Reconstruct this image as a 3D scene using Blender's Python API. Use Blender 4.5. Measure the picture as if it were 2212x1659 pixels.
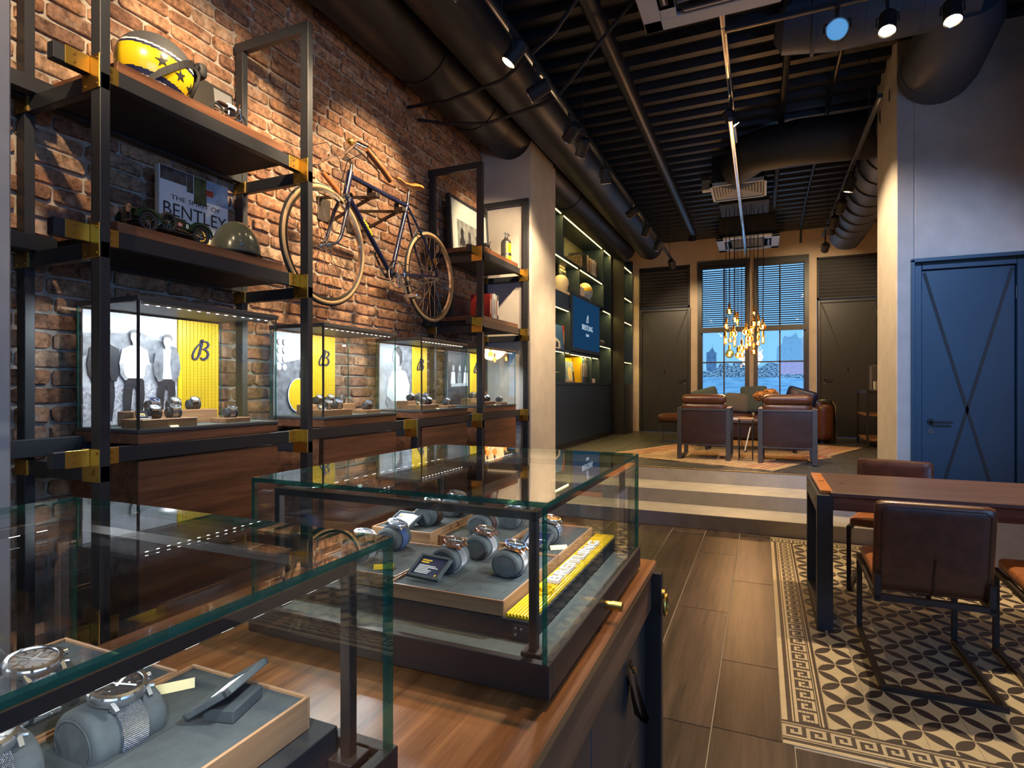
import bpy, math, random
from mathutils import Vector, Matrix
random.seed(7)
PI = math.pi
for o in list(bpy.data.objects):
    bpy.data.objects.remove(o)
SC = bpy.context.scene
C = SC.collection

# ---------------------------------------------------------------- camera, sky, big daylight, exposure
cd = bpy.data.cameras.new('camera')
cam = bpy.data.objects.new('camera', cd)
C.objects.link(cam)
cam.location = (0, 0, 1.335)
cam.rotation_euler = (PI / 2, 0, math.atan2(539, 1235))
cd.sensor_width = 36
cd.lens = 1235 / 2212 * 36
cd.shift_y = 6.5 / 2212
cd.clip_start = 0.02
cd.clip_end = 200
SC.camera = cam

world = bpy.data.worlds.new('dusk_sky')
SC.world = world
world.use_nodes = True
bg = world.node_tree.nodes['Background']
bg.inputs[0].default_value = (0.16, 0.36, 0.80, 1)
bg.inputs[1].default_value = 0.6


def light(kind, name, loc, energy, col, aim=None, size=0.1, size_y=None, spot=60, blend=0.5, spread=None):
    l = bpy.data.lights.new(name, kind)
    o = bpy.data.objects.new(name, l)
    C.objects.link(o)
    o.location = loc
    l.energy = energy
    l.color = col
    if kind == 'AREA':
        l.shape = 'RECTANGLE'
        l.size = size
        l.size_y = size_y or size
        if spread:
            l.spread = spread
    else:
        l.shadow_soft_size = size
    if kind == 'SPOT':
        l.spot_size = math.radians(spot)
        l.spot_blend = blend
    if aim is not None:
        d = Vector(aim) - Vector(loc)
        o.rotation_euler = d.to_track_quat('-Z', 'Y').to_euler()
    return o


BLUE = (0.22, 0.48, 1.0)
WARM = (1.0, 0.74, 0.44)
NEUT = (1.0, 0.90, 0.80)
COOL = (0.88, 0.94, 1.0)
# dusk daylight through the shop-front windows behind and beside the camera
light('AREA', 'daylight_front', (1.6, -2.6, 2.1), 5, BLUE, (1.2, 5.6, 1.6), 2.6, 2.4)
light('AREA', 'daylight_side', (3.05, -0.6, 1.9), 55, BLUE, (-2.2, 2.2, 1.2), 2.4, 2.0)

SC.view_settings.view_transform = 'Standard'
SC.view_settings.look = 'None'
SC.view_settings.gamma = 1.0
SC.view_settings.use_curve_mapping = False
SC.view_settings.exposure = 0.45
cy = SC.cycles
cy.use_denoising = True
cy.max_bounces = 10
cy.diffuse_bounces = 4
cy.glossy_bounces = 6
cy.transmission_bounces = 6
cy.transparent_max_bounces = 32
cy.caustics_reflective = False
cy.caustics_refractive = False
cy.sample_clamp_indirect = 4.0

# ---------------------------------------------------------------- text and outlines, turned into plain meshes once


def font_geo(body, size=1.0, extrude=0.02):
    cu = bpy.data.curves.new('lettering', 'FONT')
    cu.body = body
    cu.size = size
    cu.extrude = extrude
    cu.align_x = 'CENTER'
    cu.align_y = 'CENTER'
    cu.resolution_u = 3
    ob = bpy.data.objects.new('lettering', cu)
    C.objects.link(ob)
    dg = bpy.context.evaluated_depsgraph_get()
    me = bpy.data.meshes.new_from_object(ob.evaluated_get(dg))
    v = [tuple(x.co) for x in me.vertices]
    f = [tuple(p.vertices) for p in me.polygons]
    bpy.data.objects.remove(ob)
    bpy.data.meshes.remove(me)
    bpy.data.curves.remove(cu)
    return v, f


TXT = {k: font_geo(k, 1.0, 0.02) for k in ['BREITLING', '1884', 'THE SPIRIT OF', 'BENTLEY', '8']}

# ---------------------------------------------------------------- materials


def nodes(m):
    return m.node_tree.nodes, m.node_tree.links


def mat(name, col, rough=0.5, metal=0.0, emit=None, estr=1.0, coat=0.0, spec=0.5, bump=None, vary=0.0, vscale=8.0):
    m = bpy.data.materials.new(name)
    m.use_nodes = True
    N, L = nodes(m)
    b = N['Principled BSDF']
    b.inputs['Base Color'].default_value = (*col, 1)
    b.inputs['Roughness'].default_value = rough
    b.inputs['Metallic'].default_value = metal
    b.inputs['Specular IOR Level'].default_value = spec
    b.inputs['Coat Weight'].default_value = coat
    if emit:
        b.inputs['Emission Color'].default_value = (*emit, 1)
        b.inputs['Emission Strength'].default_value = estr
    if vary or bump:
        tc = N.new('ShaderNodeTexCoord')
        nz = N.new('ShaderNodeTexNoise')
        nz.inputs['Scale'].default_value = vscale
        nz.inputs['Detail'].default_value = 6
        nz.inputs['Roughness'].default_value = 0.65
        L.new(tc.outputs['Object'], nz.inputs['Vector'])
        if vary:
            mx = N.new('ShaderNodeMix')
            mx.data_type = 'RGBA'
            mx.inputs['A'].default_value = (*[c * (1 - vary) for c in col], 1)
            mx.inputs['B'].default_value = (*[min(1, c * (1 + vary)) for c in col], 1)
            rm = N.new('ShaderNodeMapRange')
            rm.inputs['From Min'].default_value = 0.3
            rm.inputs['From Max'].default_value = 0.7
            L.new(nz.outputs['Fac'], rm.inputs['Value'])
            L.new(rm.outputs['Result'], mx.inputs['Factor'])
            L.new(mx.outputs['Result'], b.inputs['Base Color'])
        if bump:
            bp = N.new('ShaderNodeBump')
            bp.inputs['Strength'].default_value = bump[0]
            bp.inputs['Distance'].default_value = bump[1]
            L.new(nz.outputs['Fac'], bp.inputs['Height'])
            L.new(bp.outputs['Normal'], b.inputs['Normal'])
    return m


def wood(name, dark, light_, axis='Y', scale=1.0, rough=0.42, rnd=0.15):
    m = bpy.data.materials.new(name)
    m.use_nodes = True
    N, L = nodes(m)
    b = N['Principled BSDF']
    b.inputs['Roughness'].default_value = rough
    tc = N.new('ShaderNodeTexCoord')
    oi = N.new('ShaderNodeObjectInfo')
    ad = N.new('ShaderNodeVectorMath')
    ad.operation = 'ADD'
    sc = N.new('ShaderNodeVectorMath')
    sc.operation = 'SCALE'
    sc.inputs[0].default_value = (13, 7, 5)
    L.new(oi.outputs['Random'], sc.inputs['Scale'])
    L.new(tc.outputs['Object'], ad.inputs[0])
    L.new(sc.outputs[0], ad.inputs[1])
    mp = N.new('ShaderNodeMapping')
    s = {'X': (1.2, 26, 26), 'Y': (26, 1.2, 26), 'Z': (26, 26, 1.2)}[axis]
    mp.inputs['Scale'].default_value = tuple(x * scale for x in s)
    L.new(ad.outputs[0], mp.inputs['Vector'])
    nz = N.new('ShaderNodeTexNoise')
    nz.inputs['Scale'].default_value = 1.0
    nz.inputs['Detail'].default_value = 8
    nz.inputs['Roughness'].default_value = 0.62
    nz.inputs['Distortion'].default_value = 0.35
    L.new(mp.outputs[0], nz.inputs['Vector'])
    n2 = N.new('ShaderNodeTexNoise')
    n2.inputs['Scale'].default_value = 6.0
    n2.inputs['Detail'].default_value = 4
    L.new(mp.outputs[0], n2.inputs['Vector'])
    av = N.new('ShaderNodeMath')
    av.operation = 'MULTIPLY_ADD'
    L.new(n2.outputs['Fac'], av.inputs[0])
    av.inputs[1].default_value = 0.3
    L.new(nz.outputs['Fac'], av.inputs[2])
    cr = N.new('ShaderNodeValToRGB')
    cr.color_ramp.elements[0].position = 0.42
    cr.color_ramp.elements[0].color = (*dark, 1)
    cr.color_ramp.elements[1].position = 0.85
    cr.color_ramp.elements[1].color = (*light_, 1)
    L.new(av.outputs[0], cr.inputs[0])
    hs = N.new('ShaderNodeHueSaturation')
    mr = N.new('ShaderNodeMapRange')
    mr.inputs['To Min'].default_value = 1 - rnd
    mr.inputs['To Max'].default_value = 1 + rnd
    L.new(oi.outputs['Random'], mr.inputs['Value'])
    L.new(mr.outputs['Result'], hs.inputs['Value'])
    L.new(cr.outputs[0], hs.inputs['Color'])
    L.new(hs.outputs[0], b.inputs['Base Color'])
    bp = N.new('ShaderNodeBump')
    bp.inputs['Strength'].default_value = 0.12
    bp.inputs['Distance'].default_value = 0.002
    L.new(nz.outputs['Fac'], bp.inputs['Height'])
    L.new(bp.outputs['Normal'], b.inputs['Normal'])
    return m


def glass(name, tint=(0.97, 0.99, 0.985), ior=1.45, refl=1.0):
    m = bpy.data.materials.new(name)
    m.use_nodes = True
    N, L = nodes(m)
    N.remove(N['Principled BSDF'])
    tr = N.new('ShaderNodeBsdfTransparent')
    tr.inputs[0].default_value = (*tint, 1)
    gl = N.new('ShaderNodeBsdfGlossy')
    gl.inputs['Roughness'].default_value = 0.0
    gl.inputs['Color'].default_value = (refl, refl, refl, 1)
    fr = N.new('ShaderNodeFresnel')
    ge = N.new('ShaderNodeNewGeometry')
    io = N.new('ShaderNodeMath')          # same reflectance on both faces of the slab
    io.operation = 'MULTIPLY_ADD'
    L.new(ge.outputs['Backfacing'], io.inputs[0])
    io.inputs[1].default_value = 1 / ior - ior
    io.inputs[2].default_value = ior
    L.new(io.outputs[0], fr.inputs['IOR'])
    mx = N.new('ShaderNodeMixShader')
    L.new(fr.outputs[0], mx.inputs[0])
    L.new(tr.outputs[0], mx.inputs[1])
    L.new(gl.outputs[0], mx.inputs[2])
    L.new(mx.outputs[0], N['Material Output'].inputs[0])
    return m


def edge_glass(name, col=(0.025, 0.13, 0.085)):
    m = bpy.data.materials.new(name)
    m.use_nodes = True
    N, L = nodes(m)
    b = N['Principled BSDF']
    b.inputs['Base Color'].default_value = (*col, 1)
    b.inputs['Roughness'].default_value = 0.12
    tr = N.new('ShaderNodeBsdfTransparent')
    tr.inputs[0].default_value = (0.16, 0.46, 0.34, 1)
    tc = N.new('ShaderNodeTexCoord')
    nz = N.new('ShaderNodeTexNoise')
    nz.inputs['Scale'].default_value = 60
    L.new(tc.outputs['Object'], nz.inputs['Vector'])
    mr = N.new('ShaderNodeMapRange')
    mr.inputs['To Min'].default_value = 0.1
    mr.inputs['To Max'].default_value = 0.75
    L.new(nz.outputs['Fac'], mr.inputs['Value'])
    mx = N.new('ShaderNodeMixShader')
    L.new(mr.outputs[0], mx.inputs[0])
    L.new(b.outputs[0], mx.inputs[1])
    L.new(tr.outputs[0], mx.inputs[2])
    L.new(mx.outputs[0], N['Material Output'].inputs[0])
    return m


def emis(name, col, s):
    m = bpy.data.materials.new(name)
    m.use_nodes = True
    N, L = nodes(m)
    N.remove(N['Principled BSDF'])
    e = N.new('ShaderNodeEmission')
    e.inputs[0].default_value = (*col, 1)
    e.inputs[1].default_value = s
    L.new(e.outputs[0], N['Material Output'].inputs[0])
    return m


def brick_mat():
    m = bpy.data.materials.new('old_brick')
    m.use_nodes = True
    N, L = nodes(m)
    b = N['Principled BSDF']
    b.inputs['Roughness'].default_value = 0.9
    oi = N.new('ShaderNodeObjectInfo')
    ge = N.new('ShaderNodeNewGeometry')
    a = N.new('ShaderNodeMath')
    a.operation = 'ADD'
    L.new(oi.outputs['Random'], a.inputs[0])
    L.new(ge.outputs['Random Per Island'], a.inputs[1])
    fr = N.new('ShaderNodeMath')
    fr.operation = 'FRACT'
    L.new(a.outputs[0], fr.inputs[0])
    cr = N.new('ShaderNodeValToRGB')
    el = cr.color_ramp.elements
    cols = [(0.0, (0.33, 0.165, 0.095)), (0.18, (0.44, 0.245, 0.145)), (0.36, (0.25, 0.135, 0.09)), (0.52, (0.50, 0.30, 0.19)),
            (0.68, (0.37, 0.175, 0.095)), (0.84, (0.52, 0.36, 0.25)), (1.0, (0.23, 0.135, 0.10))]
    el[0].position, el[0].color = cols[0][0], (*cols[0][1], 1)
    el[1].position, el[1].color = cols[-1][0], (*cols[-1][1], 1)
    for p, c_ in cols[1:-1]:
        e = el.new(p)
        e.color = (*c_, 1)
    L.new(fr.outputs[0], cr.inputs[0])
    tc = N.new('ShaderNodeTexCoord')
    nz = N.new('ShaderNodeTexNoise')
    nz.inputs['Scale'].default_value = 30
    nz.inputs['Detail'].default_value = 9
    nz.inputs['Roughness'].default_value = 0.7
    L.new(ge.outputs['Position'], nz.inputs['Vector'])
    r2 = N.new('ShaderNodeValToRGB')
    r2.color_ramp.elements[0].position = 0.32
    r2.color_ramp.elements[0].color = (0.20, 0.17, 0.15, 1)
    r2.color_ramp.elements[1].position = 0.66
    r2.color_ramp.elements[1].color = (1.35, 1.25, 1.15, 1)
    L.new(nz.outputs['Fac'], r2.inputs[0])
    mu = N.new('ShaderNodeMix')
    mu.data_type = 'RGBA'
    mu.blend_type = 'MULTIPLY'
    mu.inputs['Factor'].default_value = 1
    L.new(cr.outputs[0], mu.inputs['A'])
    L.new(r2.outputs[0], mu.inputs['B'])
    n3 = N.new('ShaderNodeTexNoise')
    n3.inputs['Scale'].default_value = 9
    n3.inputs['Detail'].default_value = 7
    L.new(ge.outputs['Position'], n3.inputs['Vector'])
    mr = N.new('ShaderNodeMapRange')
    mr.inputs['From Min'].default_value = 0.58
    mr.inputs['From Max'].default_value = 0.75
    mr.inputs['To Max'].default_value = 0.55
    L.new(n3.outputs['Fac'], mr.inputs['Value'])
    wh = N.new('ShaderNodeMix')
    wh.data_type = 'RGBA'
    wh.inputs['B'].default_value = (0.62, 0.50, 0.40, 1)
    L.new(mr.outputs[0], wh.inputs['Factor'])
    L.new(mu.outputs['Result'], wh.inputs['A'])
    L.new(wh.outputs['Result'], b.inputs['Base Color'])
    bp = N.new('ShaderNodeBump')
    bp.inputs['Strength'].default_value = 0.9
    bp.inputs['Distance'].default_value = 0.011
    L.new(nz.outputs['Fac'], bp.inputs['Height'])
    L.new(bp.outputs['Normal'], b.inputs['Normal'])
    return m


def petal_mat(name, ox, oy, px, py, cream, dark):
    """printed encaustic tile: overlapping circles, in world floor coordinates"""
    m = bpy.data.materials.new(name)
    m.use_nodes = True
    N, L = nodes(m)
    b = N['Principled BSDF']
    b.inputs['Roughness'].default_value = 0.45
    ge = N.new('ShaderNodeNewGeometry')
    sx = N.new('ShaderNodeSeparateXYZ')
    L.new(ge.outputs['Position'], sx.inputs[0])

    def mth(op, a, c_=None, d=None):
        n = N.new('ShaderNodeMath')
        n.operation = op
        for i, v in enumerate([a, c_, d]):
            if v is None:
                continue
            if isinstance(v, (int, float)):
                n.inputs[i].default_value = v
            else:
                L.new(v, n.inputs[i])
        return n.outputs[0]
    u = mth('DIVIDE', mth('SUBTRACT', sx.outputs[0], ox), px)
    v = mth('DIVIDE', mth('SUBTRACT', sx.outputs[1], oy), py)
    p = mth('SUBTRACT', mth('FRACT', mth('ADD', u, v)), 0.5)
    q = mth('SUBTRACT', mth('FRACT', mth('ADD', mth('SUBTRACT', u, v), 50)), 0.5)
    ap = mth('ABSOLUTE', p)
    aq = mth('ABSOLUTE', q)
    mxx = mth('MAXIMUM', ap, aq)
    mnn = mth('MINIMUM', ap, aq)
    dx = mth('SUBTRACT', 1.0, mxx)
    dist = mth('SQRT', mth('ADD', mth('MULTIPLY', dx, dx), mth('MULTIPLY', mnn, mnn)))
    f = mth('LESS_THAN', dist, 0.690)
    nz = N.new('ShaderNodeTexNoise')
    nz.inputs['Scale'].default_value = 30
    nz.inputs['Detail'].default_value = 5
    L.new(ge.outputs['Position'], nz.inputs['Vector'])
    mx = N.new('ShaderNodeMix')
    mx.data_type = 'RGBA'
    mx.inputs['A'].default_value = (*cream, 1)
    mx.inputs['B'].default_value = (*dark, 1)
    L.new(f, mx.inputs['Factor'])
    m2 = N.new('ShaderNodeMix')
    m2.data_type = 'RGBA'
    m2.blend_type = 'MULTIPLY'
    m2.inputs['Factor'].default_value = 0.25
    L.new(mx.outputs['Result'], m2.inputs['A'])
    L.new(nz.outputs['Fac'], m2.inputs['B'])
    L.new(m2.outputs['Result'], b.inputs['Base Color'])
    return m


def weave_mat(name, light_, dark, sx=900, metal=1.0, rough=0.3):
    """milanese mesh: fine relief of two crossing wave sets"""
    m = bpy.data.materials.new(name)
    m.use_nodes = True
    N, L = nodes(m)
    b = N['Principled BSDF']
    b.inputs['Metallic'].default_value = metal
    b.inputs['Roughness'].default_value = rough
    uv = N.new('ShaderNodeTexCoord')
    ck = N.new('ShaderNodeTexVoronoi')
    ck.inputs['Randomness'].default_value = 0.0
    ck.inputs['Scale'].default_value = 1.0
    mp = N.new('ShaderNodeMapping')
    mp.inputs['Rotation'].default_value = (0, 0, PI / 4)
    mp.inputs['Scale'].default_value = (sx, sx, sx)
    L.new(uv.outputs['UV'], mp.inputs['Vector'])
    L.new(mp.outputs[0], ck.inputs['Vector'])
    cr = N.new('ShaderNodeValToRGB')
    cr.color_ramp.elements[0].position = 0.30
    cr.color_ramp.elements[0].color = (*light_, 1)
    cr.color_ramp.elements[1].position = 0.55
    cr.color_ramp.elements[1].color = (*dark, 1)
    L.new(ck.outputs['Distance'], cr.inputs[0])
    L.new(cr.outputs[0], b.inputs['Base Color'])
    bp = N.new('ShaderNodeBump')
    bp.invert = True
    bp.inputs['Strength'].default_value = 0.9
    bp.inputs['Distance'].default_value = 0.0015
    L.new(ck.outputs['Distance'], bp.inputs['Height'])
    L.new(bp.outputs['Normal'], b.inputs['Normal'])
    return m


K = {}
K['brick'] = brick_mat()
K['mortar'] = mat('mortar', (0.40, 0.34, 0.28), 0.95, bump=(0.6, 0.004), vary=0.2, vscale=40)
K['plaster'] = mat('plaster', (0.50, 0.45, 0.40), 0.85, bump=(0.25, 0.004), vary=0.10, vscale=5)
K['plaster_warm'] = mat('plaster_warm', (0.47, 0.37, 0.28), 0.85, bump=(0.2, 0.004), vary=0.10, vscale=4)
K['cement'] = mat('microcement', (0.40, 0.36, 0.32), 0.6, bump=(0.1, 0.002), vary=0.14, vscale=6)
K['black'] = mat('black_steel', (0.031, 0.033, 0.040), 0.45, 0.2)
K['matt_black'] = mat('matt_black', (0.014, 0.014, 0.016), 0.65)
K['ceiling'] = mat('black_ceiling', (0.010, 0.011, 0.018), 0.5)
K['duct'] = mat('black_duct', (0.014, 0.016, 0.024), 0.42, 0.3, bump=(0.1, 0.003), vscale=6)
K['grey_duct'] = mat('grey_duct', (0.075, 0.085, 0.115), 0.5, 0.2, bump=(0.25, 0.006), vscale=5)
K['brass'] = mat('brushed_brass', (0.62, 0.40, 0.10), 0.36, 1.0, bump=(0.08, 0.001), vscale=120)
K['brass_dark'] = mat('brass_screw', (0.40, 0.26, 0.08), 0.4, 1.0)
K['chrome'] = mat('chrome', (0.78, 0.78, 0.80), 0.12, 1.0)
K['steel'] = mat('brushed_steel', (0.55, 0.56, 0.58), 0.3, 1.0)
K['gunmetal'] = mat('gunmetal', (0.12, 0.11, 0.105), 0.42, 0.8, bump=(0.05, 0.001), vscale=60)
K['bronze'] = mat('dark_bronze', (0.050, 0.036, 0.030), 0.42, 0.45)
K['walnut'] = wood('walnut_y', (0.070, 0.026, 0.014), (0.28, 0.115, 0.055), 'Y')
K['walnut_x'] = wood('walnut_x', (0.070, 0.026, 0.014), (0.28, 0.115, 0.055), 'X')
K['counter'] = wood('counter_wood', (0.15, 0.048, 0.014), (0.46, 0.19, 0.065), 'Y', 1.5, 0.34)
K['tray'] = wood('tray_wood', (0.20, 0.090, 0.040), (0.46, 0.25, 0.12), 'Y', 1.2, 0.45)
K['tray_x'] = wood('tray_wood_x', (0.20, 0.090, 0.040), (0.46, 0.25, 0.12), 'X', 1.2, 0.45)
K['plank'] = wood('plank_tile', (0.016, 0.011, 0.009), (0.110, 0.073, 0.055), 'Y', 1.0, 0.36, 0.35)
K['slate'] = mat('slate_tile', (0.060, 0.056, 0.052), 0.42, bump=(0.15, 0.002), vary=0.3, vscale=3)
K['grout'] = mat('grout', (0.40, 0.35, 0.30), 0.9)
K['grout_dark'] = mat('grout_dark', (0.16, 0.15, 0.14), 0.9)
K['leather'] = mat('brown_leather', (0.090, 0.029, 0.013), 0.36, coat=0.15, bump=(0.25, 0.004), vary=0.35, vscale=14)
K['leather_tan'] = mat('tan_leather', (0.30, 0.105, 0.035), 0.36, coat=0.15, bump=(0.25, 0.004), vary=0.30, vscale=16)
K['leather_dark'] = mat('dark_leather', (0.034, 0.014, 0.009), 0.40, coat=0.1, bump=(0.25, 0.004), vary=0.35, vscale=9)
K['leather_orange'] = mat('honey_leather', (0.62, 0.22, 0.045), 0.3, coat=0.3, vary=0.2, vscale=20)
K['suede'] = mat('grey_suede', (0.048, 0.056, 0.058), 0.95, bump=(0.15, 0.0008), vary=0.22, vscale=60)
K['suede_dark'] = mat('dark_suede', (0.035, 0.042, 0.045), 0.95, vary=0.2, vscale=50)
K['felt'] = mat('green_grey_felt', (0.085, 0.095, 0.085), 0.95, vary=0.15, vscale=80)
K['white'] = mat('white', (0.80, 0.80, 0.78), 0.5)
K['cream'] = mat('cream', (0.66, 0.58, 0.42), 0.6)
K['yellow'] = mat('signal_yellow', (0.80, 0.50, 0.010), 0.45)
K['yellow_gloss'] = mat('gloss_yellow', (0.80, 0.52, 0.012), 0.25, coat=0.4)
K['navy'] = mat('navy', (0.012, 0.016, 0.055), 0.4)
K['navy_gloss'] = mat('navy_paint', (0.006, 0.010, 0.040), 0.25, coat=0.3)
K['blue'] = mat('mid_blue', (0.05, 0.16, 0.42), 0.5)
K['red'] = mat('red', (0.40, 0.03, 0.02), 0.5)
K['orange'] = mat('orange', (0.75, 0.28, 0.04), 0.5)
K['green'] = mat('racing_green', (0.012, 0.028, 0.016), 0.25, coat=0.5)
K['olive'] = mat('olive_helmet', (0.115, 0.115, 0.075), 0.22, coat=0.5)
K['grey'] = mat('mid_grey', (0.22, 0.22, 0.23), 0.5)
K['dgrey'] = mat('dark_grey', (0.065, 0.065, 0.070), 0.5)
K['lgrey'] = mat('light_grey', (0.50, 0.50, 0.51), 0.5)
K['rubber'] = mat('rubber', (0.014, 0.014, 0.015), 0.8)
K['tanwall'] = mat('tan_tyre', (0.42, 0.27, 0.13), 0.6)
K['cabinet'] = mat('dark_blue_cabinet', (0.016, 0.034, 0.060), 0.45)
K['cabinet_in'] = mat('dark_olive_lining', (0.060, 0.058, 0.030), 0.55)
K['doorblue'] = mat('blue_black_door', (0.014, 0.045, 0.080), 0.42, vary=0.1, vscale=3)
K['doordark'] = mat('brown_black_door', (0.020, 0.018, 0.018), 0.45)
K['gold'] = mat('gold', (0.78, 0.52, 0.16), 0.22, 1.0)
K['rose'] = mat('rose_gold', (0.80, 0.45, 0.30), 0.22, 1.0)
K['paper'] = mat('tag_paper', (0.72, 0.62, 0.33), 0.5)
K['glass'] = glass('clear_glass')
K['glass_edge'] = edge_glass('green_glass_edge')
K['amber'] = glass('amber_glass', (1.0, 0.62, 0.22), 1.5)
K['pane'] = glass('window_pane', (0.92, 0.96, 1.0), 1.45)
K['mesh_steel'] = weave_mat('steel_mesh', (0.80, 0.80, 0.80), (0.06, 0.06, 0.06))
K['mesh_blue'] = weave_mat('blue_mesh_band', (0.10, 0.20, 0.48), (0.008, 0.012, 0.05), metal=0.3, rough=0.5)
K['mesh_black'] = weave_mat('black_mesh_band', (0.55, 0.55, 0.56), (0.012, 0.012, 0.013))
K['crystal'] = glass('watch_crystal', (1, 1, 1), 1.4)
K['lamp'] = emis('lamp_lens', (1.0, 0.72, 0.38), 40)
K['lens_blue_glow'] = mat('blue_glow_lens', (0.25, 0.45, 0.75), 0.2, emit=(0.12, 0.42, 0.8), estr=0.45)  # lens of switched-off heads made to glow blue, no lamp behind it
K['filament'] = emis('filament', (1.0, 0.55, 0.16), 26)
K['led_yellow'] = emis('led_warm', (1.0, 0.74, 0.22), 6)
K['led_white'] = emis('led_white', (0.92, 0.96, 1.0), 6)
K['rug'] = mat('woven_rug', (0.40, 0.27, 0.155), 0.95, bump=(0.6, 0.004), vary=0.40, vscale=22)
K['blanket'] = mat('olive_blanket', (0.34, 0.32, 0.20), 0.95, bump=(0.5, 0.004), vscale=60)
K['teal'] = mat('teal_cushion', (0.10, 0.14, 0.13), 0.9, bump=(0.3, 0.002), vscale=90)
K['checked'] = mat('grey_cushion', (0.20, 0.20, 0.17), 0.9, bump=(0.4, 0.003), vary=0.3, vscale=90)
K['hydrangea'] = mat('dried_flower', (0.42, 0.20, 0.055), 0.9, bump=(0.9, 0.01), vary=0.35, vscale=60)
K['alu'] = mat('satin_aluminium', (0.45, 0.46, 0.50), 0.35, 0.9)
K['vent'] = mat('white_vent', (0.48, 0.52, 0.58), 0.5)

# ---------------------------------------------------------------- mesh builder
ROOT = {}


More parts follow.
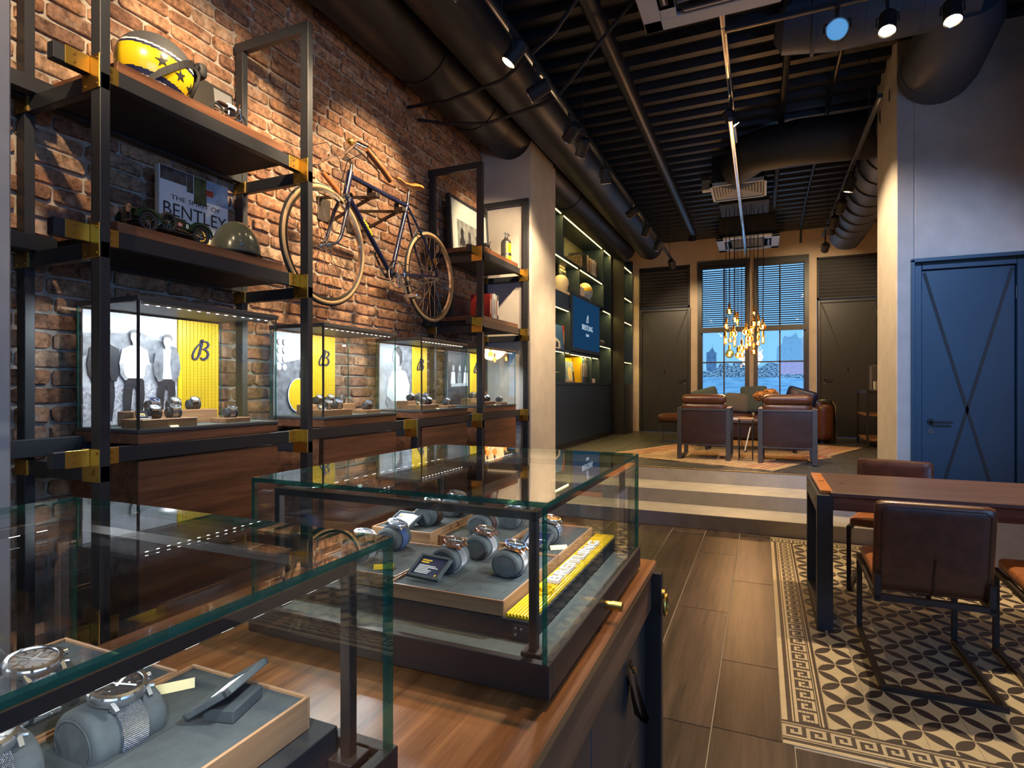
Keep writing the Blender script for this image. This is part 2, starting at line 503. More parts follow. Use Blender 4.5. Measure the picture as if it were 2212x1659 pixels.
class MB:
    def __init__(s):
        s.v, s.f, s.m, s.uv = [], [], [], {}
        s.T = Matrix.Identity(4)

    def at(s, loc=(0, 0, 0), rx=0, ry=0, rz=0):
        s.T = Matrix.Translation(loc) @ Matrix.Rotation(rz, 4, 'Z') @ Matrix.Rotation(ry, 4, 'Y') @ Matrix.Rotation(rx, 4, 'X')
        return s

    def add(s, vs, fs, mi=0):
        n = len(s.v)
        for p in vs:
            s.v.append(tuple(s.T @ Vector(p)))
        for f in fs:
            s.f.append(tuple(i + n for i in f))
            s.m.append(mi)
        return s

    def box(s, x0, x1, y0, y1, z0, z1, mi=0, b=0.0):
        if b <= 0:
            vs = [(x0, y0, z0), (x1, y0, z0), (x1, y1, z0), (x0, y1, z0), (x0, y0, z1), (x1, y0, z1), (x1, y1, z1), (x0, y1, z1)]
            fs = [(3, 2, 1, 0), (4, 5, 6, 7), (0, 1, 5, 4), (1, 2, 6, 5), (2, 3, 7, 6), (3, 0, 4, 7)]
            return s.add(vs, fs, mi)
        b = min(b, (x1 - x0) * .45, (y1 - y0) * .45, (z1 - z0) * .45)
        X, Y, Z = (x0, x1), (y0, y1), (z0, z1)
        sg = (1, -1)
        vs, ix = [], {}
        for i in (0, 1):
            for j in (0, 1):
                for k in (0, 1):
                    ix[i, j, k] = len(vs)
                    vs += [(X[i], Y[j] + sg[j] * b, Z[k] + sg[k] * b), (X[i] + sg[i] * b, Y[j], Z[k] + sg[k] * b), (X[i] + sg[i] * b, Y[j] + sg[j] * b, Z[k])]
        fs = []
        q = lambda i, j, k, a: ix[i, j, k] + a
        fs += [(q(0, 0, 0, 0), q(0, 0, 1, 0), q(0, 1, 1, 0), q(0, 1, 0, 0)), (q(1, 0, 0, 0), q(1, 1, 0, 0), q(1, 1, 1, 0), q(1, 0, 1, 0)),
               (q(0, 0, 0, 1), q(1, 0, 0, 1), q(1, 0, 1, 1), q(0, 0, 1, 1)), (q(0, 1, 0, 1), q(0, 1, 1, 1), q(1, 1, 1, 1), q(1, 1, 0, 1)),
               (q(0, 0, 0, 2), q(0, 1, 0, 2), q(1, 1, 0, 2), q(1, 0, 0, 2)), (q(0, 0, 1, 2), q(1, 0, 1, 2), q(1, 1, 1, 2), q(0, 1, 1, 2))]
        for k in (0, 1):
            for j in (0, 1):
                fs.append((q(0, j, k, 1), q(1, j, k, 1), q(1, j, k, 2), q(0, j, k, 2)))
            for i in (0, 1):
                fs.append((q(i, 0, k, 0), q(i, 1, k, 0), q(i, 1, k, 2), q(i, 0, k, 2)))
        for i in (0, 1):
            for j in (0, 1):
                fs.append((q(i, j, 0, 0), q(i, j, 1, 0), q(i, j, 1, 1), q(i, j, 0, 1)))
                for k in (0, 1):
                    fs.append((q(i, j, k, 0), q(i, j, k, 1), q(i, j, k, 2)))
        return s.add(vs, fs, mi)

    def rbox(s, c, d, r, n=7, mi=0, puff=0.0):
        """rounded box: centre c, size d, radius r"""
        h = [x / 2 for x in d]
        r = min(r, *[x * .98 for x in h])
        t = [i / n for i in range(n + 1)]

        def sp(a, hh):
            # more rows near the edges
            u = a * 2 - 1
            return math.copysign(abs(u) ** 0.6, u) * hh if u else 0.0
        for ax in range(3):
            for sd in (-1, 1):
                vs = []
                for a in t:
                    for b_ in t:
                        p = [0, 0, 0]
                        p[ax] = sd * h[ax]
                        o1, o2 = (ax + 1) % 3, (ax + 2) % 3
                        p[o1] = sp(a, h[o1])
                        p[o2] = sp(b_, h[o2])
                        inn = [max(-(h[i] - r), min(h[i] - r, p[i])) for i in range(3)]
                        dv = Vector([p[i] - inn[i] for i in range(3)])
                        if dv.length > 1e-9:
                            dv = dv.normalized() * r
                        q = [inn[i] + dv[i] for i in range(3)]
                        if puff:
                            k = max(0, 1 - (p[o1] / h[o1]) ** 2) * max(0, 1 - (p[o2] / h[o2]) ** 2)
                            q[ax] += sd * puff * k * (d[ax] == min(d))
                        vs.append((c[0] + q[0], c[1] + q[1], c[2] + q[2]))
                fs = []
                for i in range(n):
                    for j in range(n):
                        a0 = i * (n + 1) + j
                        f = (a0, a0 + n + 1, a0 + n + 2, a0 + 1)
                        fs.append(f if sd > 0 else f[::-1])
                s.add(vs, fs, mi)
        return s

    def cyl(s, a, b, r, r2=None, n=16, mi=0, cap=True, cmi=None):
        a, b = Vector(a), Vector(b)
        r2 = r if r2 is None else r2
        z = (b - a).normalized()
        x = z.orthogonal().normalized()
        y = z.cross(x)
        vs = []
        for p, rr in ((a, r), (b, r2)):
            for i in range(n):
                t = 2 * PI * i / n
                vs.append(tuple(p + (x * math.cos(t) + y * math.sin(t)) * rr))
        fs = [(i, (i + 1) % n, n + (i + 1) % n, n + i) for i in range(n)]
        s.add(vs, fs, mi)
        if cap:
            s.add(vs, [tuple(range(n))[::-1], tuple(range(n, 2 * n))], mi if cmi is None else cmi)
        return s

    def tube(s, pts, r, n=8, mi=0, closed=False, cap=True):
        P = [Vector(p) for p in pts]
        m = len(P)
        rr = r if isinstance(r, (list, tuple)) else [r] * m
        vs = []
        px = None
        for i in range(m):
            if closed:
                t = (P[(i + 1) % m] - P[i - 1])
            else:
                t = P[min(i + 1, m - 1)] - P[max(i - 1, 0)]
            t = t.normalized()
            if px is None:
                px = t.orthogonal().normalized()
            px = (px - t * px.dot(t))
            px = px.normalized() if px.length > 1e-6 else t.orthogonal().normalized()
            py = t.cross(px)
            for k in range(n):
                a = 2 * PI * k / n
                vs.append(tuple(P[i] + (px * math.cos(a) + py * math.sin(a)) * rr[i]))
        fs = []
        for i in range(m if closed else m - 1):
            for k in range(n):
                a, b = i * n, ((i + 1) % m) * n
                fs.append((a + k, a + (k + 1) % n, b + (k + 1) % n, b + k))
        if cap and not closed:
            fs += [tuple(range(n))[::-1], tuple(range((m - 1) * n, m * n))]
        return s.add(vs, fs, mi)

    def lathe(s, prof, n=24, mi=0, c=(0, 0, 0), cap=True):
        """profile of (r, z) turned about the vertical through c"""
        vs, fs = [], []
        for r, z in prof:
            for i in range(n):
                t = 2 * PI * i / n
                vs.append((c[0] + r * math.cos(t), c[1] + r * math.sin(t), c[2] + z))
        for j in range(len(prof) - 1):
            for i in range(n):
                fs.append((j * n + i, j * n + (i + 1) % n, (j + 1) * n + (i + 1) % n, (j + 1) * n + i))
        if cap:
            fs.append(tuple(range(n))[::-1])
            k = (len(prof) - 1) * n
            fs.append(tuple(range(k, k + n)))
        return s.add(vs, fs, mi)

    def ell(s, c, r, n=20, m=12, mi=0, z0=-1.0, z1=1.0):
        """ellipsoid slice between latitudes z0..z1 (fractions of the radius)"""
        a0, a1 = math.asin(z0), math.asin(z1)
        vs, fs = [], []
        for j in range(m + 1):
            a = a0 + (a1 - a0) * j / m
            for i in range(n):
                t = 2 * PI * i / n
                vs.append((c[0] + r[0] * math.cos(a) * math.cos(t), c[1] + r[1] * math.cos(a) * math.sin(t), c[2] + r[2] * math.sin(a)))
        for j in range(m):
            for i in range(n):
                fs.append((j * n + i, j * n + (i + 1) % n, (j + 1) * n + (i + 1) % n, (j + 1) * n + i))
        fs.append(tuple(range(n))[::-1])
        fs.append(tuple(range(m * n, m * n + n)))
        return s.add(vs, fs, mi)

    def poly(s, pts, d, mi=0):
        """planar outline (3-D points, any plane) given thickness along vector d"""
        n = len(pts)
        d = Vector(d)
        vs = [tuple(p) for p in pts] + [tuple(Vector(p) + d) for p in pts]
        nrm = Vector((0, 0, 0))
        for i in range(n):
            nrm += Vector(pts[i]).cross(Vector(pts[(i + 1) % n]))
        fs = [tuple(range(n)), tuple(range(n, 2 * n))[::-1]] + [(i, n + i, n + (i + 1) % n, (i + 1) % n) for i in range(n)]
        if nrm.dot(d) > 0:
            fs = [f[::-1] for f in fs]
        return s.add(vs, fs, mi)

    def text(s, key, o, right, up, height, mi=0, depth=0.002, width=None):
        """lettering on a plane: o = centre, right/up unit vectors, capital height"""
        v, f = TXT[key]
        xs = [p[0] for p in v]
        ys = [p[1] for p in v]
        cx, cy_ = (max(xs) + min(xs)) / 2, (max(ys) + min(ys)) / 2
        k = height / (max(ys) - min(ys))
        kx = k if width is None else width / (max(xs) - min(xs))
        R, U, O = Vector(right), Vector(up), Vector(o)
        Nn = R.cross(U)
        return s.add([tuple(O + R * ((p[0] - cx) * kx) + U * ((p[1] - cy_) * k) + Nn * (depth * (p[2] / 0.02 + 1) / 2)) for p in v], f, mi)

    def ribbon(s, path, w, o, right, up, size, depth=0.003, mi=0):
        """2-D brush stroke laid on a plane"""
        R, U, O = Vector(right), Vector(up), Vector(o)
        Nn = R.cross(U)
        n = len(path)
        ws = w if isinstance(w, (list, tuple)) else [w] * n
        vs = []
        for i in range(n):
            a, b = path[max(i - 1, 0)], path[min(i + 1, n - 1)]
            tx, ty = b[0] - a[0], b[1] - a[1]
            l = math.hypot(tx, ty) or 1
            nx, ny = -ty / l * ws[i] / 2, tx / l * ws[i] / 2
            for sx, dz in ((1, 0), (-1, 0), (1, depth), (-1, depth)):
                x, y = path[i][0] + nx * sx, path[i][1] + ny * sx
                vs.append(tuple(O + R * (x * size) + U * (y * size) + Nn * dz))
        fs = []
        for i in range(n - 1):
            a, b = i * 4, i * 4 + 4
            fs += [(a + 3, b + 3, b + 2, a + 2), (a, b, b + 1, a + 1), (a + 2, b + 2, b, a), (a + 1, b + 1, b + 3, a + 3)]
        fs += [(0, 1, 3, 2), (n * 4 - 2, n * 4 - 1, n * 4 - 3, n * 4 - 4)]
        return s.add(vs, fs, mi)

    def mesh(s, name, mats, smooth=True, ang=35, inv=None):
        me = bpy.data.meshes.new(name)
        vs = s.v if inv is None else [tuple(inv @ Vector(p)) for p in s.v]
        me.from_pydata(vs, [], s.f)
        mats = mats if isinstance(mats, (list, tuple)) else [mats]
        for m_ in mats:
            me.materials.append(K[m_] if isinstance(m_, str) else m_)
        if len(mats) > 1:
            me.polygons.foreach_set('material_index', s.m)
        if s.uv:
            ul = me.uv_layers.new(name='UVMap')
            for p in me.polygons:
                u = s.uv.get(p.index)
                if u:
                    for li, c_ in zip(p.loop_indices, u):
                        ul.data[li].uv = c_
        if smooth:
            me.shade_smooth()
            me.set_sharp_from_angle(angle=math.radians(ang))
        return me

    def build(s, name, mats, parent=None, smooth=True, ang=35, local=False):
        inv = ROOT[parent.name].inverted() if parent is not None and not local else None
        me = s.mesh(name, mats, smooth, ang, inv)
        o = bpy.data.objects.new(name, me)
        C.objects.link(o)
        if parent is not None:
            o.parent = parent
            ROOT[o.name] = ROOT[parent.name]
        return o


def thing(name, label, cat, loc=(0, 0, 0), rz=0.0, group=None):
    o = bpy.data.objects.new(name, None)
    o.empty_display_size = 0.05
    C.objects.link(o)
    o.location = loc
    o.rotation_euler = (0, 0, rz)
    o['label'] = label
    o['category'] = cat
    if group:
        o['group'] = group
    ROOT[o.name] = Matrix.Translation(loc) @ Matrix.Rotation(rz, 4, 'Z')
    return o


def single(b, name, mats, label, cat, loc, rz=0.0, group=None, smooth=True, local=False):
    """a thing that is one mesh, with its origin at its base (b is in world coordinates unless local)"""
    Mx = Matrix.Translation(loc) @ Matrix.Rotation(rz, 4, 'Z')
    me = b.mesh(name, mats, smooth, inv=None if local else Mx.inverted())
    o = bpy.data.objects.new(name, me)
    C.objects.link(o)
    o.location = loc
    o.rotation_euler = (0, 0, rz)
    o['label'] = label
    o['category'] = cat
    if group:
        o['group'] = group
    ROOT[o.name] = Mx
    return o


def struct(b, name, mats, smooth=True):
    me = b.mesh(name, mats, smooth)
    o = bpy.data.objects.new(name, me)
    C.objects.link(o)
    o['kind'] = 'structure'
    ROOT[o.name] = Matrix.Identity(4)
    return o


def dup(root, loc, rz, label, group=None):
    r = root.copy()
    C.objects.link(r)
    r.location = loc
    r.rotation_euler = (0, 0, rz)
    r['label'] = label
    if group:
        r['group'] = group
    for ch in list(root.children):
        c1 = ch.copy()
        C.objects.link(c1)
        c1.parent = r
        for g in list(ch.children):
            c2 = g.copy()
            C.objects.link(c2)
            c2.parent = c1
    return r


def piece(name, me, parent, loc=(0, 0, 0), rot=(0, 0, 0), scale=None):
    o = bpy.data.objects.new(name, me)
    C.objects.link(o)
    o.parent = parent
    o.location = loc
    o.rotation_euler = rot
    if scale:
        o.scale = scale
    return o


BLOGO = [
    ([(-0.02, 0.84), (0.06, 0.96), (0.10, 0.99), (0.08, 0.86), (0.03, 0.62), (-0.05, 0.32), (-0.15, 0.10), (-0.29, -0.01), (-0.41, 0.04), (-0.43, 0.19),
      (-0.35, 0.40), (-0.20, 0.61), (-0.02, 0.77), (0.18, 0.88)], [.05, .07, .10, .11, .11, .10, .08, .07, .08, .08, .07, .06, .05, .04]),
    ([(0.06, 0.84), (0.22, 0.90), (0.38, 0.86), (0.44, 0.74), (0.38, 0.62), (0.24, 0.54), (0.12, 0.51), (0.26, 0.49), (0.38, 0.40), (0.42, 0.26),
      (0.35, 0.11), (0.20, 0.03), (0.06, 0.03), (0.0, 0.10)], [.05, .06, .09, .10, .09, .06, .05, .07, .10, .11, .10, .09, .08, .06])]


def blogo(b, o, right, up, size, depth=0.003, mi=0):
    for path, w in BLOGO:
        b.ribbon([(x, y - 0.48) for x, y in path], w, o, right, up, size, depth, mi)
    return b

# ================================================================ SETTING
# ---- left brick wall: mortar bed with single bricks proud of it
WX = -2.75
wl = struct(MB().box(-3.0, WX - 0.015, 1.0, 5.5, 0, 4.27), 'wall_left', 'mortar', False)


def brick_mesh(seed):
    r = random.Random(seed)
    L, Hh = 0.125, 0.0325
    c1, c2 = r.uniform(.010, .022), r.uniform(.007, .013)
    out = [(-L + c1, -Hh), (0, -Hh + r.uniform(-.003, .003)), (L - c1, -Hh), (L, -Hh + c2), (L, Hh - c2), (L - c1, Hh), (0, Hh + r.uniform(-.003, .003)), (-L + c1, Hh), (-L, Hh - c2), (-L, -Hh + c2)]
    out = [(y + r.uniform(-.004, .004), z + r.uniform(-.0025, .0025)) for y, z in out]
    b = MB()
    n = len(out)
    vs = [(-0.02, y, z) for y, z in out] + [(-0.006 + r.uniform(-.002, .002), y, z) for y, z in out] + [(r.uniform(-.003, .002), y * .95, z * .86) for y, z in out]
    fs = []
    for k in (0, n):
        fs += [(k + i, k + (i + 1) % n, k + n + (i + 1) % n, k + n + i) for i in range(n)]
    fs.append(tuple(range(2 * n, 3 * n)))
    return b.add(vs, fs)


BR = [brick_mesh(100 + i) for i in range(9)]
BRM = [b.mesh('brick', 'brick', True, 40) for b in BR]
bricks = []
row, z = 0, 0.60
while z < 4.22:
    y = 1.18 - (0.13 if row % 2 else 0.0) + random.uniform(-.01, .01)
    while y < 5.5:
        ln = random.choice([0.250, 0.250, 0.250, 0.250, 0.236, 0.262, 0.118])
        y1 = min(y + ln, 5.5)
        if y1 - y > 0.05:
            bricks.append((y, y1, z + random.uniform(-.003, .003)))
        y += ln + 0.0125
    z += 0.0775
    row += 1


def brick_rank(t):
    y, zz = (t[0] + t[1]) / 2, t[2]
    d = 0.4 * 2.75 + 0.9165 * y
    if zz < 1.25 - 0.05 * y or y < 1.24:
        return 0
    return (t[1] - t[0]) / d / d * (0.4 if 1.5 < y < 2.1 and 1.16 < zz < 1.66 else 1)


bricks.sort(key=brick_rank, reverse=True)
rest = MB()
for i, (y0, y1, zz) in enumerate(bricks):
    sc = (y1 - y0) / 0.25
    dx = random.uniform(-.005, .006)
    k = random.randrange(len(BR))
    tl = random.uniform(-.008, .008)
    if i < 300:
        piece('brick', BRM[k], wl, (WX + dx, (y0 + y1) / 2, zz), (tl, 0, 0), (1, sc, 1))
    else:
        rest.T = Matrix.Translation((WX + dx, (y0 + y1) / 2, zz)) @ Matrix.Rotation(tl, 4, 'X') @ Matrix.Diagonal((1, sc, 1, 1))
        rest.add(BR[k].v, BR[k].f)
o = rest.build('brick_rest', 'brick', wl, True, 40)
o['kind'] = 'stuff'

# ---- plaster piers and walls
struct(MB().box(-3.0, -2.09, 0.20, 0.985, 0, 4.27, 0, .006), 'column', 'plaster')
struct(MB().box(-3.0, -2.185, 5.50, 6.27, 0, 4.27, 0, .008), 'column', 'plaster')
struct(MB().box(-3.2, -3.06, 5.5, 11.8, 0, 4.27), 'wall_left_back', 'plaster', False)
YW = 11.8
wb = MB()
for x0, x1, z0, z1 in [(-3.2, -2.30, 0.43, 4.30), (-1.30, -1.15, 0.43, 4.30), (-0.21, -0.137, 0.43, 4.30), (0.795, 0.925, 0.43, 4.30), (1.92, 2.1, 0.43, 4.30),
                       (-2.30, -1.30, 3.76, 4.30), (0.925, 1.92, 3.70, 4.30), (-1.15, -0.21, 3.78, 4.30), (-0.137, 0.795, 3.765, 4.30), (-1.15, -0.21, 0.43, 1.06), (-0.137, 0.795, 0.43, 1.06)]:
    wb.box(x0, x1, YW, YW + 0.18, z0, z1)
struct(wb, 'wall_back', 'plaster_warm', False)
struct(MB().box(1.90, 2.1, 6.5, YW, 0.0, 4.30), 'wall_right_back', 'plaster_warm', False)
wr = MB()
for x0, x1, z0, z1 in [(1.029, 1.150, 0, 4.27), (1.150, 1.98, 2.36, 4.27), (1.98, 3.3, 0, 4.27)]:
    wr.box(x0, x1, 5.63, 6.50, z0, z1, 0, .006)
struct(wr, 'wall_right', 'plaster')
struct(MB().box(1.151, 1.979, 5.78, 6.49, 0, 2.359), 'wall_behind_door', 'matt_black', False)
struct(MB().box(2.05, 2.2, 3.55, 5.63, 0, 4.27), 'wall_right_added_jog', 'plaster_warm', False)  # unseen wall jog, added to shade the right part of the door
struct(MB().box(2.2, 3.3, 3.45, 3.6, 0, 4.27), 'wall_right_added_return', 'plaster_warm', False)  # closes the added jog back to the outer wall
ws = MB()
for y0, y1, z0, z1 in [(-2.9, -1.9, 0, 4.27), (0.7, 3.6, 0, 4.27), (-1.9, 0.7, 0, 0.8), (-1.9, 0.7, 3.0, 4.27)]:
    ws.box(3.2, 3.35, y0, y1, z0, z1)
struct(ws, 'wall_right_front', 'plaster_warm', False)
wf = MB()
for x0, x1, z0, z1 in [(-3.2, 0.2, 0, 4.27), (3.0, 3.35, 0, 4.27), (0.2, 3.0, 0, 0.7), (0.2, 3.0, 3.4, 4.27)]:
    wf.box(x0, x1, -2.95, -2.8, z0, z1)
struct(wf, 'wall_front', 'plaster_warm', False)
struct(MB().box(-3.2, -3.05, -2.95, 1.0, 0, 4.27), 'wall_left_front', 'plaster_warm', False)
fr = MB()
for x in (0.2, 1.1, 2.05, 2.95):
    fr.box(x, x + .05, -2.9, -2.84, .7, 3.4)
for zz in (.7, 3.35):
    fr.box(.2, 3.0, -2.9, -2.84, zz, zz + .05)
struct(fr, 'window_3', 'black', False)
fr = MB()
for y in (-1.9, -.65, .65):
    fr.box(3.24, 3.30, y, y + .05, .8, 3.0)
for zz in (.8, 2.95):
    fr.box(3.24, 3.30, -1.9, .7, zz, zz + .05)
struct(fr, 'window_4', 'black', False)

# ---- floors: wood-look tiles, single pieces on a grout bed
fl = struct(MB().box(-3.2, 3.35, -2.95, 6.7, -0.15, -0.0035), 'floor', 'grout', False)
PW, PL = 0.294, 1.25
PB = MB()  .box(-PW / 2 + .0017, PW / 2 - .0017, -PL / 2 + .0017, PL / 2 - .0017, -0.012, 0, 0, .0012)
PBM = PB.mesh('floor_plank', 'plank')
cut = {}


def plank(x0, x1, y0, y1, par, z=0.0, key='plank', nm='floor_plank'):
    k = (round(x1 - x0, 3), round(y1 - y0, 3), key)
    if k not in cut:
        a, b_ = (x1 - x0) / 2 - .0024, (y1 - y0) / 2 - .0024
        cut[k] = MB().box(-a, a, -b_, b_, -0.012, 0, 0, .0012).mesh(nm, key)
    return piece(nm, cut[k], par, ((x0 + x1) / 2, (y0 + y1) / 2, z + random.uniform(-.0004, .0004)))


RX0, RX1, RY0, RY1 = 0.074, 2.02, 2.375, 5.585
for i in range(-9, 9):
    x0 = -0.180 + i * PW
    x1 = x0 + PW
    y = -1.0 + (3.36 if i % 2 else 3.98) % PL - PL
    while y < 5.63:
        a, b_ = max(y, -1.6), min(y + PL, 5.63)
        y += PL
        if b_ - a < 0.03 or x0 > 2.05 or (x1 < -1.2 and b_ < 1.0):
            continue
        if x1 > RX0 and b_ > RY0 and a < RY1:
            if x0 < RX0:
                if RX0 - x0 > .02:
                    plank(x0, RX0, max(a, RY0) if a < RY0 else a, min(b_, RY1), fl)
            if a < RY0 - .02:
                plank(x0, x1, a, RY0, fl)
            if b_ > RY1 + .02:
                plank(x0, x1, RY1, b_, fl)
        else:
            plank(x0, x1, a, b_, fl)

# ---- inlaid encaustic tile carpet with a Greek key border
CREAM, DARK = (0.60, 0.49, 0.30), (0.050, 0.033, 0.027)
K['petal'] = petal_mat('petal_tile', 0.2421, 2.670, 0.1647, 0.1890, CREAM, DARK)
K['tile_cream'] = mat('tile_cream', CREAM, 0.45, vary=0.08, vscale=30)
K['tile_dark'] = mat('tile_dark', DARK, 0.45, vary=0.2, vscale=200)
tc_ = struct(MB().box(RX0, RX1, RY0, RY1, -0.003, -0.0022), 'floor_tile_carpet', 'grout', False)
BW = 0.168
TX, TY = 0.1647, 0.1890
tm = MB().box(-TX / 2 + .0006, TX / 2 - .0006, -TY / 2 + .0006, TY / 2 - .0006, -0.008, 0, 0, .0006).mesh('tile', 'petal')
xi = RX0 + BW
x = xi + TX / 2
nx = int((RX1 - xi) / TX) + 1
ny = int((RY1 - RY0 - 2 * BW) / TY)
TY2 = (RY1 - RY0 - 2 * BW) / ny
tm = MB().box(-TX / 2 + .0006, TX / 2 - .0006, -TY2 / 2 + .0006, TY2 / 2 - .0006, -0.008, 0, 0, .0006).mesh('tile', 'petal')
for i in range(nx):
    for j in range(ny):
        cx_, cy_ = xi + (i + .5) * TX, RY0 + BW + (j + .5) * TY2
        if cx_ < RX1 - TX / 2:
            piece('tile', tm, tc_, (cx_, cy_, random.uniform(-.0003, .0003)))
KEYB = ["111110", "100010", "101010", "101110", "100000", "111111"]


def border_tile(ln):
    """one border tile lying along +x, outer edge at y=0, inner at y=BW: cream body, dark stripes and key print raised a hair"""
    b = MB()
    b.box(.0006, ln - .0006, .0006, BW - .0006, -0.008, 0, 0, .0005)
    t = 0.0005
    for y0, y1 in ((0.022, 0.040), (0.140, 0.146), (0.153, 0.166)):
        b.box(.0006, ln - .0006, y0, y1, -.001, t, 1)
    n = max(1, round(ln / 0.0945))
    p = ln / n
    k0, kh = 0.050, 0.084
    c = kh / 6
    b.box(.0006, ln - .0006, k0 - .004, k0 + kh + .003, -.001, t, 1)
    for q in range(n):
        for r_, row_ in enumerate(KEYB):
            run = None
            for s_ in range(7):
                on = s_ < 6 and row_[s_] == '1'
                if on and run is None:
                    run = s_
                if not on and run is not None:
                    b.box(q * p + run * p / 6 + .0004, q * p + s_ * p / 6 - (.0 if s_ == 6 else .0004), k0 + (5 - r_) * c + .0006, k0 + (6 - r_) * c + .0006 - .0018, t - .0004, t + .0004, 0)
                    run = None
    return b.mesh('border_tile', ['tile_cream', 'tile_dark'], False)


bt = border_tile(TX)
bt2 = border_tile(TY2)
for i in range(nx - 1):
    piece('border_tile', bt, tc_, (xi + i * TX, RY0, 0))
    piece('border_tile', bt, tc_, (xi + (i + 1) * TX, RY1, 0), (0, 0, PI))
for j in range(ny):
    piece('border_tile', bt2, tc_, (RX0, RY0 + BW + (j + 1) * TY2, 0), (0, 0, -PI / 2))
btc = border_tile(BW)
piece('border_tile', btc, tc_, (RX0, RY0, 0))
piece('border_tile', btc, tc_, (RX0 + BW, RY1, 0), (0, 0, PI))

# ---- steps and upper floor
struct(MB().box(-2.6, 1.03, 5.63, 6.12, 0, 0.138, 0, .004), 'stair_step', 'cement')
struct(MB().box(-2.6, 1.03, 6.07, 6.68, 0, 0.280, 0, .004), 'stair_step', 'cement')
struct(MB().box(-2.6, 1.03, 6.60, 6.66, 0, 0.425, 0, .004), 'stair_step', 'cement')
struct(MB().box(-2.6, 1.03, 6.598, 6.612, 0.424, 0.4315, 0, .001), 'trim_1', 'brass_dark')
fu = struct(MB().box(-3.2, 2.1, 6.61, 12.0, 0.30, 0.4265), 'floor_upper', 'grout_dark', False)
for i in range(-9, 8):
    x0 = -0.10 + i * 0.295
    y = 6.0 + (0.35 if i % 2 else 0.95) - PL
    while y < 11.8:
        a, b_ = max(y, 6.612), min(y + PL, 11.8)
        y += PL
        if b_ - a > .03 and x0 < 1.9:
            plank(x0, x0 + .295, a, b_, fu, 0.43, 'slate', 'floor_tile')

# ---- ceiling: black trapezoidal deck, ribs across the room
cb = MB()
y = -2.95
prof = []
while y < 11.9:
    prof += [(y, 4.27), (y + .125, 4.27), (y + .145, 4.205), (y + .22, 4.205)]
    y += .24
n = len(prof)
vs = [(-3.2, a, b_) for a, b_ in prof] + [(3.35, a, b_) for a, b_ in prof] + [(-3.2, -2.95, 4.4), (-3.2, 12, 4.4), (3.35, -2.95, 4.4), (3.35, 12, 4.4)]
fs = [(i, n + i, n + i + 1, i + 1) for i in range(n - 1)] + [(2 * n, 2 * n + 1, 2 * n + 3, 2 * n + 2)]
struct(cb.add(vs, fs), 'ceiling', 'ceiling', False)

# ---- windows in the back wall


def back_window(n, x0, x1, g0, g1, top):
    fr = MB()
    zb = 1.06
    fr.box(x0, g0, YW - .06, YW + .06, zb, top).box(g1, x1, YW - .06, YW + .06, zb, top)
    fr.box(g0, g1, YW - .06, YW + .06, top - .12, top).box(g0, g1, YW - .06, YW + .06, zb, 1.125)
    w = struct(fr, 'window_%d' % n, 'doordark', False)
    xm = (g0 + g1) / 2 + (.01 if n == 1 else -.01)
    MB().box(xm - .012, xm + .012, YW - .03, YW + .03, 1.125, top - .12).build('glazing_bar', 'black', w)
    MB().box(g0, g1, YW - .03, YW + .03, 1.80, 1.824).build('glazing_bar', 'black', w)
    for a, b_ in ((g0, xm - .012), (xm + .012, g1)):
        for c_, d in ((1.125, 1.80), (1.824, top - .12)):
            MB().box(a, b_, YW + .0, YW + .006, c_, d).build('pane', 'pane', w)
    MB().box(x0 - .02, x1 + .02, YW - .10, YW - .05, 1.03, 1.062).build('sill', 'doordark', w)
    # venetian blind, hanging in front of the upper half
    bl = thing('venetian_blind', 'dark venetian blind half lowered over the %s back window' % ('left' if n == 1 else 'right'), 'blind', ((x0 + x1) / 2, YW - .10, 2.40))
    MB().box(g0 - .02, g1 + .02, YW - .13, YW - .08, top - .165, top - .125).build('head_rail', 'matt_black', bl)
    MB().box(g0 - .03, g1 + .03, YW - .125, YW - .075, 2.385, 2.485).build('bottom_rail', 'doordark', bl)
    zz = 2.515
    sm = MB().at((0, 0, 0), rx=math.radians(-33)).box(-(g1 - g0) / 2 - .01, (g1 - g0) / 2 + .01, -.0150, .0150, -.0008, .0008).mesh('slat', 'matt_black', False)
    while zz < top - .18:
        piece('slat', sm, bl, (((g0 + g1) / 2) - (x0 + x1) / 2, 0, zz - 2.40))
        zz += 0.0405
    for xx in (g0 + .07, g1 - .07):
        MB().cyl((xx, YW - .085, 2.48), (xx, YW - .085, top - .13), .0012, n=5).build('cord', 'black', bl)
    return w


back_window(1, -1.15, -0.21, -1.06, -0.29, 3.775)
back_window(2, -0.137, 0.795, -0.064, 0.712, 3.765)

# the view behind the panes is a backlit print of a harbour at dusk
K['print_sky'] = emis('print_sky', (0.22, 0.52, 0.90), 1.05)
K['print_haze'] = emis('print_haze', (0.30, 0.60, 0.95), 0.95)


def print_mat(name, base, dark, sx, sz, th=0.55):
    m = emis(name, base, 0.9)
    N, L = nodes(m)
    tc = N.new('ShaderNodeTexCoord')
    mp = N.new('ShaderNodeMapping')
    mp.inputs['Scale'].default_value = (sx, 1, sz)
    L.new(tc.outputs['Object'], mp.inputs[0])
    nz = N.new('ShaderNodeTexNoise')
    nz.inputs['Scale'].default_value = 1
    nz.inputs['Detail'].default_value = 5
    L.new(mp.outputs[0], nz.inputs['Vector'])
    cr = N.new('ShaderNodeValToRGB')
    cr.color_ramp.elements[0].position = th - .12
    cr.color_ramp.elements[0].color = (*dark, 1)
    cr.color_ramp.elements[1].position = th + .08
    cr.color_ramp.elements[1].color = (*base, 1)
    L.new(nz.outputs['Fac'], cr.inputs[0])
    em = [x for x in N if x.type == 'EMISSION'][0]
    L.new(cr.outputs[0], em.inputs[0])
    return m


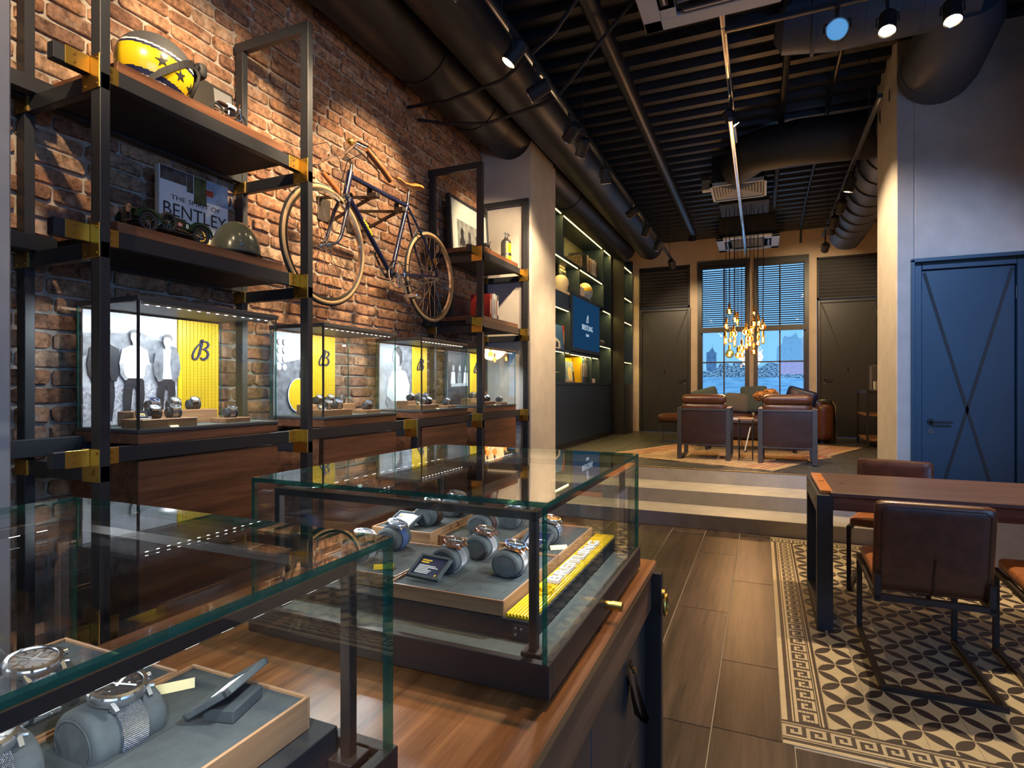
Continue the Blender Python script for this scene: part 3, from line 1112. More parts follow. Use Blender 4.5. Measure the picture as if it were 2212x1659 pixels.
K['print_water'] = print_mat('print_water', (0.16, 0.44, 0.80), (0.09, 0.31, 0.62), 3, 26, 0.5)
K['print_shore'] = print_mat('print_shore', (0.22, 0.45, 0.70), (0.012, 0.05, 0.13), 24, 40, 0.52)
K['print_tower'] = print_mat('print_tower', (0.10, 0.25, 0.50), (0.03, 0.09, 0.22), 90, 8, 0.5)
K['print_hall'] = print_mat('print_hall', (0.17, 0.42, 0.72), (0.015, 0.07, 0.20), 70, 80, 0.42)
K['print_brick'] = print_mat('print_brick', (0.34, 0.38, 0.68), (0.16, 0.20, 0.44), 40, 90, 0.45)
YB = YW + .165
bk = thing('backlit_harbour_print', 'backlit dusk print of a harbour skyline and water behind the window panes', 'print', (-.18, YB, 1.0))
MB().box(-1.2, .85, YB, YB + .012, 1.0, 3.85).build('sky', 'print_sky', bk, False)
MB().box(-1.2, .85, YB - .002, YB, 1.0, 1.575).build('water', 'print_water', bk, False)
MB().poly([(-1.2, YB - .004, 1.54), (.85, YB - .004, 1.50), (.85, YB - .004, 1.66), (.35, YB - .004, 1.67), (.3, YB - .004, 1.78), (.12, YB - .004, 1.80), (.0, YB - .004, 1.72), (-.3, YB - .004, 1.75), (-.32, YB - .004, 1.82), (-.5, YB - .004, 1.83), (-.52, YB - .004, 1.74),
           (-.6, YB - .004, 1.79), (-.75, YB - .004, 1.80), (-.8, YB - .004, 1.70), (-.85, YB - .004, 1.77), (-.95, YB - .004, 1.66), (-1.2, YB - .004, 1.64)], (0, .002, 0)).build('far_shore', 'print_shore', bk, False)
MB().poly([(-1.005, YB - .006, 1.66), (-.815, YB - .006, 1.66), (-.815, YB - .006, 2.02), (-.85, YB - .006, 2.03), (-.86, YB - .006, 2.07), (-.885, YB - .006, 2.10), (-.897, YB - .006, 2.19), (-.90, YB - .006, 2.10), (-.93, YB - .006, 2.08), (-.95, YB - .006, 2.04), (-1.005, YB - .006, 2.02)], (0, .002, 0)).build('tower', 'print_tower', bk, False)
MB().poly([(.26, YB - .006, 1.82), (.72, YB - .006, 1.82), (.72, YB - .006, 2.28), (.68, YB - .006, 2.24), (.635, YB - .006, 2.25), (.59, YB - .006, 2.36), (.545, YB - .006, 2.31), (.46, YB - .006, 2.27), (.41, YB - .006, 2.31), (.37, YB - .006, 2.26), (.355, YB - .006, 2.15), (.27, YB - .006, 2.10)], (0, .002, 0)).build('glass_hall', 'print_hall', bk, False)
MB().box(.30, .72, YB - .006, YB - .004, 1.575, 1.82).build('brick_warehouse', 'print_brick', bk, False)

# ---- back doors with louvre panels over them


def brace_door(n, x0, x1, y, z0, z1, m_, frame, fz=.05, handle_left=True, hinge=True):
    """door leaf in the plane y (facing -y) with an X brace let into it"""
    fr = MB()
    fr.box(x0 - fz, x0, y - .03, y + .10, z0, z1 + fz, 0, .004).box(x1, x1 + fz, y - .03, y + .10, z0, z1 + fz, 0, .004).box(x0, x1, y - .03, y + .10, z1, z1 + fz, 0, .004)
    d = struct(fr, 'door_%d' % n, frame)
    MB().box(x0 + .003, x1 - .003, y, y + .05, z0 + .006, z1 - .003, 0, .004).build('door_leaf', m_, d)
    w = .011
    for s_ in (0, 1):
        xa, xb = (x0 + .02, x1 - .02) if s_ else (x1 - .02, x0 + .02)
        dx, dz = xb - xa, (z1 - .02) - (z0 + .02)
        l = math.hypot(dx, dz)
        nx_, nz_ = dz / l * w, -dx / l * w
        MB().poly([(xa - nx_, y - .004, z0 + .02 - nz_), (xb - nx_, y - .004, z1 - .02 - nz_), (xb + nx_, y - .004, z1 - .02 + nz_), (xa + nx_, y - .004, z0 + .02 + nz_)], (0, .0055, 0)).build('brace', 'matt_black', d, False)
    hx = x0 + .065 if handle_left else x1 - .065
    sg = 1 if handle_left else -1
    hz = z0 + 1.05
    h = MB()
    h.cyl((hx, y, hz), (hx, y - .012, hz), .024, n=20).tube([(hx, y - .01, hz), (hx, y - .05, hz), (hx + sg * .012, y - .058, hz), (hx + sg * .135, y - .058, hz)], .0095, 10)
    h.build('handle', 'matt_black', d)
    MB().cyl((hx, y, hz - .078), (hx, y - .008, hz - .078), .023, n=20).cyl((hx, y - .008, hz - .078), (hx, y - .010, hz - .078), .010, n=10).build('keyhole', 'dgrey', d)
    if hinge:
        for zz in (z0 + .22, z1 - .22):
            xx = x1 + .004 if handle_left else x0 - .004
            MB().cyl((xx, y - .012, zz - .05), (xx, y - .012, zz + .05), .008, n=10).build('hinge', 'steel', d)
    return d


def louvre(n, x0, x1, z0, z1):
    t = struct(MB().box(x0, x1, YW + .06, YW + .17, z0, z1), 'trim_%d' % n, 'matt_black', False)
    fr = MB()
    fr.box(x0, x0 + .03, YW - .02, YW + .08, z0, z1).box(x1 - .03, x1, YW - .02, YW + .08, z0, z1).box(x0, x1, YW - .02, YW + .08, z0, z0 + .03).box(x0, x1, YW - .02, YW + .08, z1 - .03, z1)
    fr.build('frame', 'matt_black', t, False)
    zz = z0 + .06
    me = MB().at(rx=math.radians(-38)).box(-(x1 - x0) / 2 + .03, (x1 - x0) / 2 - .03, -.03, .03, -.004, .004).mesh('slat', 'dgrey', False)
    while zz < z1 - .05:
        piece('slat', me, t, ((x0 + x1) / 2, YW + .02, zz))
        zz += .066


brace_door(1, -2.235, -1.335, YW - .01, 0.43, 2.86, 'doordark', 'doordark', handle_left=False)
brace_door(2, 0.985, 1.86, YW - .01, 0.43, 2.86, 'doordark', 'doordark', handle_left=True)
louvre(2, -2.295, -1.305, 2.93, 3.755)
louvre(3, 0.93, 1.915, 2.93, 3.695)
brace_door(3, 1.212, 1.83, 5.70, 0.0, 2.30, 'doorblue', 'doorblue', fz=.062, handle_left=True)
tr = MB()
tr.box(1.125, 1.152, 5.605, 5.72, 0, 2.375, 0, .003).box(1.89, 2.0, 5.605, 5.72, 0, 2.375, 0, .003).box(1.125, 2.0, 5.605, 5.72, 2.355, 2.385, 0, .003)
struct(tr, 'trim_4', 'doorblue')
struct(MB().box(1.95, 2.06, 3.6, 5.62, 3.30, 4.0), 'trim_5', 'matt_black', False)

# ================================================================ CEILING SERVICES


def duct(name, pts, r, m_, label, seams=(), r_end=None, cap=True):
    t = thing(name, label, 'duct', (pts[0][0], pts[0][1], pts[0][2] - (r if isinstance(r, (int, float)) else r[0])))
    MB().tube(pts, r, 28, cap=cap).build('duct_body', m_, t)
    for p, d, rr in seams:
        d = Vector(d).normalized()
        p = Vector(p)
        MB().cyl(p - d * .012, p + d * .012, rr, n=28).build('seam_band', m_, t)
    return t


yy = [-2.8, 1.6, 2.7, 3.8, 4.7]
duct('ventilation_duct', [(-2.45, -2.8, 3.98), (-2.45, 5.05, 3.98), (-2.45, 5.06, 3.98), (-2.41, 5.12, 3.96), (-2.39, 10.6, 3.93), (-2.39, 10.75, 3.93), (-2.39, 10.8, 3.93)], [.27, .27, .275, .235, .235, .22, .1], 'duct',
     'large black round duct running along the top of the brick wall', [((-2.45, q, 3.98), (0, 1, 0), .277) for q in yy] + [((-2.40, q, 3.945), (0, 1, 0), .241) for q in (6.2, 7.3, 8.4, 9.5)])
duct('spiral_duct', [(-1.92, -2.8, 3.96), (-1.90, 10.7, 3.93), (-1.90, 10.85, 3.93), (-1.90, 10.9, 3.93)], [.235, .235, .21, .1], 'duct',
     'black spiral duct with close ring seams beside the left spotlight track', [((-1.915, 1.2 + .155 * q, 3.955), (0, 1, 0), .2375) for q in range(60)])
duct('thin_pipe', [(-1.11, -2.8, 4.06), (-1.11, 10.4, 4.02), (-1.11, 10.45, 3.9)], .066, 'duct', 'slim black pipe under the ceiling deck right of the spiral duct',
     [((-1.11, 2.4 + .42 * q, 4.05), (0, 1, 0), .0675) for q in range(19)])
duct('right_duct', [(1.30, 4.86, 4.02), (1.31, 5.0, 3.96), (1.30, 5.4, 3.90), (1.28, 10.7, 3.86), (1.26, 10.9, 3.8), (1.2, 11.0, 3.7)], [.2, .25, .27, .26, .24, .1], 'grey_duct',
     'wide black duct passing over the pale pillar on the right', [((1.3 - .004 * q, 5.5 + .42 * q, 3.895 - .003 * q), (0, 1, 0), .274) for q in range(12)])
duct('cross_duct', [(.10, 4.85, 4.10), (.16, 4.85, 4.09), (.5, 4.85, 4.06), (1.35, 4.85, 4.06)], [.10, .19, .21, .21], 'grey_duct', 'grey flexible duct crossing the ceiling behind the two brightest spotlights',
     [((.35 + .17 * q, 4.85, 4.06), (1, 0, 0), .213) for q in range(5)])
duct('flexible_duct', [(-.30, 7.75, 4.02), (-.26, 7.45, 4.0), (-.05, 6.9, 3.95), (.35, 6.72, 3.91), (.8, 6.75, 3.9), (1.15, 6.85, 3.9)], [.14, .2, .22, .23, .23, .22], 'matt_black',
     'black flexible duct sagging between the air diffuser and the right duct')

for pts, r, lab in [
    ([(-2.74, 4.08, 3.70), (-2.3, 3.98, 3.62), (-1.75, 3.84, 3.60), (-1.3, 3.72, 3.78), (-.9, 3.6, 4.12)], .014, 'black conduit bending under the ducts nearest the glass counter'),
    ([(-2.74, 4.23, 3.66), (-2.5, 4.30, 3.61), (-2.15, 4.40, 3.59), (-1.5, 4.30, 3.62), (-1.0, 4.1, 3.95), (-.7, 4.0, 4.15)], .014, 'black conduit bending under the ducts just behind the other one'),
    ([(.62, 4.9, 4.18), (.62, 9.9, 4.18), (.60, 10.6, 4.0), (.60, 10.7, 3.75)], .018, 'thin conduit running down the ceiling left of the right spotlight track'),
        ([(.1, 4.3, 4.175), (.17, 4.6, 4.172), (.2, 5.3, 4.17), (.18, 9.9, 4.17)], .03, 'flat black cable duct on the deck right of the centre rail')]:
    single(MB().tube(pts, r, 8), 'conduit', 'duct', lab, 'conduit', pts[0])


def cassette(x, y, z, s, label):
    t = thing('ceiling_cassette', label, 'air conditioner', (x, y, z))
    b = MB()
    h, g = s / 2, s * .27
    for a in range(4):
        b.at((x, y, z), rz=a * PI / 2)
        b.box(-h, h, -h, -g - .10, 0, .035, 0, .008)
        b.box(-g - .10, -g, -g - .1, g + .1, 0, .035) if a % 2 == 0 else b.box(-g, g, -g - .10, -g, 0, .035)
    b.build('face_plate', 'vent', t)
    for a in range(4):
        MB().at((x, y, z), rz=a * PI / 2).box(-g * .85, g * .85, -g - .085, -g - .035, -.004, .01).build('outlet_slot', 'matt_black', t)
        MB().at((x, y, z), rz=a * PI / 2).box(-g * .8, g * .8, -g - .066, -g - .052, -.006, .004).build('flap', 'lgrey', t)
    gm = MB()
    for i in range(17):
        q = -g + .03 + i * (2 * g - .06) / 16
        gm.box(x - g + .02, x + g - .02, y + q - .004, y + q + .004, z + .004, z + .016)
    gm.build('grille', 'grey', t)
    MB().box(x - g, x + g, y - g, y + g, z + .016, z + .03).build('filter', 'matt_black', t)
    MB().box(x - h * .9, x + h * .9, y - h * .9, y + h * .9, z + .035, 4.21).build('housing', 'matt_black', t)
    return t


cassette(-.26, 3.66, 3.87, 1.0, 'white air conditioning cassette cut off by the top of the photo')
cassette(-.22, 10.82, 3.84, 1.0, 'white air conditioning cassette over the two back windows')

t = thing('air_diffuser', 'square slatted air diffuser under a black box above the hanging bulbs', 'vent', (-.27, 7.95, 3.86))
MB().box(-.58, .04, 7.64, 8.26, 3.90, 4.21).build('plenum_box', 'matt_black', t)
b = MB()
for a in range(4):
    b.at((-.27, 7.95, 3.86), rz=a * PI / 2)
    b.box(-.33, .33, -.33, -.30, 0, .045)
b.build('frame', 'vent', t)
for a in range(4):
    for i in range(8):
        r_ = .29 - i * .035
        MB().at((-.27, 7.95, 3.875), rz=a * PI / 2).poly([(-r_, -r_, 0), (r_, -r_, 0), (r_ - .02, -r_ + .02, .022), (-r_ + .02, -r_ + .02, .022)], (0, .002, .002)).build('vane', 'vent', t, False)
single(MB().box(-.76, -.64, 8.30, 8.42, 4.05, 4.20, 0, .01), 'detector_box', 'vent', 'small pale box on the ceiling deck left of the air diffuser', 'box', (-.70, 8.36, 4.05))


def track(pts, label, m_='black'):
    t = thing('lighting_track', label, 'lighting track', pts[0])
    (x0, y0, z0), (x1, y1, z1) = pts
    if x0 == x1:
        MB().box(x0 - .018, x0 + .018, y0, y1, z0, z0 + .035, 0, .002).build('rail', m_, t)
        MB().box(x0 - .006, x0 + .006, y0 + .01, y1 - .01, z0 - .002, z0).build('slot', 'chrome', t)
        q = y0 + .5
        while q < y1:
            MB().cyl((x0, q, z0 + .035), (x0, q, 4.21), .004, n=6).build('hanger', 'black', t)
            q += 1.7
    else:
        MB().box(x0, x1, y0 - .018, y0 + .018, z0, z0 + .035, 0, .002).build('rail', m_, t)
        MB().box(x0 + .01, x1 - .01, y0 - .006, y0 + .006, z0 - .002, z0).build('slot', 'chrome', t)
        MB().cyl(((x0 + x1) / 2, y0, z0 + .035), ((x0 + x1) / 2, y0, 4.21), .004, n=6).build('hanger', 'black', t)
    return t


track([(-1.42, -.8, 3.52), (-1.42, 10.6, 3.52)], 'black spotlight track hanging beside the left spiral duct')
track([(-.25, 1.0, 3.90), (-.25, 4.35, 3.90)], 'centre ceiling rail section nearest the camera', 'alu')
track([(-.25, 4.36, 3.90), (-.25, 6.45, 3.90)], 'centre ceiling rail section ahead of the junction', 'alu')
track([(-.25, 5.35, 3.66), (-.25, 10.9, 3.66)], 'lower centre rail running back to the windows', 'alu')
track([(-.24, 4.34, 3.86), (2.0, 4.34, 3.86)], 'black cross track at the top right carrying bright spotlights')
track([(.86, 5.3, 3.62), (.86, 9.9, 3.62)], 'black spotlight track beside the right duct')


def spotlight(p, zt, aim, energy, label, r=.05, col=WARM, cone=60, lens=None, blend=.6, soft=.035):
    """track spotlight: adapter and stem on the rail at height zt, head at p turned towards aim; energy 0 = switched off"""
    p = Vector(p)
    d = (Vector(aim) - p).normalized()
    t = thing('track_spotlight', label, 'spotlight', (p.x, p.y, zt), 0, 'track spotlights')
    MB().box(p.x - .014, p.x + .014, p.y - .05, p.y + .05, zt - .026, zt, 0, .003).build('adapter', 'matt_black', t)
    b = MB()
    b.cyl((p.x, p.y, zt - .02), (p.x, p.y, p.z + .01), .011, n=8)
    s_ = d.cross(Vector((0, 0, 1)))
    s_ = s_.normalized() if s_.length > .05 else Vector((1, 0, 0))
    b.tube([p - s_ * (r + .010), p - s_ * (r + .010) + Vector((0, 0, .055)), p + s_ * (r + .010) + Vector((0, 0, .055)), p + s_ * (r + .010)], .006, 6)
    b.build('bracket', 'matt_black', t)
    h = MB()
    h.cyl(p - d * .075, p + d * .06, r, n=24, cap=False)
    h.cyl(p - d * .09, p - d * .075, r * .8, r, 24)
    h.cyl(p + d * .045, p + d * .0455, r * .99, n=24)
    hd = h.build('head', 'matt_black', t)
    b = MB()
    for i in range(24):
        pass
    MB().tube([p + d * .06 + (s_ * math.cos(a) + d.cross(s_) * math.sin(a)) * (r - .002) for a in [2 * PI * i / 24 for i in range(24)]], .003, 6, closed=True).build('rim', 'chrome', hd)
    MB().cyl(p + d * .047, p + d * .052, r * .9, n=24).build('lens', lens or ('lamp' if energy else 'lens_blue_glow'), hd)
    if energy:
        light('SPOT', 'spot_beam', p + d * .075, energy, col, aim, soft, None, cone, blend)
    return t


TL = 3.52
spotlight((-1.42, -.35, 3.38), TL, (-2.5, .9, 2.5), 60, 'spotlight on the left track nearest the counter front, above the frame', cone=70)
spotlight((-1.42, .75, 3.38), TL, (-2.68, 1.45, 2.75), 110, 'spotlight on the left track above the frame, turned to the yellow helmet', cone=62)
spotlight((-1.42, 1.75, 3.38), TL, (-2.7, 2.15, 2.75), 110, 'spotlight on the left track above the frame, turned to the bricks over the case', cone=62)
spotlight((-1.42, 2.55, 3.38), TL, (-2.7, 2.75, 2.30), 130, 'spotlight on the left track above the frame, turned to the bicycle', cone=62)
spotlight((-1.41, 3.26, 3.40), TL, (-2.45, 2.95, 1.9), 120, 'star-bright round spotlight on the left track nearest in view', cone=62)
spotlight((-1.41, 3.66, 3.36), TL, (-2.72, 3.55, 2.75), 130, 'lit spotlight tilted sideways at the brick wall, second in view on the left track', cone=62)
spotlight((-1.41, 4.42, 3.38), TL, (-2.5, 5.2, 2.7), 130, 'dark-headed spotlight with a chrome edge above the second rack', cone=58)
spotlight((-1.41, 4.74, 3.38), TL, (-2.2, 5.7, 2.2), 150, 'dark-headed spotlight with a chrome edge just beyond its twin above the second rack', cone=58)
spotlight((-1.40, 5.50, 3.39), TL, (-1.5, 6.3, 1.0), 220, 'lit spotlight hanging straight down over the steps on the left track', cone=80)
spotlight((-1.40, 6.75, 3.39), TL, (-2.6, 7.2, 2.9), 45, 'small lit spotlight turned to the bookcase beyond the steps', cone=70)
spotlight((-1.40, 7.65, 3.39), TL, (-2.3, 8.4, 1.6), 0, 'dark spotlight on the left track over the middle of the bookcase')
spotlight((-1.40, 8.55, 3.40), TL, (-2.3, 9.2, 1.6), 0, 'dark spotlight on the left track over the far half of the bookcase')
spotlight((-1.40, 10.0, 3.42), TL, (-1.2, 11.6, 2.2), 120, 'spotlight at the far end of the left track by the back wall', cone=80)
spotlight((.46, 4.34, 3.70), 3.86, (.15, .8, 2.4), 0, 'large unlit spotlight with a glowing blue lens on the cross track', r=.068)
spotlight((.74, 4.32, 3.66), 3.86, (.35, 2.9, 0), 190, 'bright spotlight in the middle of the cross track over the dining table', cone=72)
spotlight((1.08, 4.32, 3.64), 3.86, (.95, 3.1, .2), 170, 'bright spotlight at the right end of the cross track', cone=72)
spotlight((-.25, 5.50, 3.74), 3.90, (1.0, 6.15, 1.5), 300, 'bright spotlight on the centre rail in front of the black flexible duct', cone=84)
spotlight((.86, 7.03, 3.48), 3.62, (.1, 7.6, .43), 120, 'star-bright spotlight on the right track beside the pale pillar', cone=84)
spotlight((.86, 7.75, 3.46), 3.62, (.3, 9.8, 1.6), 0, 'dark spotlight on the right track just behind the star-bright one')
spotlight((.86, 8.45, 3.46), 3.62, (.6, 9.8, 1.6), 0, 'dark spotlight on the right track halfway to the back wall')
spotlight((.86, 8.85, 3.46), 3.62, (1.4, 9.8, 1.6), 35, 'dark-headed spotlight on the right track turned to the side shelf', cone=70)
spotlight((.86, 9.55, 3.38), 3.62, (.8, 11.7, 2.4), 150, 'small lit spotlight at the far end of the right track by the back wall', cone=84)
# the counter and the near floor are lit from the same tracks outside the frame
spotlight((-.25, 1.35, 3.76), 3.90, (-.62, 1.0, .95), 110, 'spotlight on the centre rail above the far glass case', col=WARM, cone=48)
spotlight((-.25, 2.4, 3.76), 3.90, (.1, 2.6, 0), 55, 'spotlight on the centre rail above the plank floor', cone=75)

# added cool lamp on an unseen short track, to wash the door wall blue
track([(1.15, .4, 3.90), (1.15, 1.9, 3.90)], 'added short spotlight track out of view above the near floor')
spotlight((1.15, 1.2, 3.74), 3.90, (1.10, 5.63, 1.75), 560, 'added cool spotlight out of view, turned to the blue door', col=(.30, .52, 1.0), cone=36, blend=.9)

# ---- cluster of filament bulbs
BULBS = [(-0.429, 8.884, 2.433, 'g'), (-0.351, 8.825, 2.308, 's'), (-0.321, 8.954, 2.29, 't'), (-0.467, 8.848, 2.218, 's'), (-0.366, 8.809, 2.1, 'g'), (-0.485, 8.957, 2.018, 't'), (-0.431, 9.184, 2.042, 's'), (-0.368, 9.132, 1.993, 't'), (-0.102, 9.117, 2.409, 't'), (-0.103, 8.878, 2.239, 't'), (-0.038, 9.016, 2.259, 's'), (0.016, 8.902, 2.194, 'g'), (-0.204, 8.856, 2.124, 'g'), (-0.13, 8.827, 2.143, 's'), (-0.154, 8.874, 2.031, 'g'), (-0.043, 9.188, 2.09, 't'), (0.02, 9.145, 2.029, 't'), (-0.047, 9.135, 1.979, 's'), (-0.437, 9.132, 1.831, 'G'), (-0.262, 8.865, 1.897, 'g'), (-0.315, 8.916, 1.795, 'g'), (-0.26, 9.056, 1.81, 's'), (-0.201, 9.102, 1.945, 't'), (-0.154, 9.156, 1.973, 's'), (-0.103, 9.167, 1.855, 'g')]
ch = thing('pendant_cluster', 'cluster of amber filament bulbs hanging on long cables before the back windows', 'pendant lamp', (-.23, 9.0, 1.72))
MB().box(-.56, .10, 8.68, 9.32, 3.93, 4.0, 0, .006).build('canopy', 'matt_black', ch)
MB().box(-.40, -.06, 8.84, 9.16, 4.0, 4.21).build('mount', 'matt_black', ch)
for x, y, z, k in BULBS:
    w, h = {'g': (.046, .058), 's': (.034, .055), 't': (.026, .066), 'G': (.064, .07)}[k]
    prof = [(.013, .062 + h - .05), (.015, h)] if 0 else None
    b = MB()
    if k in 'gG':
        pr = [(.012, h + .02), (.016, h)] + [(w * math.cos(a), w * math.sin(a)) for a in [PI / 2.8 - i * (PI / 2.8 + PI / 2) / 9 for i in range(10)]]
    elif k == 't':
        pr = [(.012, h + .012), (.02, h - .01), (w, h * .5), (w, -h * .6), (w * .8, -h * .85), (.004, -h)]
    else:
        pr = [(.012, h + .012), (.016, h * .7), (w * .8, h * .25), (w, -h * .2), (w * .85, -h * .6), (.004, -h * .85)]
    bu = b.at((x, y, z)).lathe(pr[::-1], 14).build('bulb', 'amber', ch)
    f = MB().at((x, y, z))
    for i in range(6):
        a = i * PI / 3
        f.cyl((.008 * math.cos(a), .008 * math.sin(a), -h * .5), (.010 * math.cos(a), .010 * math.sin(a), h * .45), .0032, n=5)
    f.build('filament', 'filament', bu)
    MB().at((x, y, z)).cyl((0, 0, h), (0, 0, h + .055), .018, n=12).cyl((0, 0, h + .055), (0, 0, h + .08), .012, .005, 10).build('socket', 'brass_dark', ch)
    MB().tube([(x, y, z + h + .07), (x + random.uniform(-.012, .012), y, z + 1.0), (x, y, 3.94)], .0032, 5).build('cable', 'black', ch)
light('POINT', 'bulb_glow', (-.23, 9.0, 2.05), 55, (1.0, .60, .24), None, .25)

# ================================================================ RACKS ALONG THE BRICK WALL
XF, XR = -2.2, -2.257          # front of the posts, front of the rails
LV = [(2.484, 2.545), (1.868, 1.930), (1.046, 1.105)]


def screw(b, p, d, mi=1):
    p, d = Vector(p), Vector(d)
    b.cyl(p, p + d * .0025, .0055, n=10, mi=mi).cyl(p + d * .0025, p + d * .0030, .0025, n=6, mi=0)


def bracket_near(rack, y, z0, z1, stub=True, front=True, logo=False):
    """brass corner bracket where rail, cross bar and post meet (y = near side of the post)"""
    b = MB()
    if front:
        b.box(-2.302, XF + .001, y - .004, y, z0 - .06, z1 + .004, 0, .0015)
        for x, z in ((-2.285, z0 - .045), (-2.215, z0 - .045), (-2.215, z1 - .012)):
            screw(b, (x, y - .004, z), (0, -1, 0))
        if stub:
            b.box(XR, XR + .004, y - .085, y - .004, z0 - .002, z1 + .002, 0, .0015)
            for z in (z0 + .016, z1 - .016):
                screw(b, (XR + .004, y - .055, z), (1, 0, 0))
        b.box(XR, XR + .004, y + .036, y + .100, z0 - .002, z1 + .002, 0, .0015)
        for z in (z0 + .016, z1 - .016):
            screw(b, (XR + .004, y + .072, z), (1, 0, 0))
    else:
        b.box(-2.74, -2.655, y - .004, y, z0 - .06, z0 + .002, 0, .0015)
        b.box(-2.655, -2.651, y - .004, y + .036, z0 - .06, z0 + .002, 0, .0015)
        for x in (-2.728, -2.668):
            screw(b, (x, y - .004, z0 - .045), (0, -1, 0))
    if logo:
        blogo(b, (-2.232, y - .0045, z0 - .022), (1, 0, 0), (0, 0, 1), .026, .0006, 1)
    b.build('bracket', ['brass', 'brass_dark'], rack)


def bracket_far(rack, y, z0, z1):
    b = MB()
    b.box(-2.300, XF + .001, y - .004, y, z0 - .06, z1 + .004, 0, .0015)
    for x, z in ((-2.285, z0 - .045), (-2.213, z0 - .045), (-2.213, z1 - .012), (-2.213, z0 - .01)):
        screw(b, (x, y - .004, z), (0, -1, 0))
    b.box(XR, XR + .004, y - .078, y - .004, z0 - .002, z1 + .002, 0, .0015)
    for z in (z0 + .016, z1 - .016):
        screw(b, (XR + .004, y - .045, z), (1, 0, 0))
    b.build('bracket', ['brass', 'brass_dark'], rack)


def rack(label, ya, yb, rail3):
    t = thing('display_rack', label, 'rack', (-2.45, (ya + yb) / 2, 0))
    for y in (ya, yb):
        MB().box(XF - .055, XF, y, y + .036, 0, 3.225, 0, .002).build('post', 'black', t)
        MB().box(-2.731, -2.676, y, y + .036, 0, 3.225, 0, .002).build('post', 'black', t)
        MB().box(-2.745, XF, y, y + .036, 3.225, 3.280, 0, .002).build('top_bar', 'black', t)
        for z0, z1 in LV:
            MB().box(-2.731, XF, y + .001, y + .035, z0 - .060, z0, 0, .002).build('cross_bar', 'black', t)
    for i, (z0, z1) in enumerate(LV):
        r0, r1 = (ya - .12, yb + .001) if i < 2 else rail3
        MB().box(XR - .038, XR, r0, r1, z0, z1, 0, .002).build('front_rail', 'black', t)
        if i < 2:
            MB().box(-2.72, -2.682, ya - .12, yb + .04, z0, z1, 0, .002).build('back_rail', 'black', t)
            MB().box(-2.675, XR - .006, ya + .10, yb - .110, z1, z1 + .041, 0, .002).build('shelf_board', 'walnut', t)
            MB().box(-2.67, XR - .04, ya + .11, yb - .085, z0 + .01, z1 - .002).build('under_panel', 'matt_black', t)
        bracket_near(t, ya, z0, z1, True, True, logo=(i == 2))
        bracket_near(t, ya, z0, z1, True, False)
        bracket_far(t, yb, z0, z1)
        bracket_near(t, yb, z0, z1, True, False)
    return t


rk1 = rack('black steel rack carrying the yellow helmet and the book, nearest the camera', 1.304, 2.342, (1.184, 2.385))
rk2 = rack('black steel rack carrying the framed photo beside the plaster pier', 4.40, 5.447, (2.39, 5.50))
MB().box(XF - .055, XF, 3.39, 3.426, 0, 1.108, 0, .002).build('short_post', 'black', rk2)
MB().box(-2.70, XF - .055, 3.391, 3.425, .986, 1.046, 0, .002).build('cross_bar', 'black', rk2)
bracket_near(rk2, 3.39, *LV[2])
# rails of the next bay running on towards the near pier
b = MB()
for z0, z1 in LV[:2]:
    b.box(-2.655, -2.60, .986, 1.38, z0, z1, 0, .002)
    b.build('joining_rail', 'black', rk1)
    b = MB()
MB().box(-2.655, -2.61, .986, 1.9, 1.06, 1.13, 0, .002).build('joining_rail', 'black', rk1)

# ---- walnut cabinets and glass display cases
CY = [(1.485, 2.195), (2.53, 3.23), (3.55, 4.245), (4.575, 5.28)]
ORD = ['first from the camera', 'second from the camera', 'third from the camera', 'farthest from the camera']
K['slot_yellow'] = mat('ribbed_yellow', (0.80, 0.50, 0.010), 0.4)
N, L = nodes(K['slot_yellow'])
tcn = N.new('ShaderNodeTexCoord')
wv = N.new('ShaderNodeTexWave')
wv.wave_type = 'BANDS'
wv.bands_direction = 'Z'
wv.inputs['Scale'].default_value = 55
L.new(tcn.outputs['Object'], wv.inputs['Vector'])
crn = N.new('ShaderNodeValToRGB')
crn.color_ramp.elements[0].position = .10
crn.color_ramp.elements[0].color = (.16, .09, .005, 1)
crn.color_ramp.elements[1].position = .35
crn.color_ramp.elements[1].color = (.80, .50, .010, 1)
L.new(wv.outputs['Fac'], crn.inputs[0])
L.new(crn.outputs[0], N['Principled BSDF'].inputs['Base Color'])


def pane(name, x0, x1, y0, y1, z0, z1, parent, edge='glass_edge', bev=0):
    """glass slab: clear faces, green edges on the narrow sides"""
    b = MB().box(x0, x1, y0, y1, z0, z1)
    d = [x1 - x0, y1 - y0, z1 - z0]
    ax = d.index(min(d))
    order = [2, 2, 1, 0, 1, 0]
    b.m = [0 if order[i] == ax else 1 for i in range(6)]
    return b.build(name, ['glass', edge], parent, False)


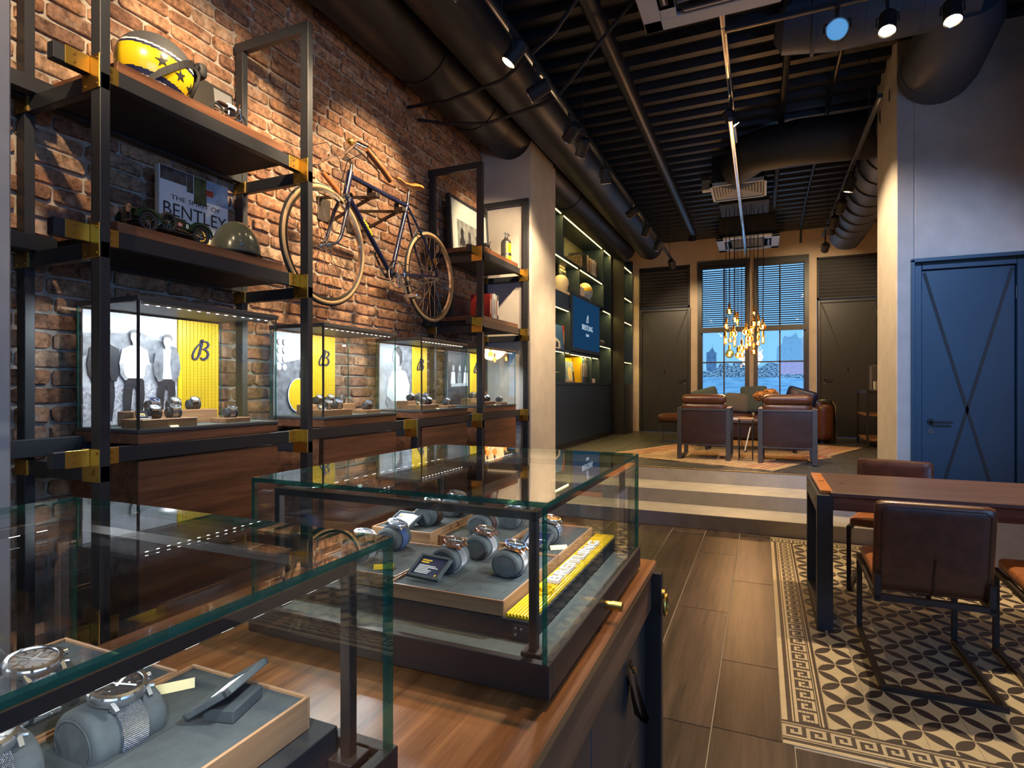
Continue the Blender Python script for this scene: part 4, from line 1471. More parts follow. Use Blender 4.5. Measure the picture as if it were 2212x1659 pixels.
def wall_case(i):
    y0, y1 = CY[i]
    cab = thing('walnut_cabinet', 'dark walnut cabinet under the glass case, ' + ORD[i], 'cabinet', (-2.45, (y0 + y1) / 2, 0))
    MB().box(-2.70, -2.300, y0 + .004, y1 - .004, .06, 1.040, 0, .002).build('body', 'walnut', cab)
    MB().box(-2.300, -2.262, y0, y1, .06, 1.040, 0, .002).build('front_panel', 'walnut', cab)
    MB().box(-2.68, -2.30, y0 + .02, y1 - .02, 0, .06).build('toe_kick', 'matt_black', cab)
    ca = thing('display_case', 'glass wall case lit from its lid, ' + ORD[i], 'display case', (-2.45, (y0 + y1) / 2, 1.105))
    MB().box(-2.68, -2.262, y0, y1, 1.106, 1.148, 0, .002).build('plinth', 'walnut', ca)
    MB().box(-2.676, -2.258, y0 - .002, y1 + .002, 1.149, 1.164, 0, .002).build('base_board', 'dgrey', ca)
    MB().box(-2.676, -2.266, y0 + .01, y1 - .01, 1.1642, 1.1655).build('felt', 'felt', ca)
    top = 1.690
    pane('glass_front', -2.270, -2.264, y0 + .006, y1 - .006, 1.166, top - .012, ca)
    pane('glass_side', -2.662, -2.271, y0 + .002, y0 + .008, 1.166, top - .012, ca)
    pane('glass_side', -2.662, -2.271, y1 - .008, y1 - .002, 1.166, top - .012, ca)
    pane('glass_back', -2.672, -2.664, y0 + .002, y1 - .002, 1.166, top - .012, ca)
    MB().box(-2.676, -2.258, y0 - .002, y1 + .002, top - .012, top + .010, 0, .002).build('lid', 'dgrey', ca)
    MB().box(-2.2735, -2.2635, y0 - .0015, y0 + .0055, 1.164, top - .012).build('corner_profile', 'black', ca)
    MB().box(-2.292, -2.284, y0 + .03, y1 - .03, top - .020, top - .013).build('light_bar', 'steel', ca)
    b = MB()
    for k in range(14):
        yy_ = y0 + .05 + k * (y1 - y0 - .1) / 13
        b.box(-2.291, -2.285, yy_ - .006, yy_ + .006, top - .0215, top - .020)
    b.build('light_strip', 'led_white', ca)
    for k in range(4):
        yl = y0 + (y1 - y0) * (k + .5) / 4
        light('SPOT', 'case_light', (-2.29, yl, top - .026), 5.5, COOL, (-2.52, yl, 1.3), .006, None, 150, .6)
    return ca


for i in range(4):
    wall_case(i)


def print_shapes(par, x, shapes):
    """flat print layers on a panel facing +x: (name, material, [(y, z), ...])"""
    for k, (nm, m_, pts) in enumerate(shapes):
        MB().poly([(x + .0008 * k, y, z) for y, z in pts], (.0007, 0, 0)).build(nm, m_, par, False)


def oval(cy_, cz, ry, rz, n=14, rot=0):
    return [(cy_ + ry * math.cos(2 * PI * k / n) * math.cos(rot) - rz * math.sin(2 * PI * k / n) * math.sin(rot), cz + ry * math.cos(2 * PI * k / n) * math.sin(rot) + rz * math.sin(2 * PI * k / n) * math.cos(rot)) for k in range(n)]


K['pr_sky'] = mat('print_pale', (0.44, 0.45, 0.49), 0.35, vary=0.35, vscale=9)
K['pr_mid'] = mat('print_mid', (0.17, 0.18, 0.20), 0.35, vary=0.6, vscale=20)
K['pr_dark'] = mat('print_dark', (0.025, 0.026, 0.032), 0.35, vary=0.5, vscale=30)
K['pr_skin'] = mat('print_skin', (0.34, 0.34, 0.36), 0.35, vary=0.4, vscale=60)
K['pr_white'] = mat('print_white', (0.74, 0.75, 0.78), 0.35, vary=0.12, vscale=20)
K['pr_ground'] = mat('print_ground', (0.42, 0.42, 0.46), 0.35, vary=0.7, vscale=70)


def man(yc, z0, h, shirt, jacket, sway=0.0):
    """a standing figure as print layers"""
    u = h / 7.6
    S = lambda pts: [(yc + a * u, z0 + b * u) for a, b in pts]
    out = [('printed_legs', 'pr_dark', S([(-.75, 3.7), (.75, 3.7), (.85, 2.2), (.62, .15), (.15, .1), (.12, 2.6), (-.05, 2.9), (-.2, 2.4), (-.38, .15), (-.85, .1), (-.95, 2.0)])),
           ('printed_shirt', shirt, S([(-.35, 6.3), (.35, 6.3), (1.05, 5.95), (1.30, 4.7), (.95, 4.6), (.82, 3.55), (-.82, 3.55), (-.95, 4.6), (-1.30, 4.7), (-1.05, 5.95)])),
           ('printed_arms', 'pr_skin' if not jacket else jacket, S([(.98, 4.72), (1.28, 4.75), (1.20, 3.9), (.85, 3.35), (.62, 3.45), (.92, 4.0)])),
           ('printed_arms', 'pr_skin' if not jacket else jacket, S([(-1.28, 4.75), (-.98, 4.72), (-.92, 4.0), (-.62, 3.45), (-.85, 3.35), (-1.20, 3.9)]))]
    if jacket:
        out += [('printed_jacket', jacket, S([(-.4, 6.3), (-1.1, 5.95), (-1.3, 4.6), (-.9, 3.3), (-.45, 3.4), (-.35, 5.0)])), ('printed_jacket', jacket, S([(.4, 6.3), (.3, 5.0), (.5, 3.4), (.9, 3.3), (1.3, 4.6), (1.1, 5.95)]))]
    out += [('printed_neck', 'pr_skin', S([(-.22, 6.2), (.22, 6.2), (.22, 6.7), (-.22, 6.7)])), ('printed_head', 'pr_skin', [(a, b) for a, b in oval(yc, z0 + 6.98 * u, .40 * u, .55 * u)]),
            ('printed_hair', 'pr_dark', S([(-.42, 7.0), (-.44, 7.4), (-.2, 7.66), (.2, 7.66), (.44, 7.4), (.42, 7.0), (.32, 7.32), (-.1, 7.40), (-.32, 7.3)]))]
    return out


def case_contents(i):
    y0, y1 = CY[i]
    nm = ['first', 'second', 'third', 'farthest'][i]
    zb = 1.166
    X = -2.655
    ys = y0 + .44 if i != 1 else y0 + .30
    po = thing('photo_poster', ['black and white poster of standing men in the first wall case', 'black and white poster with stage lamps and a drum in the second wall case',
                               'black and white poster of a man in white in the third wall case', 'black and white poster of women at a table in the farthest wall case'][i], 'poster', (X, (y0 + ys) / 2, zb))
    MB().box(X, X + .010, y0 + .012, ys, zb, 1.668).build('panel', 'pr_sky', po, False)
    w = ys - y0
    a = y0 + .012
    sh = []
    if i == 0:
        sh.append(('printed_ground', 'pr_ground', [(a, zb), (ys, zb), (ys, zb + .20), (a, zb + .17)]))
        sh.append(('printed_aeroplane', 'pr_mid', [(a, zb + .30), (a + .1, zb + .33), (ys, zb + .25), (ys, zb + .36), (a + .25, zb + .42), (a, zb + .40)]))
        sh += man(a + .085, zb + .01, .42, 'pr_dark', 'pr_dark')
        sh += man(a + .215, zb + .015, .415, 'pr_white', None)
        sh += man(a + .365, zb + .02, .40, 'pr_white', 'pr_mid')
    elif i == 1:
        sh.append(('printed_stage', 'pr_mid', [(a, zb), (ys, zb), (ys, zb + .36), (a, zb + .30)]))
        for r_ in range(4):
            for c_ in range(2):
                sh.append(('printed_lamp', 'pr_white', oval(a + .035 + c_ * .042, zb + .29 + r_ * .05, .017, .020, 10)))
        sh.append(('printed_figure', 'pr_dark', [(a + .18, zb + .05), (a + .30, zb + .05), (a + .29, zb + .26), (a + .25, zb + .30), (a + .20, zb + .28)]))
        sh.append(('printed_head', 'pr_skin', oval(a + .235, zb + .335, .020, .028)))
        sh.append(('printed_drum', 'pr_white', oval(a + .18, zb + .12, .085, .105, 20)))
        sh.append(('printed_drum_skin', 'yellow', oval(a + .18, zb + .12, .078, .098, 20)))
    elif i == 2:
        sh.append(('printed_wall', 'pr_mid', [(a + .2, zb), (ys, zb), (ys, zb + .5), (a + .22, zb + .5)]))
        sh.append(('printed_shirt', 'pr_white', [(a + .09, zb + .0), (a + .36, zb + .0), (a + .40, zb + .18), (a + .34, zb + .29), (a + .27, zb + .31), (a + .17, zb + .30), (a + .11, zb + .24), (a + .08, zb + .12)]))
        sh.append(('printed_neck', 'pr_skin', [(a + .18, zb + .29), (a + .28, zb + .30), (a + .27, zb + .36), (a + .19, zb + .35)]))
        sh.append(('printed_head', 'pr_skin', oval(a + .215, zb + .405, .058, .072)))
        sh.append(('printed_hair', 'pr_dark', [(a + .17, zb + .47), (a + .24, zb + .495), (a + .29, zb + .45), (a + .285, zb + .37), (a + .255, zb + .33), (a + .25, zb + .41), (a + .20, zb + .455)]))
        sh.append(('printed_arm', 'pr_skin', [(a + .09, zb + .10), (a + .15, zb + .06), (a + .24, zb + .05), (a + .25, zb + .0), (a + .10, zb + .0), (a + .07, zb + .06)]))
    else:
        sh.append(('printed_room', 'pr_dark', [(a, zb), (ys, zb), (ys, zb + .5), (a, zb + .5)]))
        for k_ in range(3):
            c_ = a + .09 + k_ * .12
            sh.append(('printed_dress', ['pr_white', 'pr_mid', 'pr_white'][k_], [(c_ - .045, zb + .2), (c_ + .045, zb + .2), (c_ + .035, zb + .31), (c_ - .03, zb + .31)]))
            sh.append(('printed_head', 'pr_skin', oval(c_ + .005, zb + .345, .022, .030)))
        sh.append(('printed_table', 'pr_sky', [(a + .04, zb + .17), (a + .38, zb + .18), (a + .36, zb + .21), (a + .06, zb + .20)]))
    print_shapes(po, X + .011, sh)
    ye0, ye1 = ys + .006, ys + .232
    ye = thing('yellow_banner', 'slatted yellow banner with a navy script letter in the %s wall case' % nm, 'panel', (X, (ye0 + ye1) / 2, zb))
    MB().box(X, X + .006, ye0, ye1, zb, 1.668).build('back_sheet', 'yellow', ye, False)
    MB().box(X + .006, X + .012, ye0, ye0 + .022, zb, 1.668).build('border', 'yellow', ye, False)
    me = MB().box(X + .006 - X, X + .012 - X, -.0092, .0092, 0, 1.668 - zb).mesh('slat', 'slot_yellow', False)
    for k_ in range(10):
        piece('slat', me, ye, (0, ye0 + .033 + k_ * .0206 - (ye0 + ye1) / 2, 0))
    blogo(MB(), (X + .013, (ye0 + ye1) / 2 + .005, zb + .36), (0, 1, 0), (0, 0, 1), .105, .008).build('script_letter', 'navy', ye, False)
    return zb


for i in range(4):
    case_contents(i)

# ================================================================ WATCHES ON CUSHIONS
A_, B_, CZ = .0285, .0250, .0235
WC = {}


def wmesh(key, fn):
    if key not in WC:
        WC[key] = fn()
    return WC[key]


def egg(th, off=0.0):
    x, z = A_ * math.cos(th), B_ * math.sin(th)
    nx_, nz_ = math.cos(th) / A_, math.sin(th) / B_
    l = math.hypot(nx_, nz_)
    return x + nx_ / l * off, CZ + z + nz_ / l * off, nx_ / l, nz_ / l


def cushion_mesh():
    b = MB()
    n = 36
    for seg in [[(-.029, -.0045), (-.0278, -.0018), (-.0255, -.0004), (-.023, 0), (.023, 0), (.0255, -.0004), (.0278, -.0018), (.029, -.0045)]]:
        vs = []
        for y, o in seg:
            for k in range(n):
                x, z, _, _ = egg(2 * PI * k / n, o)
                vs.append((x, y, z))
        m = len(seg)
        fs = [(j * n + k, j * n + (k + 1) % n, (j + 1) * n + (k + 1) % n, (j + 1) * n + k) for j in range(m - 1) for k in range(n)]
        fs += [tuple(range(n)), tuple(range((m - 1) * n, m * n))[::-1]]
        b.add(vs, [f[::-1] for f in fs])
    return b.mesh('body', 'suede', True, 50)


def cushion_face_mesh():
    b = MB()
    n = 30
    b.tube([(egg(2 * PI * k / n, -.0062)[0], -.0292, egg(2 * PI * k / n, -.0062)[1]) for k in range(n)], .0010, 6, 0, True)
    b.poly([(egg(2 * PI * k / n, -.0080)[0], -.0290, egg(2 * PI * k / n, -.0080)[1]) for k in range(n)], (0, -.0008, 0))
    return b.mesh('end_face', 'suede', True, 50)


def band_mesh(kind, tilt):
    b = MB()
    n = 44
    th0 = PI / 2 - tilt
    if kind == 'bracelet':
        for k in range(30):
            th = th0 + .42 + k * (2 * PI - .84) / 29
            x, z, nx_, nz_ = egg(th, .0022)
            b.at((x, 0, z), ry=math.atan2(nx_, nz_))
            b.box(-.0026, .0026, -.0110, -.0052, -.0011, .0012, 0, .0006).box(-.0024, .0024, -.0046, .0046, -.0011, .0015, 0, .0006).box(-.0026, .0026, .0052, .0110, -.0011, .0012, 0, .0006)
        return b.mesh('bracelet', 'steel')
    w = .0100 if kind != 'leather' else .0108
    s = 0.0
    ring = []
    for k in range(n + 1):
        th = th0 + .30 + k * (2 * PI - .60) / n
        xo, zo, _, _ = egg(th, .0026)
        xi_, zi, _, _ = egg(th, .0006)
        if k:
            s += math.hypot(xo - ring[-1][0], zo - ring[-1][1])
        ring.append((xo, zo, xi_, zi, s))
    for k in range(n):
        a, c_ = ring[k], ring[k + 1]
        f0 = len(b.f)
        b.add([(a[0], -w, a[1]), (a[0], w, a[1]), (c_[0], w, c_[1]), (c_[0], -w, c_[1])], [(0, 1, 2, 3)])
        b.uv[f0] = [(a[4], -w), (a[4], w), (c_[4], w), (c_[4], -w)]
        b.add([(a[0], w, a[1]), (a[2], w, a[3]), (c_[2], w, c_[3]), (c_[0], w, c_[1])], [(0, 1, 2, 3)])
        b.add([(a[0], -w, a[1]), (c_[0], -w, c_[1]), (c_[2], -w, c_[3]), (a[2], -w, a[3])], [(0, 1, 2, 3)])
    mt = {'mesh': 'mesh_steel', 'bluemesh': 'mesh_blue', 'blackmesh': 'mesh_black', 'leather': 'leather_dark', 'rubber': 'rubber'}[kind]
    return b.mesh('band', mt, True, 50)


def head_meshes(dial, bezel, case):
    out = {}
    b = MB()
    b.lathe([(.0175, .0005), (.0205, .002), (.0212, .006), (.0205, .0085)], 36)
    for sx in (-1, 1):
        for sy in (-1, 1):
            b.poly([(sx * .016, sy * .0125, .007), (sx * .0222, sy * .0115, .0025), (sx * .0215, sy * .0115, .0), (sx * .016, sy * .0125, .001)], (0, sy * .0032, 0))
    b.cyl((0, .0205, .0045), (0, .0260, .0045), .0032, n=14)
    b.cyl((.0125, .0170, .0045), (.0148, .0205, .0045), .0022, n=10).cyl((-.0125, .0170, .0045), (-.0148, .0205, .0045), .0022, n=10)
    out['case'] = b.mesh('case', case)
    b = MB()
    b.lathe([(.0170, .0095), (.0176, .0108), (.0208, .0100), (.0214, .0085), (.0205, .0078)], 40, cap=False)
    for k in range(12):
        a = 2 * PI * k / 12
        b.at((math.cos(a) * .0208, math.sin(a) * .0208, .0092), rz=a).box(-.0008, .0008, -.0012, .0012, -.0012, .0012)
    b.T = Matrix.Identity(4)
    out['bezel'] = b.mesh('bezel', case)
    b = MB()
    for k in range(12):
        a0, a1 = 2 * PI * (k + .08) / 12, 2 * PI * (k + .92) / 12
        m_ = 5
        vs = []
        for j in range(m_ + 1):
            a = a0 + (a1 - a0) * j / m_
            vs += [(math.cos(a) * .0178, math.sin(a) * .0178, .01085), (math.cos(a) * .0204, math.sin(a) * .0204, .01025)]
        b.add(vs, [(2 * j, 2 * j + 1, 2 * j + 3, 2 * j + 2) for j in range(m_)])
    out['bezel_scale'] = b.mesh('bezel_scale', bezel, False)
    b = MB().cyl((0, 0, .0080), (0, 0, .0086), .0172, n=36)
    out['dial'] = b.mesh('dial', dial, True)
    b = MB()
    for k in range(12):
        a = 2 * PI * k / 12
        b.at((0, 0, .0087), rz=a).box(.0120, .0158, -.0007, .0007, 0, .0006)
    out['markers'] = b.mesh('markers', 'chrome' if dial != 'white' else 'gunmetal', False)
    b = MB()
    for a, l, w in ((2.1, .0095, .0010), (.55, .0135, .0008), (3.6, .014, .0003)):
        b.at((0, 0, .0094), rz=a).box(-.003, l, -w, w, 0, .0004)
    b.T = Matrix.Identity(4)
    b.cyl((0, 0, .009), (0, 0, .0102), .0011, n=8)
    out['hands'] = b.mesh('hands', 'white' if dial != 'white' else 'pr_dark', False)
    b = MB()
    for a in (PI / 2, PI, PI * 1.5):
        b.T = Matrix.Identity(4)
        c_ = (math.cos(a) * .0078, math.sin(a) * .0078, .0087)
        b.tube([(c_[0] + .0036 * math.cos(2 * PI * k / 14), c_[1] + .0036 * math.sin(2 * PI * k / 14), c_[2]) for k in range(14)], .0003, 5, 0, True)
    out['subdials'] = b.mesh('subdials', 'chrome', False)
    out['crystal'] = MB().lathe([(.0170, .0100), (.0168, .0112), (.0120, .0118), (.0003, .0120)], 28).mesh('crystal', 'crystal', True, 60)
    return out


def watch(loc, rz, label, clabel, dial='navy', bezel='navy', case='steel', band='mesh', tilt=.30, s=1.0, group=None, tag=True):
    c_ = thing('watch_cushion', clabel, 'cushion', loc, rz, group and group + ' cushions')
    c_.scale = (s, s, s)
    piece('body', wmesh('cushion', cushion_mesh), c_)
    piece('end_face', wmesh('cface', cushion_face_mesh), c_)
    w = thing('wristwatch', label, 'watch', loc, rz, group)
    w.scale = (s, s, s)
    piece('bracelet' if band == 'bracelet' else 'band', wmesh(('band', band, tilt), lambda: band_mesh(band, tilt)), w)
    x, z, nx_, nz_ = egg(PI / 2 - tilt, .0020)
    rot = (0, math.atan2(nx_, nz_), 0)
    H = wmesh(('head', dial, bezel, case), lambda: head_meshes(dial, bezel, case))
    ce = piece('case', H['case'], w, (x, 0, z), rot)
    for k in ('bezel', 'dial', 'crystal'):
        piece(k, H[k], w, (x, 0, z), rot)
    d = [o_ for o_ in w.children if o_.name.startswith('dial')][0]
    for k in ('markers', 'hands', 'subdials'):
        piece(k, H[k], d)
    bz = [o_ for o_ in w.children if o_.name.startswith('bezel')][0]
    piece('bezel_scale', H['bezel_scale'], bz)
    return w


def info_card(loc, rz, label, tilt=.55, s=1.0):
    t = thing('info_card', label, 'card', loc, rz)
    R = Matrix.Translation(loc) @ Matrix.Rotation(rz, 4, 'Z') @ Matrix.Translation((0, 0, .004)) @ Matrix.Rotation(tilt, 4, 'X')
    def put(b):
        b.T = R
        return b
    w, h = .036 * s, .056 * s
    b = put(MB())
    b.box(-w, -w + .006, 0, h, 0, .007, 0, .001).box(w - .006, w, 0, h, 0, .007, 0, .001).box(-w, w, 0, .006, 0, .007, 0, .001).box(-w, w, h - .006, h, 0, .007, 0, .001).box(-w + .002, w - .002, .002, h - .002, 0, .003)
    b.build('card_frame', 'suede', t)
    put(MB()).box(-w + .006, w - .006, .006, h - .006, .003, .0042).build('card_face', 'navy', t, False)
    b = put(MB())
    r_ = random.Random(len(label))
    for k in range(2):
        b.box(-w + .011, -w + .011 + r_.uniform(.016, .026), h - .015 - k * .005, h - .012 - k * .005, .0042, .0046, 1)
    for k in range(6):
        b.box(-w + .011, -w + .011 + r_.uniform(.024, .046), h - .027 - k * .0035, h - .0253 - k * .0035, .0042, .0046, 0)
    b.box(w - .014, w - .010, .009, .013, .0042, .0046, 1)
    o_ = b.build('card_lines', ['white', 'yellow'], t, False)
    MB().at(loc, rz=rz).box(-.004, .004, h * .45, h * .60, 0, h * .22).build('foot', 'suede_dark', t)
    return t


def price_tag(loc, rz, label, m_='paper'):
    b = MB().at((0, 0, 0))
    b.poly([(-.019, -.007, 0), (.019, -.007, 0), (.019, .0, .008), (-.019, .0, .008)], (0, -.0003, .0003)).poly([(-.019, .0, .008), (.019, 0, .008), (.019, .007, 0), (-.019, .007, 0)], (0, .0003, .0003))
    return single(b, 'price_tag', m_, label, 'tag', loc, rz, None, False, True)


def block(x0, x1, y0, y1, z0, h, label):
    t = thing('display_block', label, 'block', ((x0 + x1) / 2, (y0 + y1) / 2, z0))
    MB().box(x0, x1, y0, y1, z0, z0 + h, 0, .0015).build('body', 'tray', t)
    MB().box(x0 + .006, x1 - .006, y0 + .006, y1 - .006, z0 + h, z0 + h + .001).build('top_pad', 'tray_x', t)
    return t


STY = [('white dialled', 'white', 'navy'), ('black dialled', 'matt_black', 'dgrey'), ('blue dialled', 'navy', 'blue'), ('silver dialled', 'lgrey', 'steel')]
for i in range(4):
    y0 = CY[i][0]
    nm = ['first', 'second', 'third', 'farthest'][i]
    zb = 1.1656
    block(-2.42, -2.285, y0 + .030, y0 + .275, zb, .036, 'low walnut block at the front of the %s wall case' % nm)
    block(-2.565, -2.455, y0 + .105, y0 + .515, zb, .062, 'taller walnut block at the back of the %s wall case' % nm)
    block(-2.41, -2.30, y0 + .435, y0 + .575, zb, .022, 'small walnut block on the right of the %s wall case' % nm)
    spots = [(-2.345, y0 + .115, zb + .037, 'left', 'front block'), (-2.345, y0 + .205, zb + .037, 'right', 'front block')]
    spots += [(-2.51, y0 + .225 + .10 * k, zb + .063, ['left', 'middle', 'right'][k], 'back block') for k in range(3 if i < 3 else 2)]
    spots += [(-2.355, y0 + .505, zb + .023, 'single', 'small right block')]
    for k, (x, y, z, pos, wh) in enumerate(spots):
        s_ = STY[(k + i) % 4]
        bd = ['leather', 'bracelet', 'bracelet', 'rubber', 'leather', 'bracelet'][(k + i) % 6]
        watch((x, y, z), -.25, '%s %s watch, %s on %s, %s wall case' % (s_[0], {'leather': 'leather', 'bracelet': 'steel', 'rubber': 'rubber'}[bd], pos, wh, nm),
              'dark cushion of the watch %s on %s, %s wall case' % (pos, wh, nm), s_[1], s_[2], 'steel', bd, .62, .95, 'watches in the wall cases')
    info_card((-2.325, y0 + .055, zb + .037), PI / 2 - .3, 'small framed info card on the front block of the %s wall case' % nm, .9, .6)
    if i != 1:
        price_tag((-2.278, y0 + (.16 if i == 0 else .24), zb), PI / 2, 'folded pale yellow price tag before the front block in the %s wall case' % nm)

# ================================================================ THINGS ON THE RACKS
S1, S2 = 2.586, 1.971


def helmet():
    c = Vector((-2.43, 1.675, S1 + .131))
    R = (.128, .168, .152)
    t = thing('motorcycle_helmet', 'yellow and black open-face helmet with stars on the top shelf of the near rack', 'helmet', (c.x, c.y, S1))
    nu, nv = 120, 96
    P = []
    for j in range(nv + 1):
        a = -1.02 + (PI / 2 + 1.02) * j / nv
        for i in range(nu):
            th = 2 * PI * i / nu
            P.append((R[0] * math.cos(a) * math.cos(th), R[1] * math.cos(a) * math.sin(th), R[2] * math.sin(a)))
    groups = {}
    for j in range(nv):
        for i in range(nu):
            f = (j * nu + i, j * nu + (i + 1) % nu, (j + 1) * nu + (i + 1) % nu, (j + 1) * nu + i)
            m_ = sum((Vector(P[k]) for k in f), Vector()) / 4
            zz = m_.z + m_.y * .18
            if m_.y > .098 and m_.z < .055:
                continue
            g = 'crown' if zz > .040 else 'white_stripe' if zz > .031 else 'navy_stripe' if zz > .018 else 'shell' if zz > -.078 else 'lower_navy_stripe' if zz > -.098 else 'lower_white_stripe'
            groups.setdefault(g, []).append(f)
    mt = {'crown': 'dgrey', 'white_stripe': 'white', 'navy_stripe': 'navy', 'shell': 'yellow_gloss', 'lower_navy_stripe': 'navy', 'lower_white_stripe': 'white'}
    for g, fs in groups.items():
        MB().add([tuple(Vector(p) + c) for p in P], fs).build(g, mt[g], t, True, 60)
    MB().ell(c, (R[0] * .93, R[1] * .93, R[2] * .93), 24, 14, 0, -.8, 1).build('lining', 'matt_black', t)

    def onshell(y, z, k=1.012):
        q = max(0.02, 1 - (y / R[1]) ** 2 - (z / R[2]) ** 2)
        return c + Vector((R[0] * math.sqrt(q) * k, y * k, z * k))
    for yc, zc in ((-.060, -.010), (.020, -.035), (.085, -.062)):
        pts = []
        for k in range(10):
            r_ = .026 if k % 2 == 0 else .0095
            a = PI / 2 + k * PI / 5 + .2
            pts.append(onshell(yc + r_ * math.cos(a), zc + r_ * math.sin(a), 1.006))
        MB().poly(pts, (.0025, 0, 0)).build('star', 'pr_dark', t, False)
    st = [onshell(-.09 + .235 * k / 10, -.085 + .165 * k / 10 + .02 * math.sin(PI * k / 10), 1.02) for k in range(11)]
    b = MB()
    for k in range(10):
        p, q = st[k], st[k + 1]
        b.poly([p + Vector((0, 0, -.017)), q + Vector((0, 0, -.017)), q + Vector((0, 0, .017)), p + Vector((0, 0, .017))], (.004, 0, 0))
    b.build('goggle_strap', 'matt_black', t)
    b = MB()
    b.tube([c + Vector((R[0] * .99 * math.cos(a), .102 + .01 * math.sin(a * 3), R[2] * .66 * math.sin(a) - .02)) for a in [-1.2 + 4.9 * k / 20 for k in range(21)]], .007, 8)
    b.build('edge_trim', 'rubber', t)
    b = MB()
    b.rbox(c + Vector((.01, .150, .06)), (.19, .05, .07), .02, 5).build('goggles', 'matt_black', t)
    for zz in (.055, .03, .0):
        MB().cyl(c + Vector((.10, .118, zz)), c + Vector((.112, .122, zz)), .007, n=10).build('snap', 'chrome', t)


helmet()
t = thing('photo_board', 'dark unframed photo board leaning on the bricks behind the helmet', 'picture', (-2.60, 2.06, S1))
MB().at((-2.60, 2.06, S1), ry=-.12).box(-.006, .006, -.17, .18, 0, .335).build('board', 'gunmetal', t)
MB().at((-2.60, 2.06, S1), ry=-.12).box(.006, .0068, .06, .17, .01, .32).build('printed_light_area', 'grey', t, False)


def motorbike(p):
    t = thing('model_motorcycle', 'small chrome model motorcycle beside the yellow helmet', 'model', p)
    x, y, z = p
    for dy in (-.065, .065):
        w = MB().tube([(x, y + dy + .030 * math.cos(a), z + .033 + .030 * math.sin(a)) for a in [2 * PI * k / 18 for k in range(18)]], .0055, 7, 0, True).build('tyre', 'rubber', t)
        b = MB()
        for k in range(8):
            a = PI * k / 8
            b.cyl((x, y + dy - .026 * math.cos(a), z + .033 - .026 * math.sin(a)), (x, y + dy + .026 * math.cos(a), z + .033 + .026 * math.sin(a)), .0007, n=4)
        b.cyl((x - .008, y + dy, z + .033), (x + .008, y + dy, z + .033), .006, n=10).build('spokes', 'chrome', w)
    MB().rbox((x, y + .008, z + .075), (.030, .058, .026), .012, 5).build('fuel_tank', 'white', t)
    MB().rbox((x, y - .035, z + .072), (.026, .055, .014), .006, 4).build('saddle', 'leather_dark', t)
    b = MB().box(x - .016, x + .016, y - .015, y + .022, z + .022, z + .055, 0, .004)
    for k in range(5):
        b.box(x - .020, x + .020, y - .012, y + .018, z + .050 + k * .0035, z + .0515 + k * .0035)
    b.build('engine', 'chrome', t)
    b = MB().tube([(x + .012, y + .062, z + .033), (x + .012, y + .046, z + .085), (x + .030, y + .036, z + .098)], .003, 6).tube([(x - .012, y + .062, z + .033), (x - .012, y + .046, z + .085), (x - .030, y + .036, z + .098)], .003, 6)
    b.build('fork', 'chrome', t)
    MB().tube([(x + .018, y + .02, z + .03), (x + .02, y - .02, z + .022), (x + .02, y - .095, z + .030)], .005, 8).build('exhaust', 'chrome', t)
    MB().tube([(x, y + .045, z + .06), (x, y, z + .058), (x, y - .065, z + .033)], .003, 6).build('frame', 'matt_black', t)
    MB().ell((x, y + .058, z + .082), (.012, .010, .012), 12, 8).build('headlamp', 'chrome', t)


motorbike((-2.31, 1.945, S1))

# big book about cars, standing with its cover to the room
t = thing('large_book', 'large white book lettered the spirit of over photos of cars, behind the model car', 'book', (-2.60, 1.985, S2))
bx = -2.585
MB().box(bx - .035, bx, 1.795, 2.170, S2, S2 + .415, 0, .002).build('cover', 'white', t)
MB().box(bx - .031, bx - .004, 1.793, 1.7955, S2 + .004, S2 + .411).build('spine', 'cream', t)
rj = random.Random(3)
K['ph1'] = mat('photo_dark', (.05, .055, .07), .3, vary=.8, vscale=30)
K['ph2'] = mat('photo_green', (.04, .075, .035), .3, vary=.8, vscale=26)
K['ph3'] = mat('photo_warm', (.28, .20, .11), .3, vary=.7, vscale=24)
K['ph4'] = mat('photo_blue', (.25, .36, .52), .3, vary=.5, vscale=16)
K['ph5'] = mat('photo_autumn', (.34, .22, .03), .3, vary=.8, vscale=30)
for m_, y0, y1, z0, z1 in [('ph1', 0, .36, .345, .412), ('ph1', .365, .46, .32, .412), ('ph2', .47, .66, .275, .412), ('ph4', .665, 1, .30, .412),
                           ('ph3', 0, .30, .105, .165), ('ph3', .315, .44, .09, .165), ('ph5', .45, .70, .065, .165), ('ph4', .71, 1, .08, .165), ('ph4', 0, .20, .0, .10), ('ph2', .21, .42, .0, .085), ('cream', .43, .62, .0, .06), ('ph2', .63, 1, .0, .075)]:
    MB().box(bx, bx + .0008, 1.797 + .371 * y0, 1.797 + .371 * y1, S2 + z0 + .002, S2 + z1).build('printed_photo', m_, t, False)
MB().text('THE SPIRIT OF', (bx + .0003, 1.985, S2 + .275), (0, 1, 0), (0, 0, 1), .022, 0, .001, .27).build('cover_lettering', 'pr_dark', t, False)
MB().text('BENTLEY', (bx + .0003, 1.985, S2 + .215), (0, 1, 0), (0, 0, 1), .062, 0, .001, .345).build('cover_lettering', 'pr_dark', t, False)
b = MB()
b.box(bx + .0008, bx + .0012, 2.04, 2.08, S2 + .335, S2 + .365)
b.build('printed_flag', 'red', t, False)


